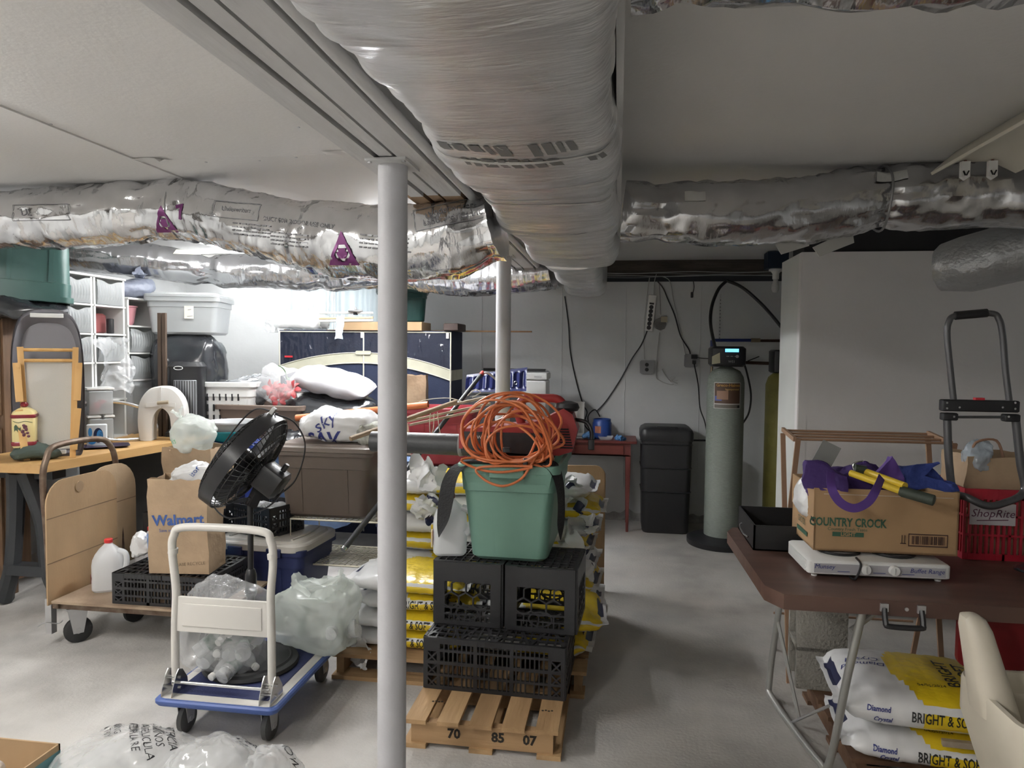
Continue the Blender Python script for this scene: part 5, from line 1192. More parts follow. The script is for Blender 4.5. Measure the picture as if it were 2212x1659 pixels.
G().loft([[(.0+x, -d/2-.02+q, zb+.0+y) for x, y in rr(.13,.03,.012,3)] for q in (0,.012)]).obj('cream_tab', m_wc, wr)
for sx in (-.012, w/2-.03): G().bb(sx-.01,sx+.012,-d/2-.016,-d/2-.006,WZ-.06,WZ-.015).obj('corner_clip', m_wplas, wr)
# things on the wardrobe
wx = wr.location.x; top = WZ
G().bb(-.40,.28,-.14,.14,0,.07,.004).solo('flat_carton', 'box', 'long flat brown carton on top of the wardrobe', m_card, (A(845,700,5.6).x, 5.66, top))
a = A(572, 712, 5.5); b = A(1145, 713, 5.75)
G().bar((a.x,5.86,top+.007), (b.x,5.86,top+.007), .05, .012).solo('wood_strip', 'wood strip', 'thin wooden strip jutting out past both ends of the wardrobe top', M('strip_wood', (.33,.19,.09), .6))
G().box((0,0,.02),(.12,.3,.06),None,.01).xf(TR((0,0,.011))).solo('dark_box', 'box', 'small dark box at the right end of the wardrobe top', M('dark_walnut', (.05,.03,.025), .6), (A(985,705,5.7).x, 5.66, top))
c = A(645, 690, 5.6)
t = thing('wrapped_roll', 'roll', 'clear film wrapped bundle of white tubes on the left of the wardrobe', (c.x, 5.66, top))
for k in range(3): G().tube([(-.16,-.06+.06*k,.05+.04*(k%2)), (.2,-.06+.06*k,.05+.04*(k%2))], .035, 14).obj('tube', m_wplas, t)
blob(.46,.26,.17,41,.03,10,.6).obj('film', m_clear2, t, sm=60)
blob(.10,.16,.12,44,.04,10,.6).xf(TR((-.24,-.03,-.02))).obj('film_end', m_clear2, t, sm=60)
for k, (y0, y1, mm, lab) in enumerate(((676,676,m_white,'white metal rod of the bundle on the wardrobe, topmost'), (688,686,M('cane', (.6,.48,.3), .6),'tan cane in the bundle on the wardrobe'), (694,692,m_wplas,'white plastic rod in the bundle on the wardrobe, lowest'))):
    a, b = A(690, y0, 5.52), A(806, y1, 5.52); G().tube([a, b], .009, 8).solo('rod', 'rod', lab, mm, group='rods on the wardrobe')
c = A(766, 672, 5.5)
t = thing('wheel_spinner', 'wheel', 'small grey wheel with a spindle on the rods above the wardrobe', (c.x, 5.52, c.z-.03)); G().lathe([(.01,.02), (.055,.025), (.06,.032), (.055,.04), (.012,.045), (.006,.065)], 24).obj('wheel', M('wheel_grey', (.30,.30,.30), .5), t); G().lathe([(.018,0), (.018,.02)], 12).obj('hub', m_black, t)
c0, c1_ = A(735, 682, 5.45), A(730, 732, 5.45)
G().grid(6, 14, lambda u, v: (c0.x-.03+.065*u-.02*v, 5.46-.01*math.sin(v*6+u*3), c0.z+(c1_.z-c0.z)*v)).crumple(.01, 18, 3).solo('blue_strap', 'strap', 'light blue printed cloth strap hanging over the wardrobe edge', M('pale_blue_cloth', (.42,.58,.72), .7, col2=(.65,.72,.78), vs=30), sm=60)
t = thing('storage_tote', 'tote', 'dark green tote on the wardrobe, half hidden by the steel post', (A(868,690,5.75).x, 5.77, top+.001+.07), .3)
tote(t, .40,.30,.36,.27,A(900,635,5.7).z-top-.07+.04, M('bottle_green', (.012,.05,.045), .35))
# navy plastic sled, white appliance, black bar
c = A(1155, 870, 5.6)
t = thing('white_appliance', 'appliance', 'white boxy appliance behind the orange cord, by the back wall', (A(1130,850,5.75).x, 5.9, 0)); zt = A(1150, 806, 5.75).z
G().bb(-.19,.19,-.15,.15,0,zt-.06,.02).obj('body', m_white, t); G().bb(-.195,.195,-.155,.155,zt-.055,zt,.012).obj('top_lid', m_white, t); G().bb(.09,.15,-.158,-.154,zt-.035,zt-.022).obj('latch_mark', M('pale_grey', (.5,.5,.5), .5), t)
a, b = A(1005, 838, 5.35), A(1137, 825, 5.35); cx = (a.x+b.x)/2
t = thing('navy_sled', 'sled', 'navy ribbed plastic sled lying behind the farther post', (cx, 5.45, A(1070,855,5.35).z), 0); w = b.x-a.x
g = G().grid(60, 16, lambda u, v: ((u-.5)*w, -.1+.05*v-.012*math.cos(u*w*120)*(.15 < v < .85), .02+(.02+.16)*v*(1-.25*(1-u))+.02*u)); g.obj('shell', M('sled_navy', (.015,.02,.085), .3), t)
G().grid(40, 4, lambda u, v: ((u-.5)*w, -.05+.1*v, .20-.045*(1-u)+.02*u)).obj('rim', MATS['sled_navy'], t)
G().tube([(w*.32+.012*math.cos(2*PI*i/12), -.085, .1+.012*math.sin(2*PI*i/12)) for i in range(12)], .003, 6, closed=True).obj('eyelet', m_chrome, t)
zs_ = t.location.z
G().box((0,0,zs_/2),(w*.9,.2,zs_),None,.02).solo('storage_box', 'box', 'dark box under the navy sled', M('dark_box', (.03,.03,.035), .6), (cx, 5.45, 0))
a, b = A(1022, 800, 5.9), A(1166, 804, 5.9); G().bb(a.x,b.x,6.36,6.40,(a.z+b.z)/2-.012,(a.z+b.z)/2+.012).solo('black_bar', 'bar', 'black horizontal bar on the back wall behind the navy sled', m_black)
# ================================================================== centre: pallet, crates, green tote, cord
pt = pallet('wooden pallet stencilled with numbers under the stacked black crates', (-.487, 2.90, 0), 0, .585, .68)
g = text_g('70', .05, FRONT((-.13,-.365,.055)), bold=.002)
m_sten = M('stencil_black', (.02,.015,.01), .8)
for body, x in (('70', -.105), ('85', .065), ('07', .185)): text_g(body, .05, FRONT((x,-.329,.062)), bold=.002).obj('stencil', m_sten, pt)
for x in (-.22,.22):
    for k in range(4): G().lathe([(.005,0), (.005,.001)], 6, TR((x+.012*k,-.20+.004*(k%2),.1152))).obj('nail_mark', m_sten, pt)
PZt = .116
slat_crate('large black slatted crate on the numbered pallet', (-.475, 3.0, PZt), -.03, .585, .40, .215, group='black slatted crates')
za_ = PZt+.216
mc = milk_crate('left black milk crate under the white jug', (-.615, 3.12, za_), -.05, .30, .33, .275, group='black milk crates')
copy_tree(mc, (-.295, 3.10, za_), -.06, 'right black milk crate under the green tote')
zb2 = za_+.2765
m_green = M('sage_green_plastic', (.15,.285,.225), .42, var=.03, vs=4)
GX, GY = A(1098, 1100, 2.95).x, 3.26
t = thing('storage_tote', 'tote', 'sage green tote standing on the milk crates under the orange cord', (GX, GY, zb2), -.02); HG = .425
tote(t, .42,.60,.335,.52,HG, m_green, r=.045, rim=.014, ribs=False)
for sx in (-1, 1):
    G().loft([[(sx*x, y, z) for x, y in ((.115,-.262),(.122,-.262),(.122,-.25),(.115,-.25))] if False else [(sx*(.062)-.004, -.262-.0, .03), (sx*(.062)+.004, -.262, .03), (sx*.062+.004, -.25, .03), (sx*.062-.004, -.25, .03)], [(sx*.07-.004, -.296, HG-.04), (sx*.07+.004, -.296, HG-.04), (sx*.07+.004, -.28, HG-.04), (sx*.07-.004, -.28, HG-.04)]]).obj('groove_ridge', m_green, t)
    G().loft([[(sx*.072+x, y, HG*.72) for x, y in ((0,-.288),(sx*.10,-.288),(sx*.10,-.275),(0,-.275))], [(sx*.075+x, y, HG-.035) for x, y in ((0,-.308),(sx*.115,-.308),(sx*.115,-.29),(0,-.29))]]).obj('corner_panel', m_green, t)
G().bb(-.075,.075,-.335,-.30,HG-.055,HG-.002,.008).obj('handle', m_green, t)
ZT = zb2+HG
jg = jug('milk jug with a dull red cap and red label beside the green tote', (A(968,1190,3.05).x, 3.09, zb2), .2, cap=(.25,.03,.03), group='plastic jugs')
G().grid(6, 5, lambda u, v: (-.0765+.0, -.06+.06*u, .045+.07*v)).obj('label', M('red_price_label', (.48,.06,.05), .5, col2=(.75,.7,.68), vs=25), jg)
G().bb(-.085,-.078,-.03,.02,.03,.10).obj('tag', M('yellow_paper', (.62,.55,.33), .8), jg)
# black mat draped over the tote
prof = [Vector(A(x, y, 3.02)) for x, y in ((946,1160),(948,1110),(955,1060),(975,1020),(1003,1001),(1060,992),(1130,990),(1185,996),(1207,1015),(1213,1060),(1216,1110),(1213,1165))]
zmin = ZT+.003
pf = smooth(prof, 4)
for q in pf:
    if GX-.20 < q.x < GX+.215: q.z = max(q.z, zmin)
def mat_pt(u, v):
    i = u*(len(pf)-1); k = min(int(i), len(pf)-2); q = pf[k].lerp(pf[k+1], i-k)
    edge = abs(u-.5)*2; wv = .34*(1-.55*max(0, edge-.55)/.45)
    return (q.x, 2.965+.0+wv*v+.06*max(0, edge-.6)*(1 if u < .5 else .3), q.z+.05*max(0, edge-.72)*(v-.5)*(2 if u < .5 else -1))
m_mat = M('mat_grey', (.014,.014,.015), .85, bump=.4, bs=120, stretch=(.2,1,1))
mt = thing('rubber_mat', 'mat', 'dark ribbed rubber mat draped over the green tote', (GX, 3.1, ZT+.001))
def slab(fn, nu, nv, th=(0,0,-.006)):
    g = G().grid(nu, nv, fn); n_ = len(g.v); T = Vector(th); g.v += [q+T for q in g.v]; g.f += [tuple(i+n_ for i in fc) for fc in g.f[:]]
    rim = [i for i in range(nu)]+[j*nu+nu-1 for j in range(1, nv)]+[(nv-1)*nu+i for i in range(nu-2, -1, -1)]+[j*nu for j in range(nv-2, 0, -1)]
    for i in range(len(rim)): a_, b_ = rim[i], rim[(i+1) % len(rim)]; g.f.append((a_, b_, b_+n_, a_+n_))
    g.mi = [0]*len(g.f); return g
xl_, xr_ = A(1000,1000,3.0).x, A(1190,1000,3.0).x
slab(lambda u, v: (xl_+(xr_-xl_)*u, 2.95+.36*v, ZT+.008+.006*math.sin(u*9)), 24, 8).obj('top_sheet', m_mat, mt, world=True)
def flap(o_, i_, Yo, Yi): 
    O = smooth([A(x, y, Yo) for x, y in o_], 5); I = smooth([A(x, y, Yi) for x, y in i_], 5); n_ = min(len(O), len(I))
    return slab(lambda u, v: tuple(O[int(round(u*(n_-1)))].lerp(I[int(round(u*(n_-1)))], v)), n_, 5, (.0,.007,0))
flap(((1003,997),(975,1008),(955,1040),(946,1090),(944,1135),(947,1160)), ((1010,1008),(994,1020),(984,1045),(979,1080),(968,1125),(948,1161)), 2.99, 2.93).obj('hanging_end', m_mat, mt, world=True)
flap(((1180,992),(1205,1002),(1217,1040),(1220,1085),(1219,1130),(1212,1166)), ((1165,1004),(1186,1018),(1200,1050),(1205,1090),(1204,1135),(1210,1167)), 2.99, 2.94).obj('hanging_end', m_mat, mt, world=True)
# leaf blower lying on the mat
m_blr = M('blower_red', (.30,.025,.025), .4)
lb = thing('leaf_blower', 'leaf blower', 'red electric leaf blower with a fat black tube on the green tote', (GX+.05, 3.28, ZT+.01))
zc_ = A(930, 962, 3.25).z-ZT-.01
x0_ = A(800, 962, 3.3).x-GX-.05; x1_ = A(1010, 962, 3.3).x-GX-.05
m_btube = M('blower_tube', (.045,.047,.05), .45, bump=.1, bs=60)
G().tube([(x0_,.05,zc_), (x1_,.02,zc_), (x1_+.02,.02,zc_)], [.05,.052,.054], 28).obj('tube', m_btube, lb); G().lathe([(.0545,0), (.056,.004), (.056,.016), (.0545,.02)], 28, TR((x1_-.04,.025,zc_),(0,PI/2,0))).obj('tube_ring', M('ring_grey', (.2,.2,.2), .4), lb)
# body seen from the side: profile in xz
def sideprism(pts, d, y=0): return G().prism(pts, d, frame((0, y+d/2, 0), (1,0,0), (0,0,1)))
bp = [(x1_-.02,.02), (.14,.0), (.20,.02), (.225,.12), (.20,.19), (.16,.215), (.06,.16), (-.02,.14), (x1_-.02,.11)]
sideprism(bp, .16).obj('housing', m_blr, lb)
sideprism([(x1_+.0,.015), (.10,.0), (.06,.10), (x1_+.0,.10)], .172).obj('housing_panel', m_black, lb)
text_g('POWERJET', .022, FRONT((x1_+.09,-.09,.075))).obj('printed_text', m_wplas, lb)
G().tube(smooth([(-.04,0,.13), (-.06,0,.2), (-.03,0,.25), (.06,0,.255), (.13,0,.25), (.17,0,.2)], 5), .02, 12).obj('handle', m_blr, lb)
G().lathe([(.05,0), (.058,.015), (.05,.035), (.02,.045)], 20, TR((.17,0,.2))).obj('motor_cap', m_black, lb)
for k in range(8): G().bb(.145,.205-.003*k,-.084,-.078,.035+.012*k,.041+.012*k).obj('vent_slot', m_dark, lb)
G().tube(smooth([(.2,0,.16), (.26,-.02,.15), (.285,-.03,.11), (.285,-.03,.07)], 5), .009, 10).obj('cord_stub', m_black, lb); G().box((.285,-.03,.05),(.028,.022,.05),None,.005).obj('plug', m_black, lb)
# orange extension cord: a tangled coil
rnd = random.Random(14); P = []; cx0, cz0 = A(1105, 945, 3.0).x, A(1105, 945, 3.0).z
n = 17
for k in range(n):
    Rx, Rz = rnd.uniform(.10,.225), rnd.uniform(.09,.18); ox, oz = rnd.uniform(-.075,.075), rnd.uniform(-.045,.05); ph = rnd.uniform(0, .6); dy = rnd.uniform(-.055,.05); ty_ = rnd.uniform(-.5,.5); tw = rnd.uniform(-.06,.06)
    for j in range(7):
        a = 2*PI*j/7+ph
        z = cz0+oz+Rz*math.sin(a); y = 2.995+dy+ty_*.12*math.sin(a)+tw*math.cos(a)
        if z < ZT+.012: z = ZT+.012+rnd.uniform(0,.01)
        P.append((cx0+ox+Rx*math.cos(a), min(y, 3.16), z))
P += [A(1005,990,2.94), A(1030,1012,2.93), A(1085,1020,2.92), A(1150,1008,2.92)]
loop = [A(1035,1010,2.92), A(1045,1035,2.91), A(1085,1050,2.90), A(1125,1035,2.91), A(1150,1000,2.93), A(1175,960,2.96)]
m_cord = M('orange_cord', (.56,.155,.05), .4)
ec = thing('extension_cord', 'cord', 'tangled orange extension cord coiled on top of the leaf blower', (cx0, 3.0, ZT+.005))
G().tube(smooth(P+loop, 7), .0055, 8).obj('cable', m_cord, ec, world=True)
e = A(1095, 972, 2.93); G().box(e, (.035,.025,.022), None, .006).obj('plug', m_black, ec, world=True)
e = A(1135, 998, 2.93); G().box(e, (.02,.02,.03), None, .005).obj('socket_end', m_black, ec, world=True)
# ================================================================== salt bags on the second pallet
pallet('wooden pallet under the stacked salt bags behind the post', (-.70, 3.66, 0), PI/2, 1.20, 1.16, slats=7)
rnd = random.Random(4)
proto = {}
lab = lambda row, col, k, n: '%s salt bag in the %s stack of the %s row' % (('lowest','second','third','fourth','fifth','sixth','seventh','topmost')[k] if k < n-1 else 'topmost', col, row)
def stack(X, Y, n, row, col, H, fl=False, sd=0, txt=0):
    for k in range(n):
        salt_bag(lab(row, col, k, n), (X+rnd.uniform(-.03,.03), Y+rnd.uniform(-.02,.02), .1155+k*H), (PI if (k+fl) % 2 and row == 'rear' else 0)+rnd.uniform(-.1,.1), .62, .44, H*1.06, sd+k, txt if k < 3 else 0)
stack(-.95, 3.36, 4, 'front', 'left', .084, sd=1, txt=1)
stack(-.37, 3.38, 2, 'front', 'right', .10, sd=11)
stack(-.96, 3.88, 7, 'rear', 'left', .102, sd=20)
stack(-.385, 3.90, 7, 'rear', 'right', .102, True, sd=30)
for k, (px, py, Y, s_, a) in enumerate(((775,1405,3.12,.11,.5),(925,1020,3.66,.13,.2),(925,1090,3.66,.09,-.3),(930,1110,3.66,.11,.8),(1225,1050,3.7,.10,-.6),(1240,1090,3.68,.09,.3),(1255,1130,3.66,.11,-.2),(1235,1175,3.64,.10,.5),(1262,1225,3.62,.10,-.5),(1255,1345,3.3,.08,.8))):
    q = A(px, py, Y); e_ = thing('bag_end', 'salt bag', 'loose folded salt bag end, number %d from the left beside the green tote' % (k+1) if False else ('crumpled empty salt bag at the foot of the front left stack', 'crumpled empty salt bag atop the rear left stack, by the mat', 'thin crumpled salt bag poking out left of the white jug', 'crumpled salt bag corner just above the white jug', 'crumpled salt bag highest on the right of the green tote', 'crumpled salt bag right of the hanging mat end', 'crumpled salt bag with a navy patch, halfway down right of the green tote', 'crumpled salt bag under the mat end', 'crumpled salt bag drooping over the right milk crate', 'crumpled salt bag low on the right of the big black crate')[k], q, group='crumpled salt bag ends')
    g = G().grid(16, 12, lambda u, v: ((u-.5)*s_*1.5, .03*math.sin(u*5+k), (v-.5)*s_*1.2*(1-.5*abs(u-.5)))).crumple(.05, 11, k+2); g.xf(rotz(0) @ Matrix.Rotation(a, 4, 'Y')); g.obj('film', m_sbag, e_, sm=40)
    G().grid(5, 5, lambda u, v: (.02+.04*u, .0, -.02+.045*v)).crumple(.05, 11, k+2).xf(Matrix.Translation((0,-.006,0)) @ Matrix.Rotation(a, 4, 'Y')).obj('navy_patch', m_snavy, e_)
q = A(785, 1412, 3.08); g = text_g('TWO-HANDLE\nBAG', .022, FRONT(q))
# leaning cardboard
a, b = A(1238, 1005, 4.42), A(1303, 1220, 4.42)
for k in range(2):
    w_ = b.x-a.x-.03*k; t = thing('cardboard_sheet', 'cardboard', ('front','back')[k]+' of two rounded cardboard sheets standing behind the salt bags', ((a.x+b.x)/2+.02*k, 4.44+.03*k, 0), .15, 'rounded cardboard sheets')
    h_ = a.z-.01*k; pts = [(-w_/2-.15,0), (w_/2,0)]+[(w_/2-.06+.06*math.cos(PI/2*i/6), h_-.06+.06*math.sin(PI/2*i/6)) for i in range(7)]+[(-w_/2-.15,h_)]
    G().prism(pts, .012, frame((0,0,0), (1,0,0), (0,0,1))).obj('sheet', m_card, t)
# ================================================================== back wall, right part
YW = YB-.002
m_dred = M('red_paint_wood', (.16,.035,.03), .45, bump=.08, bs=40)
xa, xb = A(1175, 960, 6.1).x, A(1375, 960, 6.1).x; zt = A(1300, 948, 6.1).z
t = thing('side_table', 'table', 'dark red wooden side table with one drawer against the back wall', ((xa+xb)/2, 6.17, 0)); w = xb-xa
G().bb(-w/2,w/2,-.2,.22,zt-.022,zt,.005).obj('top', m_dred, t)
G().bb(-w/2+.04,w/2-.05,-.17,.2,zt-.13,zt-.022).obj('apron', m_dred, t)
G().prism([(-w/2+.05,0), (w/2-.09,0), (w/2-.05,-.06), (w/2-.06,.01), (-w/2+.05,.01)], .015, frame((0,-.155,zt-.13), (1,0,0), (0,0,1))).obj('apron_curve', m_dred, t)
d_ = G().bb(-.12,w/2-.11,-.186,-.17,zt-.115,zt-.04,.004).obj('drawer', M('drawer_red', (.20,.045,.035), .4), t); G().lathe([(.006,0), (.014,.012), (.012,.022), (0,.026)], 14, TR((.03,-.186,zt-.078),(PI/2,0,0))).obj('knob', m_dred, d_)
for sx in (-w/2+.06, w/2-.07):
    for sy in (-.16,.18): G().loft([[(sx+x, sy+y, 0) for x, y in rr(.022,.022,.004,2)], [(sx+x, sy+y, zt-.13) for x, y in rr(.045,.045,.006,2)]]).obj('leg', m_dred, t)
# white caddy box, spray bottle
c0, c1 = A(1193, 945, 6.05), A(1262, 870, 6.05)
t = thing('caddy', 'box', 'white open carton with a spray bottle on the red side table', ((c0.x+c1.x)/2, 6.12, zt)); w = c1.x-c0.x; h = c1.z-zt
G().bb(-w/2,w/2,.05,.055,0,h).obj('back_panel', m_white, t); G().bb(-w/2,w/2,-.06,-.055,0,.05).obj('front_panel', m_white, t); G().bb(w/2-.004,w/2,-.06,.055,0,h*.98).obj('side_panel', m_white, t); G().bb(-w/2,w/2,-.06,.055,0,.004).obj('bottom', m_white, t)
G().bb(w/2-.075,w/2-.015,-.0615,-.06,.018,.026).obj('printed_line', m_ink, t)
t = thing('spray_bottle', 'bottle', 'white spray bottle in the open white carton', ((c0.x+c1.x)/2+.06, 6.12, zt+.005)); G().lathe([(.03,0), (.033,.01), (.033,.11), (.02,.15), (.013,.18)], 18).obj('bottle', m_white, t); G().prism([(-.02,0), (.012,0), (.014,.05), (-.02,.04)], .02, frame((0,.01,.175),(1,0,0),(0,0,1))).obj('trigger_head', m_white, t)
# blue canister, gloves, clear tray
c0 = A(1300, 938, 6.1); m_bl = M('cobalt_plastic', (.02,.06,.26), .35)
t = thing('blue_container', 'container', 'cobalt blue plastic tub with an orange label on the red side table', (c0.x, 6.16, zt)); r = (A(1322,920,6.1).x-A(1280,920,6.1).x)/2; h = A(1300,906,6.1).z-zt
G().lathe([(r*.9,0), (r,.01), (r,h*.8), (r*.92,h*.86), (r*.92,h), (r*.85,h), (r*.85,.01)], 28, caps=(True,False)).obj('tub', m_bl, t); G().grid(8, 3, lambda u, v: (r*1.01*math.cos(PI*1.15+u*.7), r*1.01*math.sin(PI*1.15+u*.7), h*(.3+.35*v))).obj('label', M('orange_label', (.45,.17,.10), .5), t)
t.rotation_euler.z = .3
m_glove = M('blue_glove', (.10,.26,.52), .45, bump=.5, bs=30)
for k, px in enumerate((1273, 1342)):
    c = A(px, 945, 5.98); blob(.085,.08,.045,k+3,.03,26).solo('rubber_glove', 'glove', ('left','right')[k]+' crumpled blue glove on the edge of the red side table', m_glove, (c.x, 6.03, zt), 0, group='blue gloves', sm=60)
c = A(1308, 945, 6.0); G().loft([[(x, y, z) for x, y in rr(.13-q,.09-q,.02,4)] for q, z in ((.03,0),(.0,.03),(.004,.03),(.034,.004))]).solo('clear_tray', 'tray', 'clear plastic tray between the two blue gloves', m_clear2, (c.x, 6.05, zt))
# black brine bin
xa, xb = A(1384, 1050, 6.0).x, A(1494, 1050, 6.0).x; zt2 = A(1440, 921, 6.05).z; w = xb-xa
bn = thing('brine_bin', 'bin', 'tall black softener salt bin with a moulded lid by the back wall', ((xa+xb)/2, 6.18, 0)); m_bb = M('black_bin', (.022,.022,.024), .45)
R = lambda a, z, r=.05: [(x, y, z) for x, y in rr(w+a, .40+a, r, 5)]
G().loft([R(-.05,0), R(-.03,.02), R(0,zt2-.16), R(0,zt2-.10)]).obj('tub', m_bb, bn)
for zz in (.35,.55,.75): G().loft([R(-.028+.028*zz/.8,zz-.006), R(-.012+.028*zz/.8,zz), R(-.028+.028*zz/.8,zz+.006)], caps=(False,False)).obj('moulded_band', m_bb, bn)
l_ = G().loft([R(.01,zt2-.12), R(.02,zt2-.11), R(.02,zt2-.05), R(.0,zt2-.025), R(-.06,zt2-.005), R(-.16,zt2)]).obj('lid', m_bb, bn); G().bb(-.09,.09,-.19,-.12,zt2-.02,zt2+.004,.012).obj('grip', m_black, l_)
G().tube([(w/2-.01,.1,zt2-.14), (w/2+.15,.12,zt2-.14)], .008, 8).obj('brine_line', m_black, bn)
# mineral tank
XT, YT = A(1566, 1000, 5.72).x, 5.78; zb_ = .05; ztop = A(1566, 792, 5.7).z; rT = (A(1606,900,5.75).x-A(1525,900,5.75).x)/2
tk2 = thing('water_filter', 'tank', 'grey-green fibreglass filter tank with a black control head', (XT, YT, 0))
m_tank = M('fibreglass_green', (.27,.30,.26), .35, bump=.5, bs=60, stretch=(1,1,6), var=.1, vs=30)
G().lathe([(rT*.9,.05), (rT,.07), (rT,ztop-.13), (rT*.94,ztop-.08), (rT*.75,ztop-.035), (rT*.4,ztop-.01), (rT*.3,ztop)], 40).obj('tank', m_tank, tk2)
G().lathe([(.27,0), (.275,.01), (.275,.04), (.25,.055), (rT+.03,.06), (rT,.075)], 44).obj('base', m_black, tk2)
hw = .13; hh = A(1566,748,5.65).z-ztop
hd = G().box((.0,-.02,ztop+hh/2),(hw*2,.24,hh),None,.03).obj('control_head', m_black, tk2)
G().bb(-.03,.07,-.146,-.14,ztop+hh*.72,ztop+hh*.88).obj('display', M('lcd_blue', (.05,.3,.6), .3, emit=((.12,.50,.95), 1.3)), hd)
for k in range(3): G().bb(-.02+.03*k,0+.03*k,-.146,-.14,ztop+hh*.5,ztop+hh*.53).obj('button', M('button_grey', (.3,.3,.3), .5), hd)
G().lathe([(.012,0), (.012,.004)], 14, TR((.06,-.141,ztop+hh*.51),(PI/2,0,0))).obj('button', MATS['button_grey'], hd)
text_g('WS1', .026, FRONT((.02,-.1415,ztop+hh*.25))).obj('printed_text', M('button_grey', (.3,.3,.3), .5), hd)
# label on the tank, curved
za_, zb3 = A(1566,883,5.65).z, A(1566,826,5.65).z
def lab_(u0, u1, z0, z1, nm, mm, off=.002, par=None):
    a0 = -PI/2-.78; return G().grid(14, 4, lambda u, v: ((rT+off)*math.cos(a0+1.5*(u0+(u1-u0)*u)), (rT+off)*math.sin(a0+1.5*(u0+(u1-u0)*u)), za_+(zb3-za_)*(z0+(z1-z0)*v))).obj(nm, mm, par or tk2)
lb_ = lab_(0,1,0,1,'label', M('label_white', (.55,.53,.50), .5))
for u0,u1,z0,z1,nm,col in ((.03,.97,.2,.97,'label_photo',(.10,.055,.035)), (.05,.30,.3,.48,'label_blue',(.10,.13,.40)), (.12,.52,.35,.75,'printed_portrait',(.35,.20,.13)), (.12,.45,.68,.82,'printed_hair',(.09,.05,.03)), (.04,.96,.03,.16,'printed_strip',(.16,.14,.12)), (.85,.95,.04,.13,'printed_code',(.02,.02,.02))):
    lab_(u0,u1,z0,z1,nm,M('lab_'+nm,col,.5),.0025+.0006*len(lb_.children),lb_)
for body, z, sz, col in (('Greco-Haines', .89, .032, (.55,.30,.07)), ('Incorporated', .74, .02, (.5,.33,.10))):
    g = text_g(body, sz, cut=.02, bold=.0006); g.v = [Vector(((rT+.006)*math.cos(-PI/2+(q.x+(.03 if sz < .03 else 0))/rT), (rT+.006)*math.sin(-PI/2+(q.x+(.03 if sz < .03 else 0))/rT), za_+(zb3-za_)*z+q.y)) for q in g.v]; g.obj('printed_text', M('print_gold'+str(sz), col, .5), lb_)
# hoses and pipes
def hose(nm, cat, label, pts, r, mm, Y=None, k=6):
    return G().tube(smooth([A(*p) if len(p) == 3 else p for p in pts], k), r, 8).solo(nm, cat, label, mm)
hose('black_hose','hose','black hose rising from the filter head and bending to the sill, left arm',((1545,752,5.72),(1535,700,6.2),(1538,660,6.3),(1552,625,6.36),(1568,608,6.38)),.014,m_black)
hose('black_hose','hose','black hose arching right from the sill behind the closet, right arm',((1570,606,6.38),(1605,622,6.36),(1650,662,6.3),(1692,712,6.25),(1715,745,6.2)),.014,m_black)
hose('black_hose','hose','thin black drain hose looping down beside the filter tank',((1602,775,5.82),(1612,800,5.9),(1622,850,6.0),(1618,890,6.02),(1604,915,6.02),(1595,925,5.98)),.008,m_black)
m_bpipe = M('blue_pipe', (.015,.03,.16), .35)
t = thing('blue_pipe', 'pipe', 'blue water pipe with brass fittings behind the filter head', A(1540,740,6.2)); o = t.location.copy()
T_ = lambda x, y: A(x, y, 6.2)-o
G().tube([T_(1538,735), T_(1622,735)], .014, 10).obj('pipe', m_bpipe, t); G().tube([T_(1538,735), T_(1538,790)], .014, 10).obj('pipe', m_bpipe, t)
G().tube([T_(1622,735), T_(1642,735)], .018, 10).obj('fitting', M('brass', (.30,.24,.16), .4, metal=.8), t); G().tube([T_(1642,736), T_(1720,736)], .012, 10).obj('copper_pipe', M('dark_copper', (.07,.04,.03), .5, metal=.5), t)
G().tube([T_(1605,783), T_(1660,785)], .014, 10).obj('valve_pipe', M('dark_copper', (.07,.04,.03), .5, metal=.5), t); G().tube([T_(1538,790), T_(1536,812)], .010, 8).obj('spigot', MATS['brass'], t)
G().bar(T_(1615,780), T_(1640,770), .008).obj('valve_lever', m_black, t)
c = A(1557, 640, 6.42); c2 = A(1557, 735, 6.42)
t = thing('hanger_strap', 'strap', 'perforated metal strap hanging down to the blue pipe', (c.x, 6.435, c2.z)); G().bb(-.008,.008,-.001,.001,0,c.z-c2.z+.02).obj('strap', m_galv, t)
for k in range(12): G().lathe([(.004,0), (.004,.003)], 8, TR((0,-.001,.02+k*.03),(PI/2,0,0))).obj('hole', m_dark, t)
G().prism([(0,0), (.06,.03), (.065,-.05), (.0,-.06)], .002, TR(A(1538,770,5.6), (PI/2,0,.2))).solo('paper_tag', 'tag', 'blank cream tag stuck beside the filter head', M('yellow_card', (.72,.68,.5), .7))
# second tank
X2, Y2 = A(1690, 900, 6.05).x, 6.1; r2 = X2-A(1655,900,6.05).x
t = thing('pressure_tank', 'tank', 'mustard yellow tank half hidden behind the white closet', (X2, Y2, 0)); z2 = A(1680, 805, 6.0).z
G().lathe([(r2*.9,0), (r2,.03), (r2,z2-.1), (r2*.85,z2-.04), (r2*.5,z2)], 36).obj('tank', M('mustard_paint', (.30,.27,.07), .5, bump=.2, bs=40, var=.1, vs=12), t); G().box((.02,0,z2+.09),(.22,.22,.19),None,.02).obj('control_head', m_black, t)
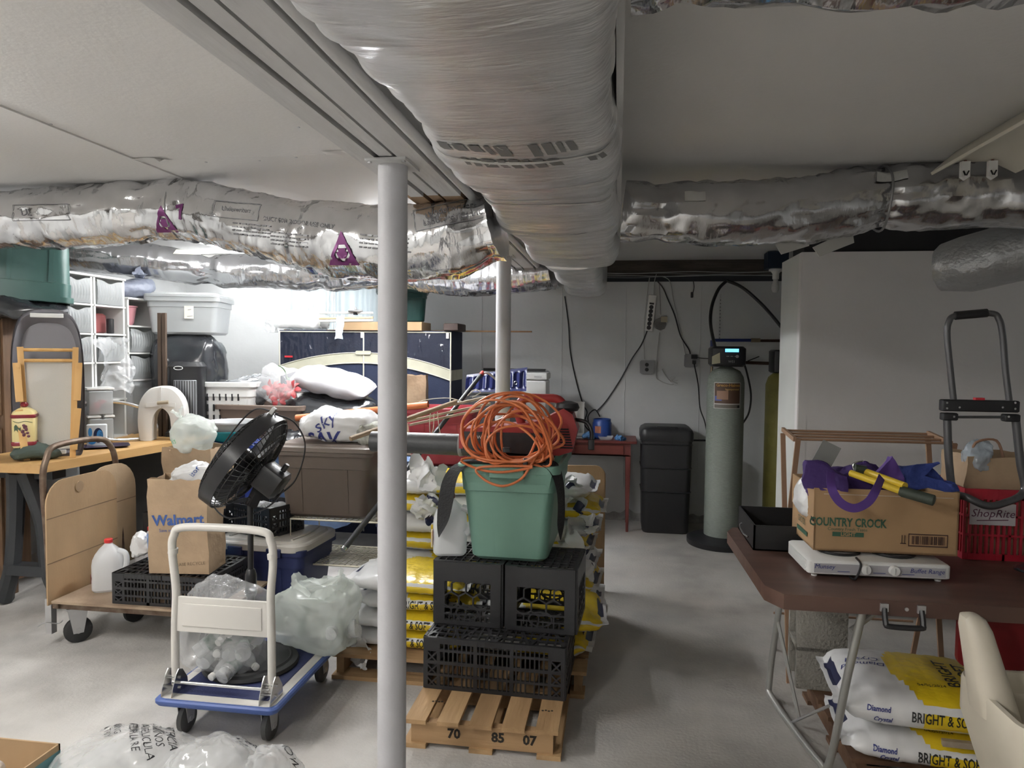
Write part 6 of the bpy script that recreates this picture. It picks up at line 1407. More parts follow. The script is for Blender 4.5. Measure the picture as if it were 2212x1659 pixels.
# electrical things on the wall
c0, c1 = A(1409, 715, YW), A(1409, 638, YW); tl = .10
t = thing('power_strip', 'power strip', 'white power strip hung slightly askew on the back wall', (c0.x-.035, YB-.024, c0.z), rot=(0, .1, 0)); h = c1.z-c0.z
G().bb(-.035,.035,-.02,.02,0,h,.006).obj('case', m_wplas, t); G().bb(-.02,.02,-.024,-.02,h*.74,h*.79).obj('switch', m_black, t)
for k in range(6): G().lathe([(.019,0), (.019,.003)], 16, TR((0,-.021,h*(.09+.115*k)),(PI/2,0,0))).obj('socket', m_black, t)
def outlet(label, px, py, s_, two=True):
    c = A(px, py, YW); t = thing('outlet_box', 'outlet', label, (c.x, YB-.03, c.z-s_)); 
    G().prism([(-s_*.8,-s_), (s_*.8,-s_), (s_,-s_*.8), (s_,s_*.8), (s_*.8,s_), (-s_*.8,s_), (-s_,s_*.8), (-s_,-s_*.8)], .028, frame((0,.028,s_),(1,0,0),(0,0,1))).obj('box', M('outlet_grey', (.30,.30,.31), .5, metal=.3), t)
    for sx in ((0,) if two else (-.4,.4)):
        for sz in (-.36,.36): G().lathe([(s_*.28,0), (s_*.28,.004)], 16, TR((sx*s_,-.001,s_+sz*s_),(PI/2,0,0))).obj('socket', m_black if two else MATS['button_grey'], t)
    return t
outlet('grey outlet box below the power strip', 1397, 793, .06)
o2 = outlet('grey outlet box with black plugs beside the filter tank', 1492, 779, .058, False)
G().bb(-.0,.05,-.03,0,.075,.11).obj('plug', m_black, o2); G().bb(.01,.04,-.025,0,.03,.06).obj('plug', m_black, o2)
c = A(1427, 700, YW); t = thing('junction_box', 'junction box', 'round junction box with a blank paper tag beside the power strip', (c.x, YB-.03, c.z-.055))
G().lathe([(.055,0), (.058,.004), (.055,.03)], 8, TR((0,.0,.055),(-PI/2,0,.39))).obj('box', M('box_grey', (.28,.27,.26), .6, metal=.3), t); G().bb(.0,.055,-.012,-.01,.07,.12).obj('tag', M('tan_tag', (.42,.36,.26), .8), t)
def wire(label, pts, r, mm, nm='wall_cable', Y=YB-.012): return G().tube(smooth([A(x, y, Y) for x, y in pts], 6), r, 6).solo(nm, 'cable', label, mm)
m_wwire = M('white_cable', (.42,.42,.41), .5); m_gwire = M('grey_cable', (.25,.25,.25), .5)
wire('black cord hanging from the foil trunk end down to the red side table', ((1220,640),(1228,700),(1232,760),(1244,820),(1255,860),(1263,880)), .006, m_black)
wire('black cord running from the power strip down to the red side table', ((1398,715),(1385,745),(1365,775),(1340,820),(1310,865),(1290,887)), .006, m_black)
wire('white cable feeding the power strip from the sill', ((1412,636),(1414,608),(1418,592)), .004, m_wwire)
wire('white cable running down to the grey outlet box below the power strip', ((1403,600),(1398,640),(1392,700),(1391,750),(1392,776)), .004, m_wwire)
wire('dark cable from the sill to the outlet with black plugs', ((1418,605),(1432,622),(1442,645),(1457,680),(1470,725),(1488,755),(1491,768)), .006, m_black)
wire('pale cable from the sill to the outlet with black plugs', ((1430,597),(1447,608),(1455,650),(1470,715),(1480,765)), .004, m_wwire)
wire('grey cable dropping into the round junction box', ((1424,608),(1426,650),(1427,680)), .004, m_gwire)
wire('pale cable hanging from the junction box and curling right', ((1425,718),(1420,760),(1417,810),(1425,822),(1445,830),(1455,830)), .004, m_wwire)
wire('frayed white cable end below the outlet boxes', ((1430,797),(1438,812),(1450,825)), .005, m_wwire)
for k in range(7): pass
g = G(); rnd = random.Random(2)
for k in range(12):
    a = rnd.uniform(-.6,2.2); q = A(1452, 824, YB-.02); g.tube([q, q+Vector((.05*math.cos(a), -.02, .05*math.sin(a)))], .0015, 4)
g.solo('frayed_strands', 'cable', 'splayed white strands at the frayed cable end', m_wwire)
wire('black cord from the outlet down past the brine bin', ((1499,785),(1508,830),(1512,880),(1522,910),(1528,940)), .006, m_black, Y=6.36)
wire('thin cord from the outlet across to the filter head', ((1502,772),(1520,774),(1545,775)), .004, m_black, Y=6.3)
wire('tangled black cords gathered beside the blue container', ((1258,875),(1268,890),(1262,915),(1275,930),(1270,900),(1285,885),(1296,900)), .006, m_black, Y=6.3)
t = thing('hanging_plug', 'plug', 'black plug dangling from the sill by a short cord', A(1497,632,YB-.02)); G().tube(smooth([(0,0,0),(.008,0,.05),(.0,0,.1)],4), .004, 6).obj('cord', m_black, t); G().box((-.008,0,-.02),(.022,.018,.05),None,.005).obj('plug', m_black, t)
for k, (y0, y1, rr_) in enumerate(((590,586,.004),(592,590,.003),(597,594,.004),(600,592,.003))):
    wire(('topmost','second','third','lowest')[k]+' cable strung along the dark sill above the back wall', [(1310+i*62, y0+(y1-y0)*i/6+1.5*math.sin(i*1.7+k*2)) for i in range(7)], rr_, m_wwire if k % 2 == 0 else m_gwire, Y=YB+.04)
# bulb holder
c = A(1676, 586, 6.05); t = thing('bulb_holder', 'light bulb', 'unlit bulb in a white ceiling holder left of the closet', (c.x, 6.05, c.z-.14))
G().lathe([(.055,.14), (.055,.155), (.05,.16)], 24).obj('holder_plate', m_white, t); G().lathe([(.024,.075), (.026,.08), (.026,.12), (.04,.14)], 20).obj('socket', m_white, t); G().lathe([(.0,-.035), (.02,-.03), (.03,-.005), (.03,.02), (.022,.05), (.018,.08)], 20).obj('bulb', M('unlit_bulb', (.62,.62,.60), .3), t)
G().bb(-.08,.08,-.08,.08,.16,2.33-(c.z-.14)).obj('junction_box', M('dark_blue_box', (.012,.025,.05), .5), t)
# ================================================================== right: folding table and its load
TT = .74
m_lam = M('brown_laminate', (.12,.068,.052), .42, col2=(.085,.046,.036), vs=8, stretch=(.2,2,1))
ft = thing('folding_table', 'table', 'brown laminate folding table with bent steel legs on the right', (1.3, 2.8, 0))
pc = [Z(1690,1272,TT), Z(1572,1138,TT)]
poly = [(.545,2.37), (.50,2.45), (.485,3.17), (.52,3.25), (2.25,3.25), (2.25,2.37)]
G().prism(poly, .05, TR((0,0,TT-.05))).obj('tabletop', m_lam, ft, world=True)
m_st = M('worn_steel', (.42,.42,.40), .4, metal=.6)
pN = A(1855, 1290, 2.56); pB = Vector((.77,2.66,.02))
leg = smooth([(.72,3.1,TT-.06), (.70,3.16,.35), (.685,3.2,.08), (.69,3.14,.02), (.755,2.70,.02), (.775,2.62,.06), (pN.x-.04,2.53,.40), (pN.x,2.50,TT-.05)], 6)
G().tube(leg, .014, 12).obj('leg', m_st, ft, world=True)
G().tube([(.70,3.16,.38), (.76,2.98,.02)], .008, 8).obj('leg_brace', m_st, ft, world=True)
G().tube([A(1838,1362,2.57), A(1932,1292,2.62)], .011, 10).obj('leg_brace', m_st, ft, world=True)
G().tube([A(1790,1525,2.66), A(1700,1565,3.0)], .006, 8).obj('leg_brace', m_galv, ft, world=True)
G().tube(smooth([(1.95,3.1,TT-.06), (1.97,3.1,.05), (1.97,2.6,.02), (1.95,2.52,TT-.06)], 6), .014, 12).obj('leg', m_st, ft, world=True)
hx = A(1950, 1290, 2.37)
h_ = G().tube(smooth([(hx.x-.055,2.365,TT-.025), (hx.x-.055,2.35,TT-.065), (hx.x-.045,2.345,TT-.075), (hx.x+.045,2.345,TT-.075), (hx.x+.055,2.35,TT-.065), (hx.x+.055,2.365,TT-.025)], 5), .009, 8).obj('carry_handle', m_black, ft, world=True)
for s in (-1, 1): G().bb(hx.x+s*.055-.012,hx.x+s*.055+.012,2.362,2.372,TT-.035,TT-.01).obj('handle_clip', m_galv, ft, world=True)
G().lathe([(.006,0), (.006,.004)], 10, TR((hx.x+.012,2.369,TT-.025),(PI/2,0,0))).obj('rivet', m_galv, ft, world=True)
# black open box
q = Z(1628,1190,TT)
t = thing('black_tray_box', 'box', 'open black metal box with a latch at the far left of the brown table', (q.x+.16, q.y+.19, TT)); m_bm = M('black_metal', (.014,.014,.015), .45)
for nm, b in (('side', (-.16,-.153,-.18,.18,0,.10)), ('side', (.153,.16,-.18,.18,0,.10)), ('front', (-.16,.16,-.18,-.173,0,.10)), ('back', (-.16,.16,.173,.18,0,.10)), ('bottom', (-.16,.16,-.18,.18,0,.006))): G().bb(*b).obj(nm, m_bm, t)
G().tube(smooth([(-.165,.06,.05), (-.178,.03,.045), (-.178,-.06,.035), (-.165,-.09,.03)], 4), .004, 6).obj('latch', m_chrome, t)
# buffet range
p1, p2 = Z(1745,1240,TT+.012), Z(2055,1254,TT+.012); ang = math.atan2(p2.y-p1.y, p2.x-p1.x); w = (p2-p1).length; d = .27; h = .062
t = thing('buffet_range', 'hot plate', 'white two-burner electric range under the cardboard box', (p1.x, p1.y, TT), ang)
R = lambda a, z: [(w/2+x, d/2+y, z) for x, y in rr(w+a, d+a, .015, 3)]
G().loft([R(-.01,.012), R(0,.016), R(0,h-.005), R(-.012,h)]).obj('casing', m_white, t)
G().bb(.02,w-.02,-.003,.001,.02,h-.01).obj('control_panel', M('panel_silver', (.42,.41,.43), .4), t)
for x in (w*.40, w*.60):
    k = G().lathe([(.018,0), (.016,.014), (.0,.015)], 20, TR((x,-.003,.039),(PI/2,0,0))).obj('knob', m_white, t); G().bb(x-.0015,x+.0015,-.0195,-.017,.028,.05).obj('knob_mark', M('knob_groove', (.5,.5,.48), .5), k)
text_g('Munsey', .022, FRONT((w*.115,-.0045,.042)), shear=.2).obj('printed_text', m_sblue, t); text_g('Buffet Range', .022, FRONT((w*.83,-.0045,.040)), shear=.2).obj('printed_text', m_sblue, t)
for x in (w*.25, w*.5, w*.70): G().bb(x-.02,x+.02,-.0045,-.004,.026,.028).obj('printed_line', m_sblue, t)
for x in (.03, w-.03):
    for y in (.03, d-.03): G().lathe([(.01,0), (.012,.013)], 10, TR((x,y,0))).obj('foot', m_white, t)
for k in range(9): G().bb(-.0035,.001,.02,d-.03,.018+.0045*k,.020+.0045*k).obj('side_louvre', m_white, t)
for x in (w*.3, w*.7): G().tube([(x+.07*math.cos(a), d/2+.07*math.sin(a), h+.004) for a in [2*PI*i/24 for i in range(24)]], .006, 6, closed=True).obj('burner_coil', m_black, t)
G().tube(smooth([(w*.36,.03,h+.006), (w*.365,-.008,h-.004), (w*.35,-.014,.03), (w*.32,-.016,.006), (w*.31,.02,.004)], 5), .004, 6).obj('power_cord', m_black, t)
# cardboard box on it
zb_ = TT+h+.012; p1, p2 = Z(1757,1188,zb_), Z(2068,1202,zb_); ang = math.atan2(p2.y-p1.y, p2.x-p1.x); w = (p2-p1).length; d = .30; h = .225
m_cbox = M('margarine_carton', (.36,.225,.115), .8, var=.08, vs=4)
t = thing('cardboard_box', 'box', 'open brown carton with green margarine lettering full of purple bags and tools', (p1.x, p1.y, zb_), ang)
for nm, b in (('front', (0,w,0,.006,0,h)), ('back', (0,w,d-.006,d,0,h)), ('side', (w-.006,w,0,d,0,h)), ('side', (0,.006,0,d,0,h*.5)), ('side_flap', (-.003,.003,.0,d,h*.5,h)), ('bottom', (0,w,0,d,0,.006))): G().bb(*b).obj(nm, m_cbox, t)
m_gp = M('carton_green', (.035,.10,.06), .7); m_bp = M('carton_brown_ink', (.05,.022,.018), .7)
text_g('COUNTRY CROCK', .042, FRONT((w*.235,-.002,h*.46)), bold=.0012, sx=.72).obj('printed_text', m_gp, t); text_g('Country Fresh Taste', .016, FRONT((w*.235,-.002,h*.355))).obj('printed_text', m_gp, t)
G().bb(w*.13,w*.35,-.0025,-.0015,h*.24,h*.31).obj('printed_band', m_gp, t); text_g('LIGHT', .018, FRONT((w*.24,-.0032,h*.275)), bold=.0006).obj('printed_text', m_cbox, t)
G().bb(.03,w-.02,-.002,-.001,h*.905,h*.915).obj('tape_line', M('worn_white', (.5,.42,.34), .8), t)
for x0, x1, z0, z1 in ((.66,.93,.13,.145), (.66,.93,.315,.33), (.66,.665,.13,.33), (.925,.93,.13,.33)): G().bb(w*x0,w*x1,-.0025,-.0015,h*z0,h*z1).obj('barcode_frame', m_bp, t)
rnd = random.Random(7); x = .685; g = G()
while x < .905: bw_ = rnd.choice((.003,.005,.008)); g.bb(w*x,w*(x+bw_),-.0025,-.0015,h*.165,h*.295); x += bw_+rnd.choice((.004,.006,.009))
g.obj('barcode', m_bp, t, kind='stuff')
for k in (0, 1): G().bar((w*(.615+.02*k),-.002,h*.17), (w*(.615+.02*k),-.002,h*.30), .001, .003).obj('arrow_mark', m_bp, t)
G().bar((w*.605,-.002,h*.17), (w*.645,-.002,h*.17), .001, .003).obj('arrow_mark', m_bp, t)
text_g('CROCK', .035, frame((-.004,d*.5,h*.33), (0,-1,0), (0,0,1)), sx=.8).obj('printed_text', m_gp, t); G().bb(-.0045,-.003,d*.25,d*.7,h*.13,h*.2).obj('printed_band', m_gp, t)
G().bb(-.004,-.0025,.0,.03,h*.46,h*.52).obj('hand_hole', m_dark, t)
MB_ = TR((p1.x,p1.y,zb_),(0,0,ang)); LB = lambda *q: MB_ @ Vector(q)
# purple bags
m_pur = M('purple_cloth', (.045,.018,.12), .75, bump=.3, bs=40); m_roy = M('royal_cloth', (.02,.04,.20), .75, bump=.3, bs=40)
zt = zb_+h
pbg = thing('cloth_bag', 'bag', 'dark purple cloth bag with a looping strap over the carton front', LB(w*.3,d*.55,h-.12))
blob(.34,.22,.19,2,.05,8,.8).obj('bag', m_pur, pbg, sm=60)
def ribbon(pts, wd, nrm, nm, mm, par, k=6):
    C_ = smooth(pts, k); g = G(); N = Vector(nrm); rows = []
    for i, q in enumerate(C_): tdir = (C_[min(i+1, len(C_)-1)]-C_[max(0, i-1)]).normalized(); s_ = tdir.cross(N).normalized()*wd/2; rows.append([q-s_, q+s_, q+s_+N*.002, q-s_+N*.002])
    g.loft(rows); g.obj(nm, mm, par, world=True)
m_pur2 = M('purple_strap', (.075,.03,.19), .7)
ribbon([A(1795,1020,2.50), A(1797,1055,2.44), A(1815,1085,2.43), A(1845,1098,2.43), A(1875,1085,2.43), A(1893,1058,2.44), A(1905,1030,2.50)], .028, (0,1,0), 'strap', m_pur2, pbg)
def wedge(label, tri, Y, mm, th=.03):
    g = G(); P_ = [A(x, y, Y) for x, y in tri]; n_ = len(P_); cc = sum((q for q in P_), Vector())/n_
    g.loft([[q for q in P_], [q*1.0+Vector((0,th*.6,0)) for q in P_], [cc+(q-cc)*.7+Vector((0,th,0)) for q in P_]]); bm = bmesh.new()
    vs = [bm.verts.new(q) for q in g.v]; [bm.faces.new([vs[i] for i in fc]) for fc in g.f]; bmesh.ops.triangulate(bm, faces=bm.faces[:]); bmesh.ops.subdivide_edges(bm, edges=bm.edges[:], cuts=4, use_grid_fill=True)
    bm.verts.index_update(); g2 = G(); g2.add([v.co.copy() for v in bm.verts], [tuple(v.index for v in f_.verts) for f_ in bm.faces]); bm.free(); g2.crumple(.018, 12, len(label))
    return g2.solo('cloth_bag', 'bag', label, mm, group='folded cloth bags in the carton', sm=50)
wedge('purple cloth bag peak standing left of the loppers in the carton', ((1735,1018),(1745,994),(1785,1005),(1830,1030),(1835,1060),(1740,1050)), 2.66, m_pur)
wedge('purple cloth bag peak standing behind the lopper handles', ((1885,1020),(1922,988),(1945,1010),(1955,1045),(1890,1050)), 2.66, m_pur2)
wedge('royal blue cloth bag pointing right out of the carton', ((1945,1008),(1990,1003),(2030,998),(2000,1030),(2070,1045),(2075,1062),(1960,1050)), 2.68, m_roy)
blob(.2,.16,.14,6,.04,9).solo('paper_wad', 'paper', 'white crumpled paper inside the left of the carton', m_sbag, LB(.09,d*.45,h-.13), 0, sm=60)
G().bb(-.035,.035,-.001,.001,0,.09).xf(TR(A(1772,1006,2.72),(0,.45,0))).solo('hang_tag', 'tag', 'grey hang tag tied to the drying rack above the carton', M('grey_tag', (.20,.20,.19), .7))
# loppers
m_yel = M('yellow_handle', (.60,.42,.03), .4); m_grip = M('green_black_grip', (.03,.04,.028), .6)
lp = thing('loppers', 'loppers', 'yellow handled loppers with dark grips lying across the carton', A(1930,1050,2.5)); 
for a_, b_, c_ in (((1838,1022),(1950,1062),(2020,1082)), ((1868,1018),(1955,1050),(1978,1056))):
    A0, B0, C0 = A(*a_, 2.62), A(*b_, 2.45), A(*c_, 2.40)
    G().tube([A0, B0], .012, 12).obj('handle', m_yel, lp, world=True); 
    if c_[0] > 2000: G().tube(smooth([B0-(C0-B0)*.1, B0.lerp(C0,.4), C0.lerp(B0,.15), C0], 4), [.014]+[.018]*10+[.016,.010], 12).obj('grip', m_grip, lp, world=True)
G().tube([A(1846,1012,2.62), A(1870,1016,2.62)], .016, 10).obj('pivot', m_grip, lp, world=True)
bl = [A(1845,1016,2.63), A(1842,1005,2.63), A(1850,998,2.63), A(1864,996,2.63)]
G().tube(smooth(bl, 4), .006, 6, flat=.5).obj('blade', m_chrome, lp, world=True)
# wooden drying rack behind the table
m_rk = M('rack_wood', (.30,.18,.11), .6)
xl, xr = A(1712, 960, 3.42).x, A(2045, 975, 3.42).x; zt_ = A(1706, 945, 3.45).z
rk2 = thing('drying_rack', 'drying rack', 'folding wooden drying rack standing behind the brown table', ((xl+xr)/2, 3.55, 0))
ya_, yb3 = 3.36, 3.74
for x in (xl, xr):
    for (y0, y1) in ((ya_, yb3-.12), (yb3, ya_+.02)):
        G().bar((x+(.0 if y0 < y1 else .014),y0,0), (x+(.0 if y0 < y1 else .014),y1,zt_), .012, .022, (1,0,0)).obj('leg', m_rk, rk2, world=True)
    G().bar((x,ya_+.02,zt_), (x,yb3-.12,zt_+.02), .014, .02).obj('top_rail', m_rk, rk2, world=True)
for k in range(4): y = ya_+.03+.075*k; G().tube([(xl,y,zt_+.005*k), (xr,y,zt_+.005*k)], .006, 8).obj('rod', m_rk, rk2, world=True)
for y, z in ((ya_+.06,.62), (yb3-.1,.62), (ya_+.05,.35), (yb3-.03,.2)): G().tube([(xl,y,z), (xr,y,z)], .006, 8).obj('rod', m_rk, rk2, world=True)
# folding luggage cart
YC = 2.80; m_lc = M('graphite_tube', (.12,.12,.125), .35, metal=.6)
lc = thing('luggage_cart', 'luggage cart', 'folding luggage cart with a black grip leaning behind the carton', A(2115,1080,YC)); T_ = lambda x, y, dy=0: A(x, y, YC+dy)
G().tube(smooth([T_(2060,866), T_(2052,790), T_(2046,725), T_(2050,695), T_(2066,682), T_(2140,677), T_(2158,690), T_(2166,725), T_(2172,800), T_(2180,866)], 6), .011, 12).obj('upper_frame', m_lc, lc, world=True)
G().tube([T_(2063,682), T_(2132,676)], .0155, 12).obj('grip', m_black, lc, world=True)
bz = A(2115,876,YC); G().bb(A(2032,876,YC).x,A(2198,876,YC).x,YC-.02,YC+.02,A(2115,889,YC).z,A(2115,864,YC).z,.006).obj('crossbar', m_black, lc, world=True)
for a_, b_ in ((2033,2066),(2166,2200)): G().bb(A(a_,900,YC).x,A(b_,900,YC).x,YC-.018,YC+.018,A(2115,909,YC).z,A(2115,893,YC).z,.005).obj('clamp', m_black, lc, world=True)
G().tube([T_(2066,901), T_(2166,901)], .005, 8).obj('tie_rod', m_lc, lc, world=True)
G().bb(A(2104,862,YC).x,A(2124,862,YC).x,YC-.012,YC+.008,A(2115,865,YC).z,A(2115,859,YC).z).obj('release_button', m_red, lc, world=True)
for px, py in ((2045,870),(2045,882),(2072,880),(2165,880),(2192,870),(2192,883),(2060,900),(2178,900)): G().lathe([(.004,0), (.004,.004)], 8, TR(A(px,py,YC-.022),(PI/2,0,0))).obj('rivet', m_chrome, lc, world=True)
G().tube(smooth([T_(2046,905), T_(2050,1000), T_(2060,1060), T_(2090,1075,-.05), T_(2130,1092,-.06), T_(2165,1088,-.05), T_(2212,1062), T_(2204,1000), T_(2194,905)], 6), .0135, 12).obj('lower_frame', m_lc, lc, world=True)
# red shopping basket with paper bag
p = Z(2150,1192,TT+.001); bx0 = A(2066,1120,2.95).x
m_bsk = M('basket_red', (.36,.015,.03), .4)
bk = thing('shopping_basket', 'basket', 'red plastic shopping basket with a white store sign at the right edge', (bx0+.24, 3.06, TT)); w, d = .46, .30; h = A(2120,1055,2.92).z-TT
for m, L in sides(w, d):
    s_ = []; a_ = L/2
    for z, q in ((.012,.024),(h*.35,.008),(h*.62,.008),(h-.02,.04)): s_.append(((-a_, z), (a_, z), q))
    n_ = int(L/.02)
    for i in range(n_+1): s_.append(((-a_+L*i/n_, 0), (-a_+L*i/n_, h), .009))
    lattice(s_, .008, m).obj('side_panel', m_bsk, bk)
G().bb(-w/2,w/2,-d/2,d/2,0,.008).obj('floor_panel', m_bsk, bk); 
sg = G().bb(-.215,-.055,-d/2-.008,-d/2-.004,h*.50,h*.80).obj('sign', M('sign_white', (.52,.48,.50), .5), bk); text_g('ShopRite', .042, FRONT((-.135,-d/2-.0085,h*.66)), shear=.25).obj('printed_text', M('sign_maroon', (.10,.02,.05), .5), sg)
G().bar((-.19,-d/2-.0085,h*.56), (-.08,-d/2-.0085,h*.58), .0008, .003).obj('underline', MATS['sign_maroon'], sg)
t = thing('paper_bag', 'bag', 'brown paper carrier bag with handles standing in the red basket', (bx0+.24, 3.08, TT+.01)); zh = A(2130,985,3.0).z-TT-.01
paper_bag(t, .40, .22, zh, 15)
G().tube(smooth([(-.17,-.08,zh-.02), (-.16,-.08,zh+.05), (-.08,-.07,zh+.06), (-.05,-.07,zh-.02)], 5), .005, 6).obj('handle', M('kraft_cord', (.30,.17,.11), .8), t); G().tube(smooth([(.0,-.08,zh-.02), (.05,-.08,zh+.02), (.12,-.08,zh+.01), (.16,-.08,zh-.02)], 5), .005, 6).obj('handle', M('kraft_cord', (.30,.17,.11), .8), t)
blob(.11,.10,.13,9,.03,14,peak=1).solo('plastic_bag', 'bag', 'bluish clear bag poking out of the paper carrier bag', M('blue_clear', (.5,.58,.65), .15, alpha=.6, bump=.6, bs=22), (bx0+.11, 3.02, TT+.01+zh-.07), 0, sm=60)
blob(.55,.22,.035,4,.03,7).solo('black_bag', 'bag', 'flat black plastic bag lying on the brown table in front of the basket', m_bgar, (p.x+.20, 2.68, TT+.001), -.08, sm=60)
# ================================================================== under the table
q = Z(1765,1492,.10)
cbk = thing('concrete_block', 'concrete block', 'grey concrete block standing on end under the brown table', (q.x+.02, q.y+.10, .10), -.05); m_cb = M('block_concrete', (.27,.255,.225), .95, bump=.6, bs=80, var=.15, vs=7); hB = A(1765,1318,q.y).z-.10
for nm, b in (('face_shell', (-.10,.10,-.10,-.07,0,hB)), ('face_shell', (-.10,.10,.07,.10,0,hB)), ('web', (.065,.10,-.07,.07,0,hB)), ('web', (-.075,-.045,-.07,.07,0,hB)), ('end_web', (-.1,.1,-.1,.1,hB*.47,hB*.53))): G().bb(*b, .004).obj(nm, m_cb, cbk)
px_, py_ = A(1950,1600,2.62).x, 2.68
pl2 = pallet('dark wooden pallet under the salt bags below the brown table', (px_+.17, 2.84, 0), PI/2, .80, .70, slats=6, h=.10)
for o_ in pl2.children: o_.data.materials[0] = M('dark_pallet', (.14,.075,.04), .8, col2=(.09,.045,.025), vs=9, bump=.2, bs=30)
salt_bag('lower salt bag with yellow print under the brown table', (px_+.10, py_+.05, .101), -.10, .60, .44, .115, 51, 2, 'salt bags under the brown table')
salt_bag('upper bulging salt bag with yellow print under the brown table', (px_+.08, py_+.07, .215), -.10, .60, .46, .155, 52, 2, 'salt bags under the brown table')
G().bar((px_+.08,2.51,.222), (px_+.26,2.48,.232), .02, .02).solo('wood_strip', 'wood strip', 'thin grey stick lying between the two salt bags', M('weathered_stake', (.40,.33,.24), .7))
# cream plastic seat frame
m_crm = M('cream_plastic', (.58,.53,.43), .45, var=.06, vs=6)
cxx = A(2058,1330,2.22).x; zhi = A(2075,1326,2.22).z; zlo = A(2130,1500,2.12).z
sf = thing('commode_seat', 'commode', 'cream moulded plastic commode frame cut off by the right edge', (cxx+.31, 2.1, 0))
W_, D_ = .54, .40
hgt = lambda x, y: zlo
pr = rr(W_, D_, .07, 10); pr2 = []
for i in range(len(pr)):
    a_, b_ = Vector(pr[i]), Vector(pr[(i+1) % len(pr)]); k_ = max(1, int((b_-a_).length/.02)); pr2 += [a_.lerp(b_, j/k_) for j in range(k_)]
g = G(); g.loft([[(q.x*.74+.03,q.y*.78,.0) for q in pr2], [(q.x*.82+.02,q.y*.85,.25) for q in pr2], [(q.x,q.y,zlo-.10) for q in pr2], [(q.x,q.y,hgt(q.x,q.y)-.01) for q in pr2], [(q.x*.985,q.y*.985,hgt(q.x,q.y)) for q in pr2], [(q.x*.93,q.y*.92,hgt(q.x,q.y)) for q in pr2], [(q.x*.92,q.y*.9,hgt(q.x,q.y)-.01) for q in pr2], [(q.x*.90,q.y*.88,zlo-.06) for q in pr2], [(q.x*.5,q.y*.5,zlo-.09) for q in pr2]], caps=(True, True)); g.obj('shell', m_crm, sf, sm=50)
for (bx_, by_, tx_, ty_, z_, w1, w2) in ((-W_/2+.045,.04,-W_/2+.005,.10,zhi,.10,.065), (W_/2-.20,-D_/2+.05,W_/2-.21,-D_/2+.06,zlo+.10,.12,.10), (W_/2-.05,.04,W_/2-.02,.10,zhi,.10,.065)):
    rings = []
    for f_ in [i/9 for i in range(10)]:
        wv = w1+(w2-w1)*f_; wv *= (1 if f_ < .9 else .82); cx_, cy_ = bx_+(tx_-bx_)*f_, by_+(ty_-by_)*f_
        rings.append([(cx_+x, cy_+y, zlo-.06+(z_-zlo+.06)*f_) for x, y in rr(wv, wv*1.5, wv*.45, 5)])
    rings.append([((q[0]-cx_)*.5+cx_, (q[1]-cy_)*.5+cy_, z_+.008) for q in rings[-1]])
    G().loft(rings).obj('arm', m_crm, sf, sm=50)
G().lathe([(.012,0), (.012,.003)], 14, TR((W_/2-.21,-D_/2+.06,zlo+.108))).obj('button', MATS['button_grey'], sf)
# red dustpan panel and dark bottles behind it
q = A(2150,1425,2.47)
rp = thing('red_dustpan', 'dustpan', 'red plastic scoop standing behind the cream commode', (q.x+.05, 2.52, 0), 0); hR = A(2150,1322,2.5).z
pts = [(x, y+hR-.095) for x, y in rr(.30,.19,.03,4)]
G().prism(pts, .02, frame((0,0,0),(1,0,0),(0,0,1))).obj('scoop', M('dark_red', (.22,.012,.015), .5), rp)
G().bb(-.02,.02,-.012,.012,0,hR-.18).obj('shaft', MATS['dark_red'], rp); G().bb(-.08,.08,-.05,.05,0,.012).obj('foot', MATS['dark_red'], rp)
for k, px in enumerate((2160, 2188, 2206)):
    c = A(px, 1330, 2.66); G().lathe([(.025,0), (.025,.45), (.018,.5), (.018,c.z+.02)], 12).solo('garden_handle', 'tool', ('green tool shaft behind the red scoop, leftmost of three', 'dark tool shaft behind the red scoop, middle of three', 'dark tool shaft behind the red scoop, rightmost of three')[k], M('dark_green_handle', (.02,.06,.02), .5) if k == 0 else m_black, (c.x, 2.66+.02*k, 0))
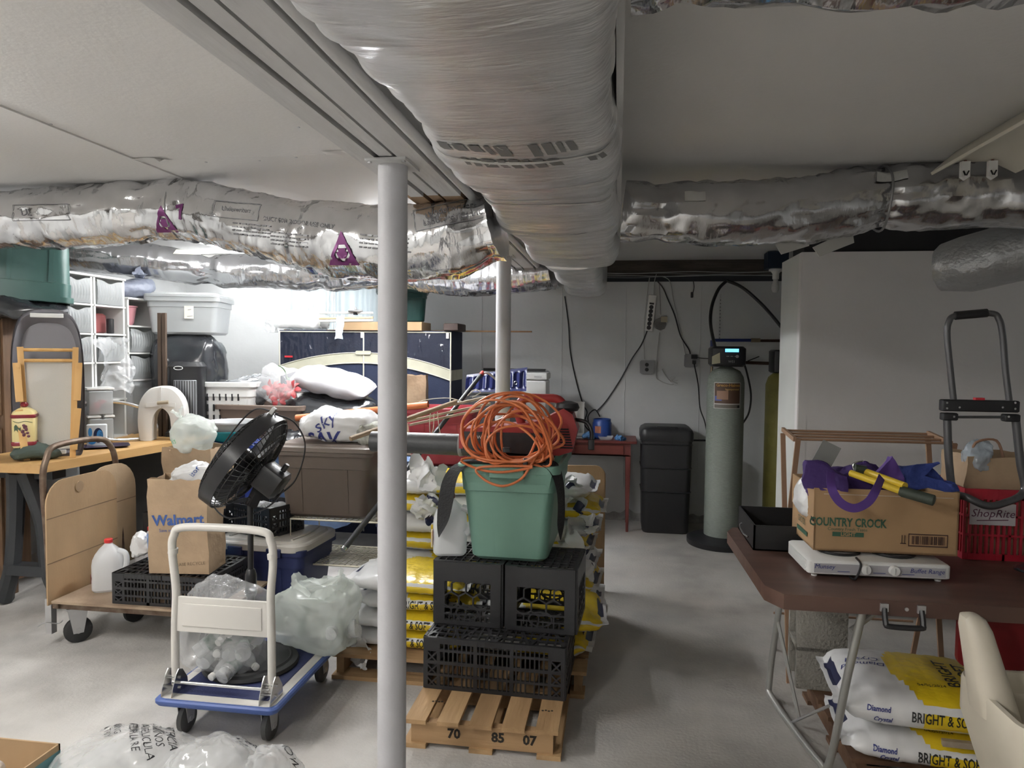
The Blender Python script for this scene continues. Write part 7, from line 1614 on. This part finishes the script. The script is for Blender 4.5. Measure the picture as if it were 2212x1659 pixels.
# ================================================================== foreground: carton and clear bags at the lower edge
q = A(130, 1606, 2.02)
cb2 = thing('cardboard_box', 'box', 'open carton of clear bottles at the lower left corner', (q.x-.22, q.y-.17, 0)); w, d, h = .44, .34, q.z
for nm, b in (('back', (-w/2,w/2,d/2-.006,d/2,0,h)), ('front', (-w/2,w/2,-d/2,-d/2+.006,0,h)), ('side', (w/2-.006,w/2,-d/2,d/2,0,h)), ('side', (-w/2,-w/2+.006,-d/2,d/2,0,h)), ('bottom', (-w/2,w/2,-d/2,d/2,0,.006))): G().bb(*b).obj(nm, m_card, cb2)
G().bb(w/2,w/2+.001,-d/2,d/2,0,h-.02).obj('printed_side', M('teal_print', (.10,.24,.26), .6), cb2)
rnd = random.Random(3)
for k in range(6):
    t = thing('water_bottle', 'bottle', ('empty clear bottle in the corner carton, nearest its right wall','second empty bottle from the right wall of the corner carton','third empty bottle from the right wall of the corner carton','fourth empty bottle from the right wall of the corner carton','fifth empty bottle from the right wall of the corner carton','empty bottle farthest left in the corner carton')[k], (q.x-.10-.06*k, q.y-.12-.05*(k % 3), h-.13), rot=(1.2,.3*k,k*.8), group='empty bottles in the corner carton')
    G().lathe([(.02,0), (.03,.004), (.031,.05), (.029,.06), (.031,.07), (.030,.125), (.022,.155), (.013,.175), (.0125,.19)], 16).obj('shell', m_pet, t); G().lathe([(.0145,.186), (.0145,.202), (.012,.203)], 12).obj('cap', m_wplas, t)
m_bagink = M('bag_ink', (.03,.03,.035), .6)
for k, (px, py, sx, sy, sz, txt, rot_, lab_t) in enumerate(((270,1608,.42,.34,.0,'ADVERTENCIA\nNI DE NINOS\nEGO. LA PELICULA\nIMPEDIR LA RE', -.9, 'leftmost clear plastic bag with warning print at the lower edge'), (470,1612,.30,.30,0,'REFERIR\nMALO', -.5, 'middle clear plastic bag with warning print at the lower edge'), (585,1625,.16,.20,0,'FILM -\nBAG NOW.', -.7, 'small rightmost clear bag with warning print at the lower edge'))):
    q = A(px, py, 2.05); t = thing('clear_bag', 'bag', lab_t, (q.x, 2.05, 0), 0, 'clear bags in the foreground')
    b = blob(sx, sy, q.z+.01, k+60, .04, 9, .7, 60, 44).obj('film', m_clear2, t, sm=60); bv = bvh_of(b)
    blob(sx*.8, sy*.8, q.z*.8, k+80, .05, 9, .7).obj('inner_film', m_clear2, t, sm=60)
    x_, y_ = math.cos(rot_), math.sin(rot_)
    g = text_g(txt, .034, frame((sx*.12,-.02,q.z*2), (x_,y_,0), (-y_,x_,0)), cut=.02); project(g, bv, (0,.4,-1), .003).obj('printed_text', m_bagink, t)
    g = text_g('WARNING\nNOT A TOY', .03, frame((-sx*.22,-.02,q.z*2), (x_,y_,0), (-y_,x_,0)), cut=.02)
    if k == 0: project(g, bv, (0,.4,-1), .003).obj('printed_text', m_bagink, t)
